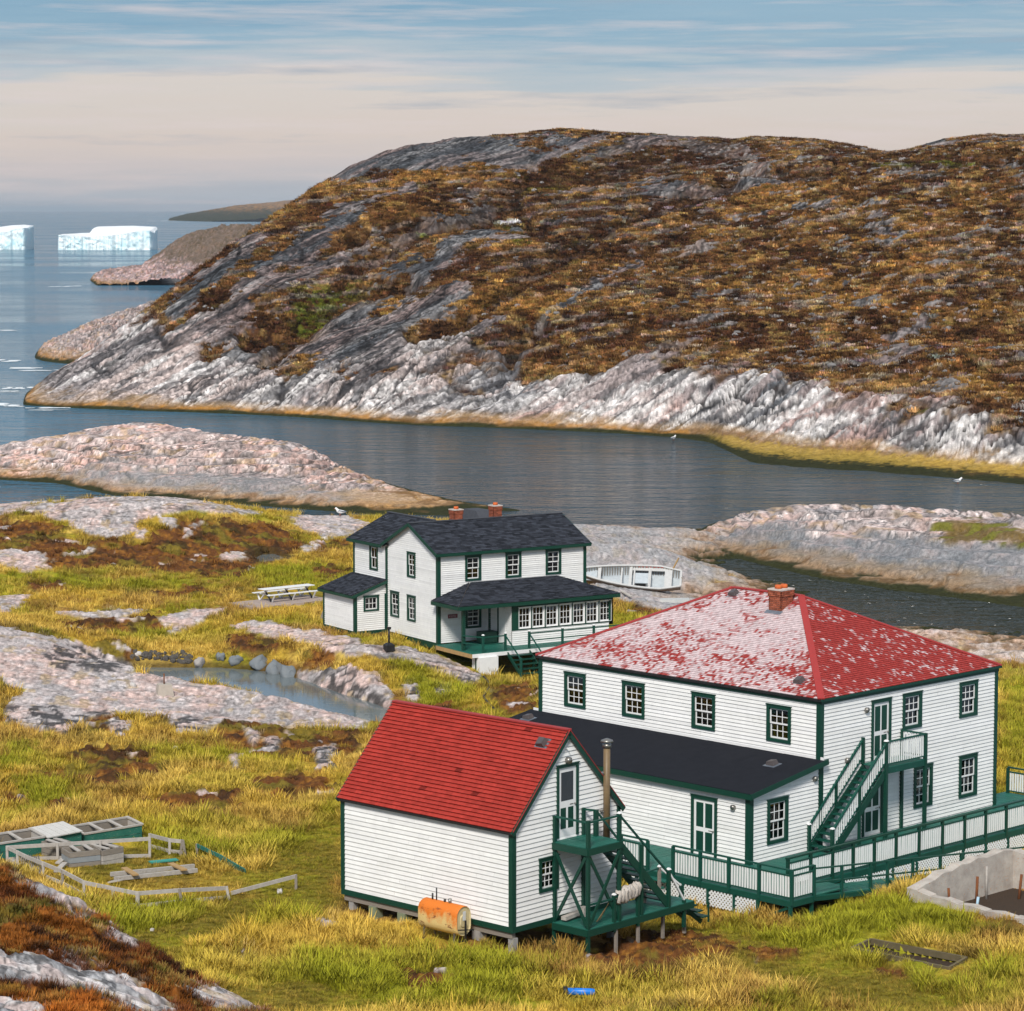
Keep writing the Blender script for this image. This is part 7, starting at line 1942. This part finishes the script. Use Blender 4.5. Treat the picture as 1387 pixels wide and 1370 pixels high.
# ---- snow patch on the hill
# ================================================================== grass and heath
def tuft(name, n, rad, h0, h1, lean, w, mat, seed, segs=2, curl=.5):
    R = random.Random(seed); b = MB()
    for k in range(n):
        a = R.uniform(0, 6.283); r = rad * math.sqrt(R.random()); x, y = r * math.cos(a), r * math.sin(a); h = R.uniform(h0, h1); la = a + R.uniform(-.9, .9); l = lean * R.uniform(.3, 1.2) * h
        px_, py_ = -math.sin(la) * w / 2, math.cos(la) * w / 2; pts = []
        for i in range(segs + 1):
            t = i / segs; o = l * t ** 1.7; pts.append((x + o * math.cos(la), y + o * math.sin(la), h * (t - .25 * curl * t * t) - .03, 1 - .85 * t))
        for i in range(segs):
            A, B = pts[i], pts[i + 1]; b.quad((A[0] - px_ * A[3], A[1] - py_ * A[3], A[2]), (A[0] + px_ * A[3], A[1] + py_ * A[3], A[2]), (B[0] + px_ * B[3], B[1] + py_ * B[3], B[2]), (B[0] - px_ * B[3], B[1] - py_ * B[3], B[2]), None, True)
    me = b.data(name, mat); return bpy.data.objects.new(name, me)
def blade_mat(name, rough=.7):
    m, t, p = material(name)
    at_ = nnode(t, 'ShaderNodeAttribute', attribute_name='tint', attribute_type='INSTANCER')
    g = nnode(t, 'ShaderNodeNewGeometry'); oi = nnode(t, 'ShaderNodeObjectInfo')
    f = maprange(t, g.outputs['Random Per Island'], 0, 1, .62, 1.42)
    t.links.new(mixrgb(t, 1.0, at_.outputs['Color'], f, 'MULTIPLY'), p.inputs['Base Color'])
    p.inputs['Roughness'].default_value = rough; p.inputs['Specular IOR Level'].default_value = .05
    return m
M['blade'] = blade_mat('grass_blades'); M['twig'] = blade_mat('heath_twigs', .85)
def scatter(name, P, tint, scale, src, label):
    me = bpy.data.meshes.new(name); n = len(P)
    me.vertices.add(n); me.vertices.foreach_set('co', np.asarray(P, np.float32).ravel())
    a = me.attributes.new('tint', 'FLOAT_COLOR', 'POINT'); c = np.ones((n, 4), np.float32); c[:, :3] = tint; a.data.foreach_set('color', c.ravel())
    a = me.attributes.new('tscale', 'FLOAT', 'POINT'); a.data.foreach_set('value', np.asarray(scale, np.float32))
    a = me.attributes.new('spin', 'FLOAT', 'POINT'); a.data.foreach_set('value', rng.uniform(0, 6.283, n).astype(np.float32))
    a = me.attributes.new('kind_i', 'INT', 'POINT'); a.data.foreach_set('value', rng.integers(0, len(src), n).astype(np.int32))
    coll = bpy.data.collections.new(name + '_source')
    for s in src: coll.objects.link(s)
    ng = bpy.data.node_groups.new(name, 'GeometryNodeTree')
    ng.interface.new_socket('Geometry', in_out='INPUT', socket_type='NodeSocketGeometry'); ng.interface.new_socket('Geometry', in_out='OUTPUT', socket_type='NodeSocketGeometry')
    N = ng.nodes.new; Lk = ng.links.new
    gi = N('NodeGroupInput'); go = N('NodeGroupOutput'); ci = N('GeometryNodeCollectionInfo'); ci.inputs[0].default_value = coll; ci.inputs['Separate Children'].default_value = True; ci.inputs['Reset Children'].default_value = True
    ip = N('GeometryNodeInstanceOnPoints'); ip.inputs['Pick Instance'].default_value = True
    def na(nm, ty):
        q = N('GeometryNodeInputNamedAttribute'); q.data_type = ty; q.inputs[0].default_value = nm; return [o for o in q.outputs if o.enabled][0]
    cx = N('ShaderNodeCombineXYZ'); Lk(na('spin', 'FLOAT'), cx.inputs[2])
    mp = N('GeometryNodeMeshToPoints'); Lk(gi.outputs[0], mp.inputs[0])
    Lk(mp.outputs[0], ip.inputs['Points']); Lk(ci.outputs[0], ip.inputs['Instance']); Lk(na('kind_i', 'INT'), ip.inputs['Instance Index']); Lk(cx.outputs[0], ip.inputs['Rotation']); Lk(na('tscale', 'FLOAT'), ip.inputs['Scale'])
    Lk(ip.outputs[0], go.inputs[0])
    o = link(name, me, kind='stuff'); o['label'] = label
    md = o.modifiers.new('scatter', 'NODES'); md.node_group = ng
    return o
def at_grid(x, y, F):
    ta, yy = G['ta'], G['y']; i = np.clip(np.searchsorted(yy, y), 0, len(yy) - 1); j = np.clip(np.round((x / y - ta[0]) / (ta[1] - ta[0])).astype(int), 0, len(ta) - 1); return F[i, j]
def in_frame(x, y, root, u0, u1, v0, v1):
    c, s = math.cos(root.rotation_euler.z), math.sin(root.rotation_euler.z); dx, dy = x - root.location.x, y - root.location.y
    u, v = dx * c + dy * s, -dx * s + dy * c; return (u > u0) & (u < u1) & (v > v0) & (v < v1)
gx, gy, gs = [], [], []
for y0, y1, dens, sc in ((68, 116, 16.0, 1.0), (116, 168, 8.0, .95), (168, 246, 4.0, 1.0)):
    A = .5 * (y1 ** 2 - y0 ** 2) * .40; n = int(A * dens); yy = np.sqrt(rng.uniform(y0 ** 2, y1 ** 2, n)); gx.append(yy * rng.uniform(-.2, .2, n)); gy.append(yy); gs.append(np.full(n, sc))
gx = np.concatenate(gx); gy = np.concatenate(gy); gs = np.concatenate(gs)
rk, ht, gn, br, wt = (at_grid(gx, gy, G[k]) for k in ('rock', 'heath', 'green', 'bare', 'wet')); gc = at_grid(gx, gy, G['c']); gzv = gz(gx, gy)
clear = ~(in_frame(gx, gy, SH, -.05, SW + .05, -.05, SLn + .05) | in_frame(gx, gy, SH, 1.8, 7.3, -1.6, 0) | in_frame(gx, gy, HB, -4.0, W_, 0, L_ + .3) | in_frame(gx, gy, HB, -7.05, -3.8, -4.6, 7.1) | in_frame(gx, gy, HB, -5.8, 13.2, -4.55, 0) | in_frame(gx, gy, CO, -.2, 10.2, -4.1, 6) | in_frame(gx, gy, CO, -2.1, 5.3, 5.7, 9.7) | in_frame(gx, gy, FD, fu0, fu1, fv - fl, fv + .2))
gpx, gpy = photo_px(gx, gy, gzv)
for P in ([(1154,1279),(1180,1268),(1309,1306),(1285,1320)], [(345,822),(345,800),(440,798),(440,815)]): clear &= poly_sd(gpx, gpy, P, 2.0) < 2
for x_, y_, r_ in ((786, 1355, 26), (606, 1268, 46)): clear &= np.hypot(gpx - x_, (gpy - y_) * 2.2) > r_
clear &= poly_sd(gpx, gpy, [(-10,1150),(195,1132),(170,1180),(80,1182),(-10,1172)], 2.) < -2
nz_ = fbm(gx * .5, gy * .5, 3, 151)
keep = clear & (rk < .25) & (ht < .55) & (wt < .4) & (gzv > .45) & (rng.random(len(gx)) < (1 - .35 * br)) & (rng.random(len(gx)) < .35 + 1.1 * nz_)
q = rng.random(len(gx))
tint = gc * rng.uniform(.85, 1.5, (len(gx), 1))
straw = np.array((.66, .44, .09)); lush = np.array((.27, .26, .02))
kindm = fbm(gx * .35 + 20, gy * .35, 4, 161)
mS = np.clip((kindm - .42) * 6 + (q - .5) * 1.2, 0, 1) * (1 - gn * .75); mG = np.clip((.44 - kindm) * 5 + gn * .9 + (q - .6) * .5, 0, 1)
tint = tint * (1 - .48 * mS[:, None]) + straw * .48 * mS[:, None] * rng.uniform(.75, 1.2, (len(gx), 1)); tint = tint * (1 - .6 * mG[:, None]) + lush * .6 * mG[:, None] * rng.uniform(.75, 1.25, (len(gx), 1))
size = gs * (.42 + .95 * fbm(gx * .8, gy * .8, 3, 171)) * (1 - .68 * br) * np.where(in_frame(gx, gy, SH, -1.5, 0, -.3, SLn + .3), .5, 1) * rng.uniform(.6, 1.4, len(gx))
size = size * np.where(poly_sd(gpx, gpy, [(1140,1282),(1180,1262),(1320,1304),(1290,1338)], 2.0) > -4, .33, 1) * np.where(poly_sd(gpx, gpy, [(1215,1225),(1250,1208),(1400,1250),(1400,1275)], 2.0) > 0, .55, 1)
srcs = [tuft('grass_tuft', 30, .30, .22, .50, .75, .040, M['blade'], 1), tuft('grass_tuft', 24, .24, .30, .62, .55, .036, M['blade'], 2), tuft('grass_tuft', 34, .36, .16, .36, 1.1, .042, M['blade'], 3)]
scatter('grass', np.stack([gx, gy, gzv], -1)[keep], np.clip(tint, 0, 1)[keep], size[keep], srcs, 'tall straw-yellow and green grass round the houses')
# short turf on the trodden ground
n = 60000; ty = np.sqrt(rng.uniform(70 ** 2, 135 ** 2, n)); tx = ty * rng.uniform(-.2, .2, n); tb = at_grid(tx, ty, G['bare']); tz = gz(tx, ty)
k = (tb > .25) & (at_grid(tx, ty, G['rock']) < .2) & ~(in_frame(tx, ty, SH, -.05, SW, -.05, SLn) | in_frame(tx, ty, HB, -7.05, 13.2, -4.6, L_))
tc_ = at_grid(tx, ty, G['c'])[k] * rng.uniform(.6, 1.7, (k.sum(), 1)); tm = (rng.random(k.sum()) < .35)[:, None]; tc_ = np.where(tm, tc_ * .5 + np.array((.40, .26, .05)) * .5, tc_)
scatter('short_turf', np.stack([tx, ty, tz], -1)[k], np.clip(tc_, 0, 1), rng.uniform(.16, .36, k.sum()), srcs[2:] + [tuft('turf_tuft', 26, .5, .12, .34, 1.2, .05, M['blade'], 5, 1)], 'short trodden turf on the paths round the garden and small building')
# heath: low woody clumps
n = 6000; hy = np.sqrt(rng.uniform(95 ** 2, 250 ** 2, n)); hx_ = hy * rng.uniform(-.2, .2, n); hm = at_grid(hx_, hy, G['heath']); hr = at_grid(hx_, hy, G['rock']); hz = gz(hx_, hy)
k = (hm > .5) & (hr < .3) & (hz > .5)
hp = np.stack([hx_, hy, hz - .02], -1)[k]; hc = at_grid(hx_, hy, G['c'])[k] * rng.uniform(.7, 1.6, (k.sum(), 1)); hs = rng.uniform(.6, 1.2, k.sum()) * np.where(hy[k] > 160, 1.4, 1.0)
X_, Y_, Z_ = SL['X'].ravel(), SL['Y'].ravel(), SL['Z'].ravel(); ok = np.where((SL['rock'].ravel() < .3) & (Y_ > 44) & (Y_ < 59.5))[0]; pick = rng.choice(ok, 11000)
sp = np.stack([X_[pick], Y_[pick], Z_[pick] - .02], -1); sc_ = SL['c'].reshape(-1, 3)[pick] * rng.uniform(.65, 1.7, (len(pick), 1))
hsrc = [tuft('heath_tuft', 46, .26, .08, .22, .9, .034, M['twig'], 11, 1, .1), tuft('heath_tuft', 40, .20, .10, .26, .7, .03, M['twig'], 12, 1, .1)]
scatter('heath', np.vstack([hp, sp]), np.clip(np.vstack([hc, sc_]), 0, 1), np.r_[hs, rng.uniform(.3, .75, len(sp))], hsrc, 'low brown and rust-red heath on the knolls')

# the same heath as low cushions over the long hill
ar = np.abs(np.gradient(HL['X'], axis=1) * np.gradient(HL['Y'], axis=0)); w_ = ar * (HL['rock'] < .3) * (HL['Z'] > 3) * (HL['Y'] < 620); w_ = w_.ravel() / w_.sum()
pk = rng.choice(w_.size, 72000, p=w_); hp2 = np.stack([HL[q].ravel()[pk] for q in 'XYZ'], -1) + rng.normal(0, .12, (72000, 3)) * (1, 1, 0) - (0, 0, .05)
c2 = HL['c'].reshape(-1, 3)[pk] * rng.uniform(.85, 2.4, (72000, 1)) * (1 + rng.normal(0, .08, (72000, 3)))
scatter('hill_heath', hp2, np.clip(c2, 0, 1), rng.uniform(1.1, 3.2, 72000), [tuft('heath_cushion', 60, .28, .05, .17, .8, .075, M['twig'], 21, 1, .1), tuft('heath_cushion', 50, .22, .06, .22, .6, .06, M['twig'], 22, 1, .1)], 'low rusty heath and dry turf covering the long hill')

# loose pale stones lying in it
def pebble(name, seed):
    R = random.Random(seed); b = MB(); n, m = 7, 4
    for i in range(m + 1):
        th = math.pi * i / m
        for j in range(n):
            a = 2 * math.pi * j / n; q = .5 * R.uniform(.75, 1.2); b.v.append((q * 1.5 * math.sin(th) * math.cos(a), q * math.sin(th) * math.sin(a), q * .8 * math.cos(th)))
    for i in range(m):
        for j in range(n): b.f.append((i * n + j, (i + 1) * n + j, (i + 1) * n + (j + 1) % n, i * n + (j + 1) % n)); b.c.append(None); b.sm.append(False)
    return bpy.data.objects.new(name, b.data(name, M['twig']))
w3 = ar * (HL['rock'] < .3) * (HL['Z'] > 4) * (HL['Y'] < 560) * (.15 + sstep(.45, .62, fbm(HL['X'] * .08, HL['Y'] * .08, 3, 777))); w3 = w3.ravel() / w3.sum()
pk = rng.choice(w3.size, 600, p=w3); g_ = rng.uniform(.10, .26, (600, 1))
scatter('hill_stones', np.stack([HL[q].ravel()[pk] for q in 'XYZ'], -1) + (0, 0, .12), g_ * np.array((1.0, .95, .93)), rng.uniform(.25, .85, 600) ** 1.4, [pebble('loose_stone', 1), pebble('loose_stone', 2), pebble('loose_stone', 3)], 'loose pale stones scattered over the long hill')
# ------------------------------------------------------------------ sea air
hz_ = MB(); hz_.box(-16000, 16000, -60, 34000, -1.0, 62)
m = bpy.data.materials.new('sea_haze'); m.use_nodes = True; t = m.node_tree; t.nodes.clear()
o_ = t.nodes.new('ShaderNodeOutputMaterial'); pv_ = t.nodes.new('ShaderNodeVolumePrincipled')
pv_.inputs['Color'].default_value = (.80, .88, .96, 1); pv_.inputs['Density'].default_value = 4e-5; pv_.inputs['Anisotropy'].default_value = .2
t.links.new(pv_.outputs[0], o_.inputs['Volume'])
hb_ = hz_.build('haze', m, None, 'stuff'); hb_['label'] = 'thin sea haze over the water and far headlands'
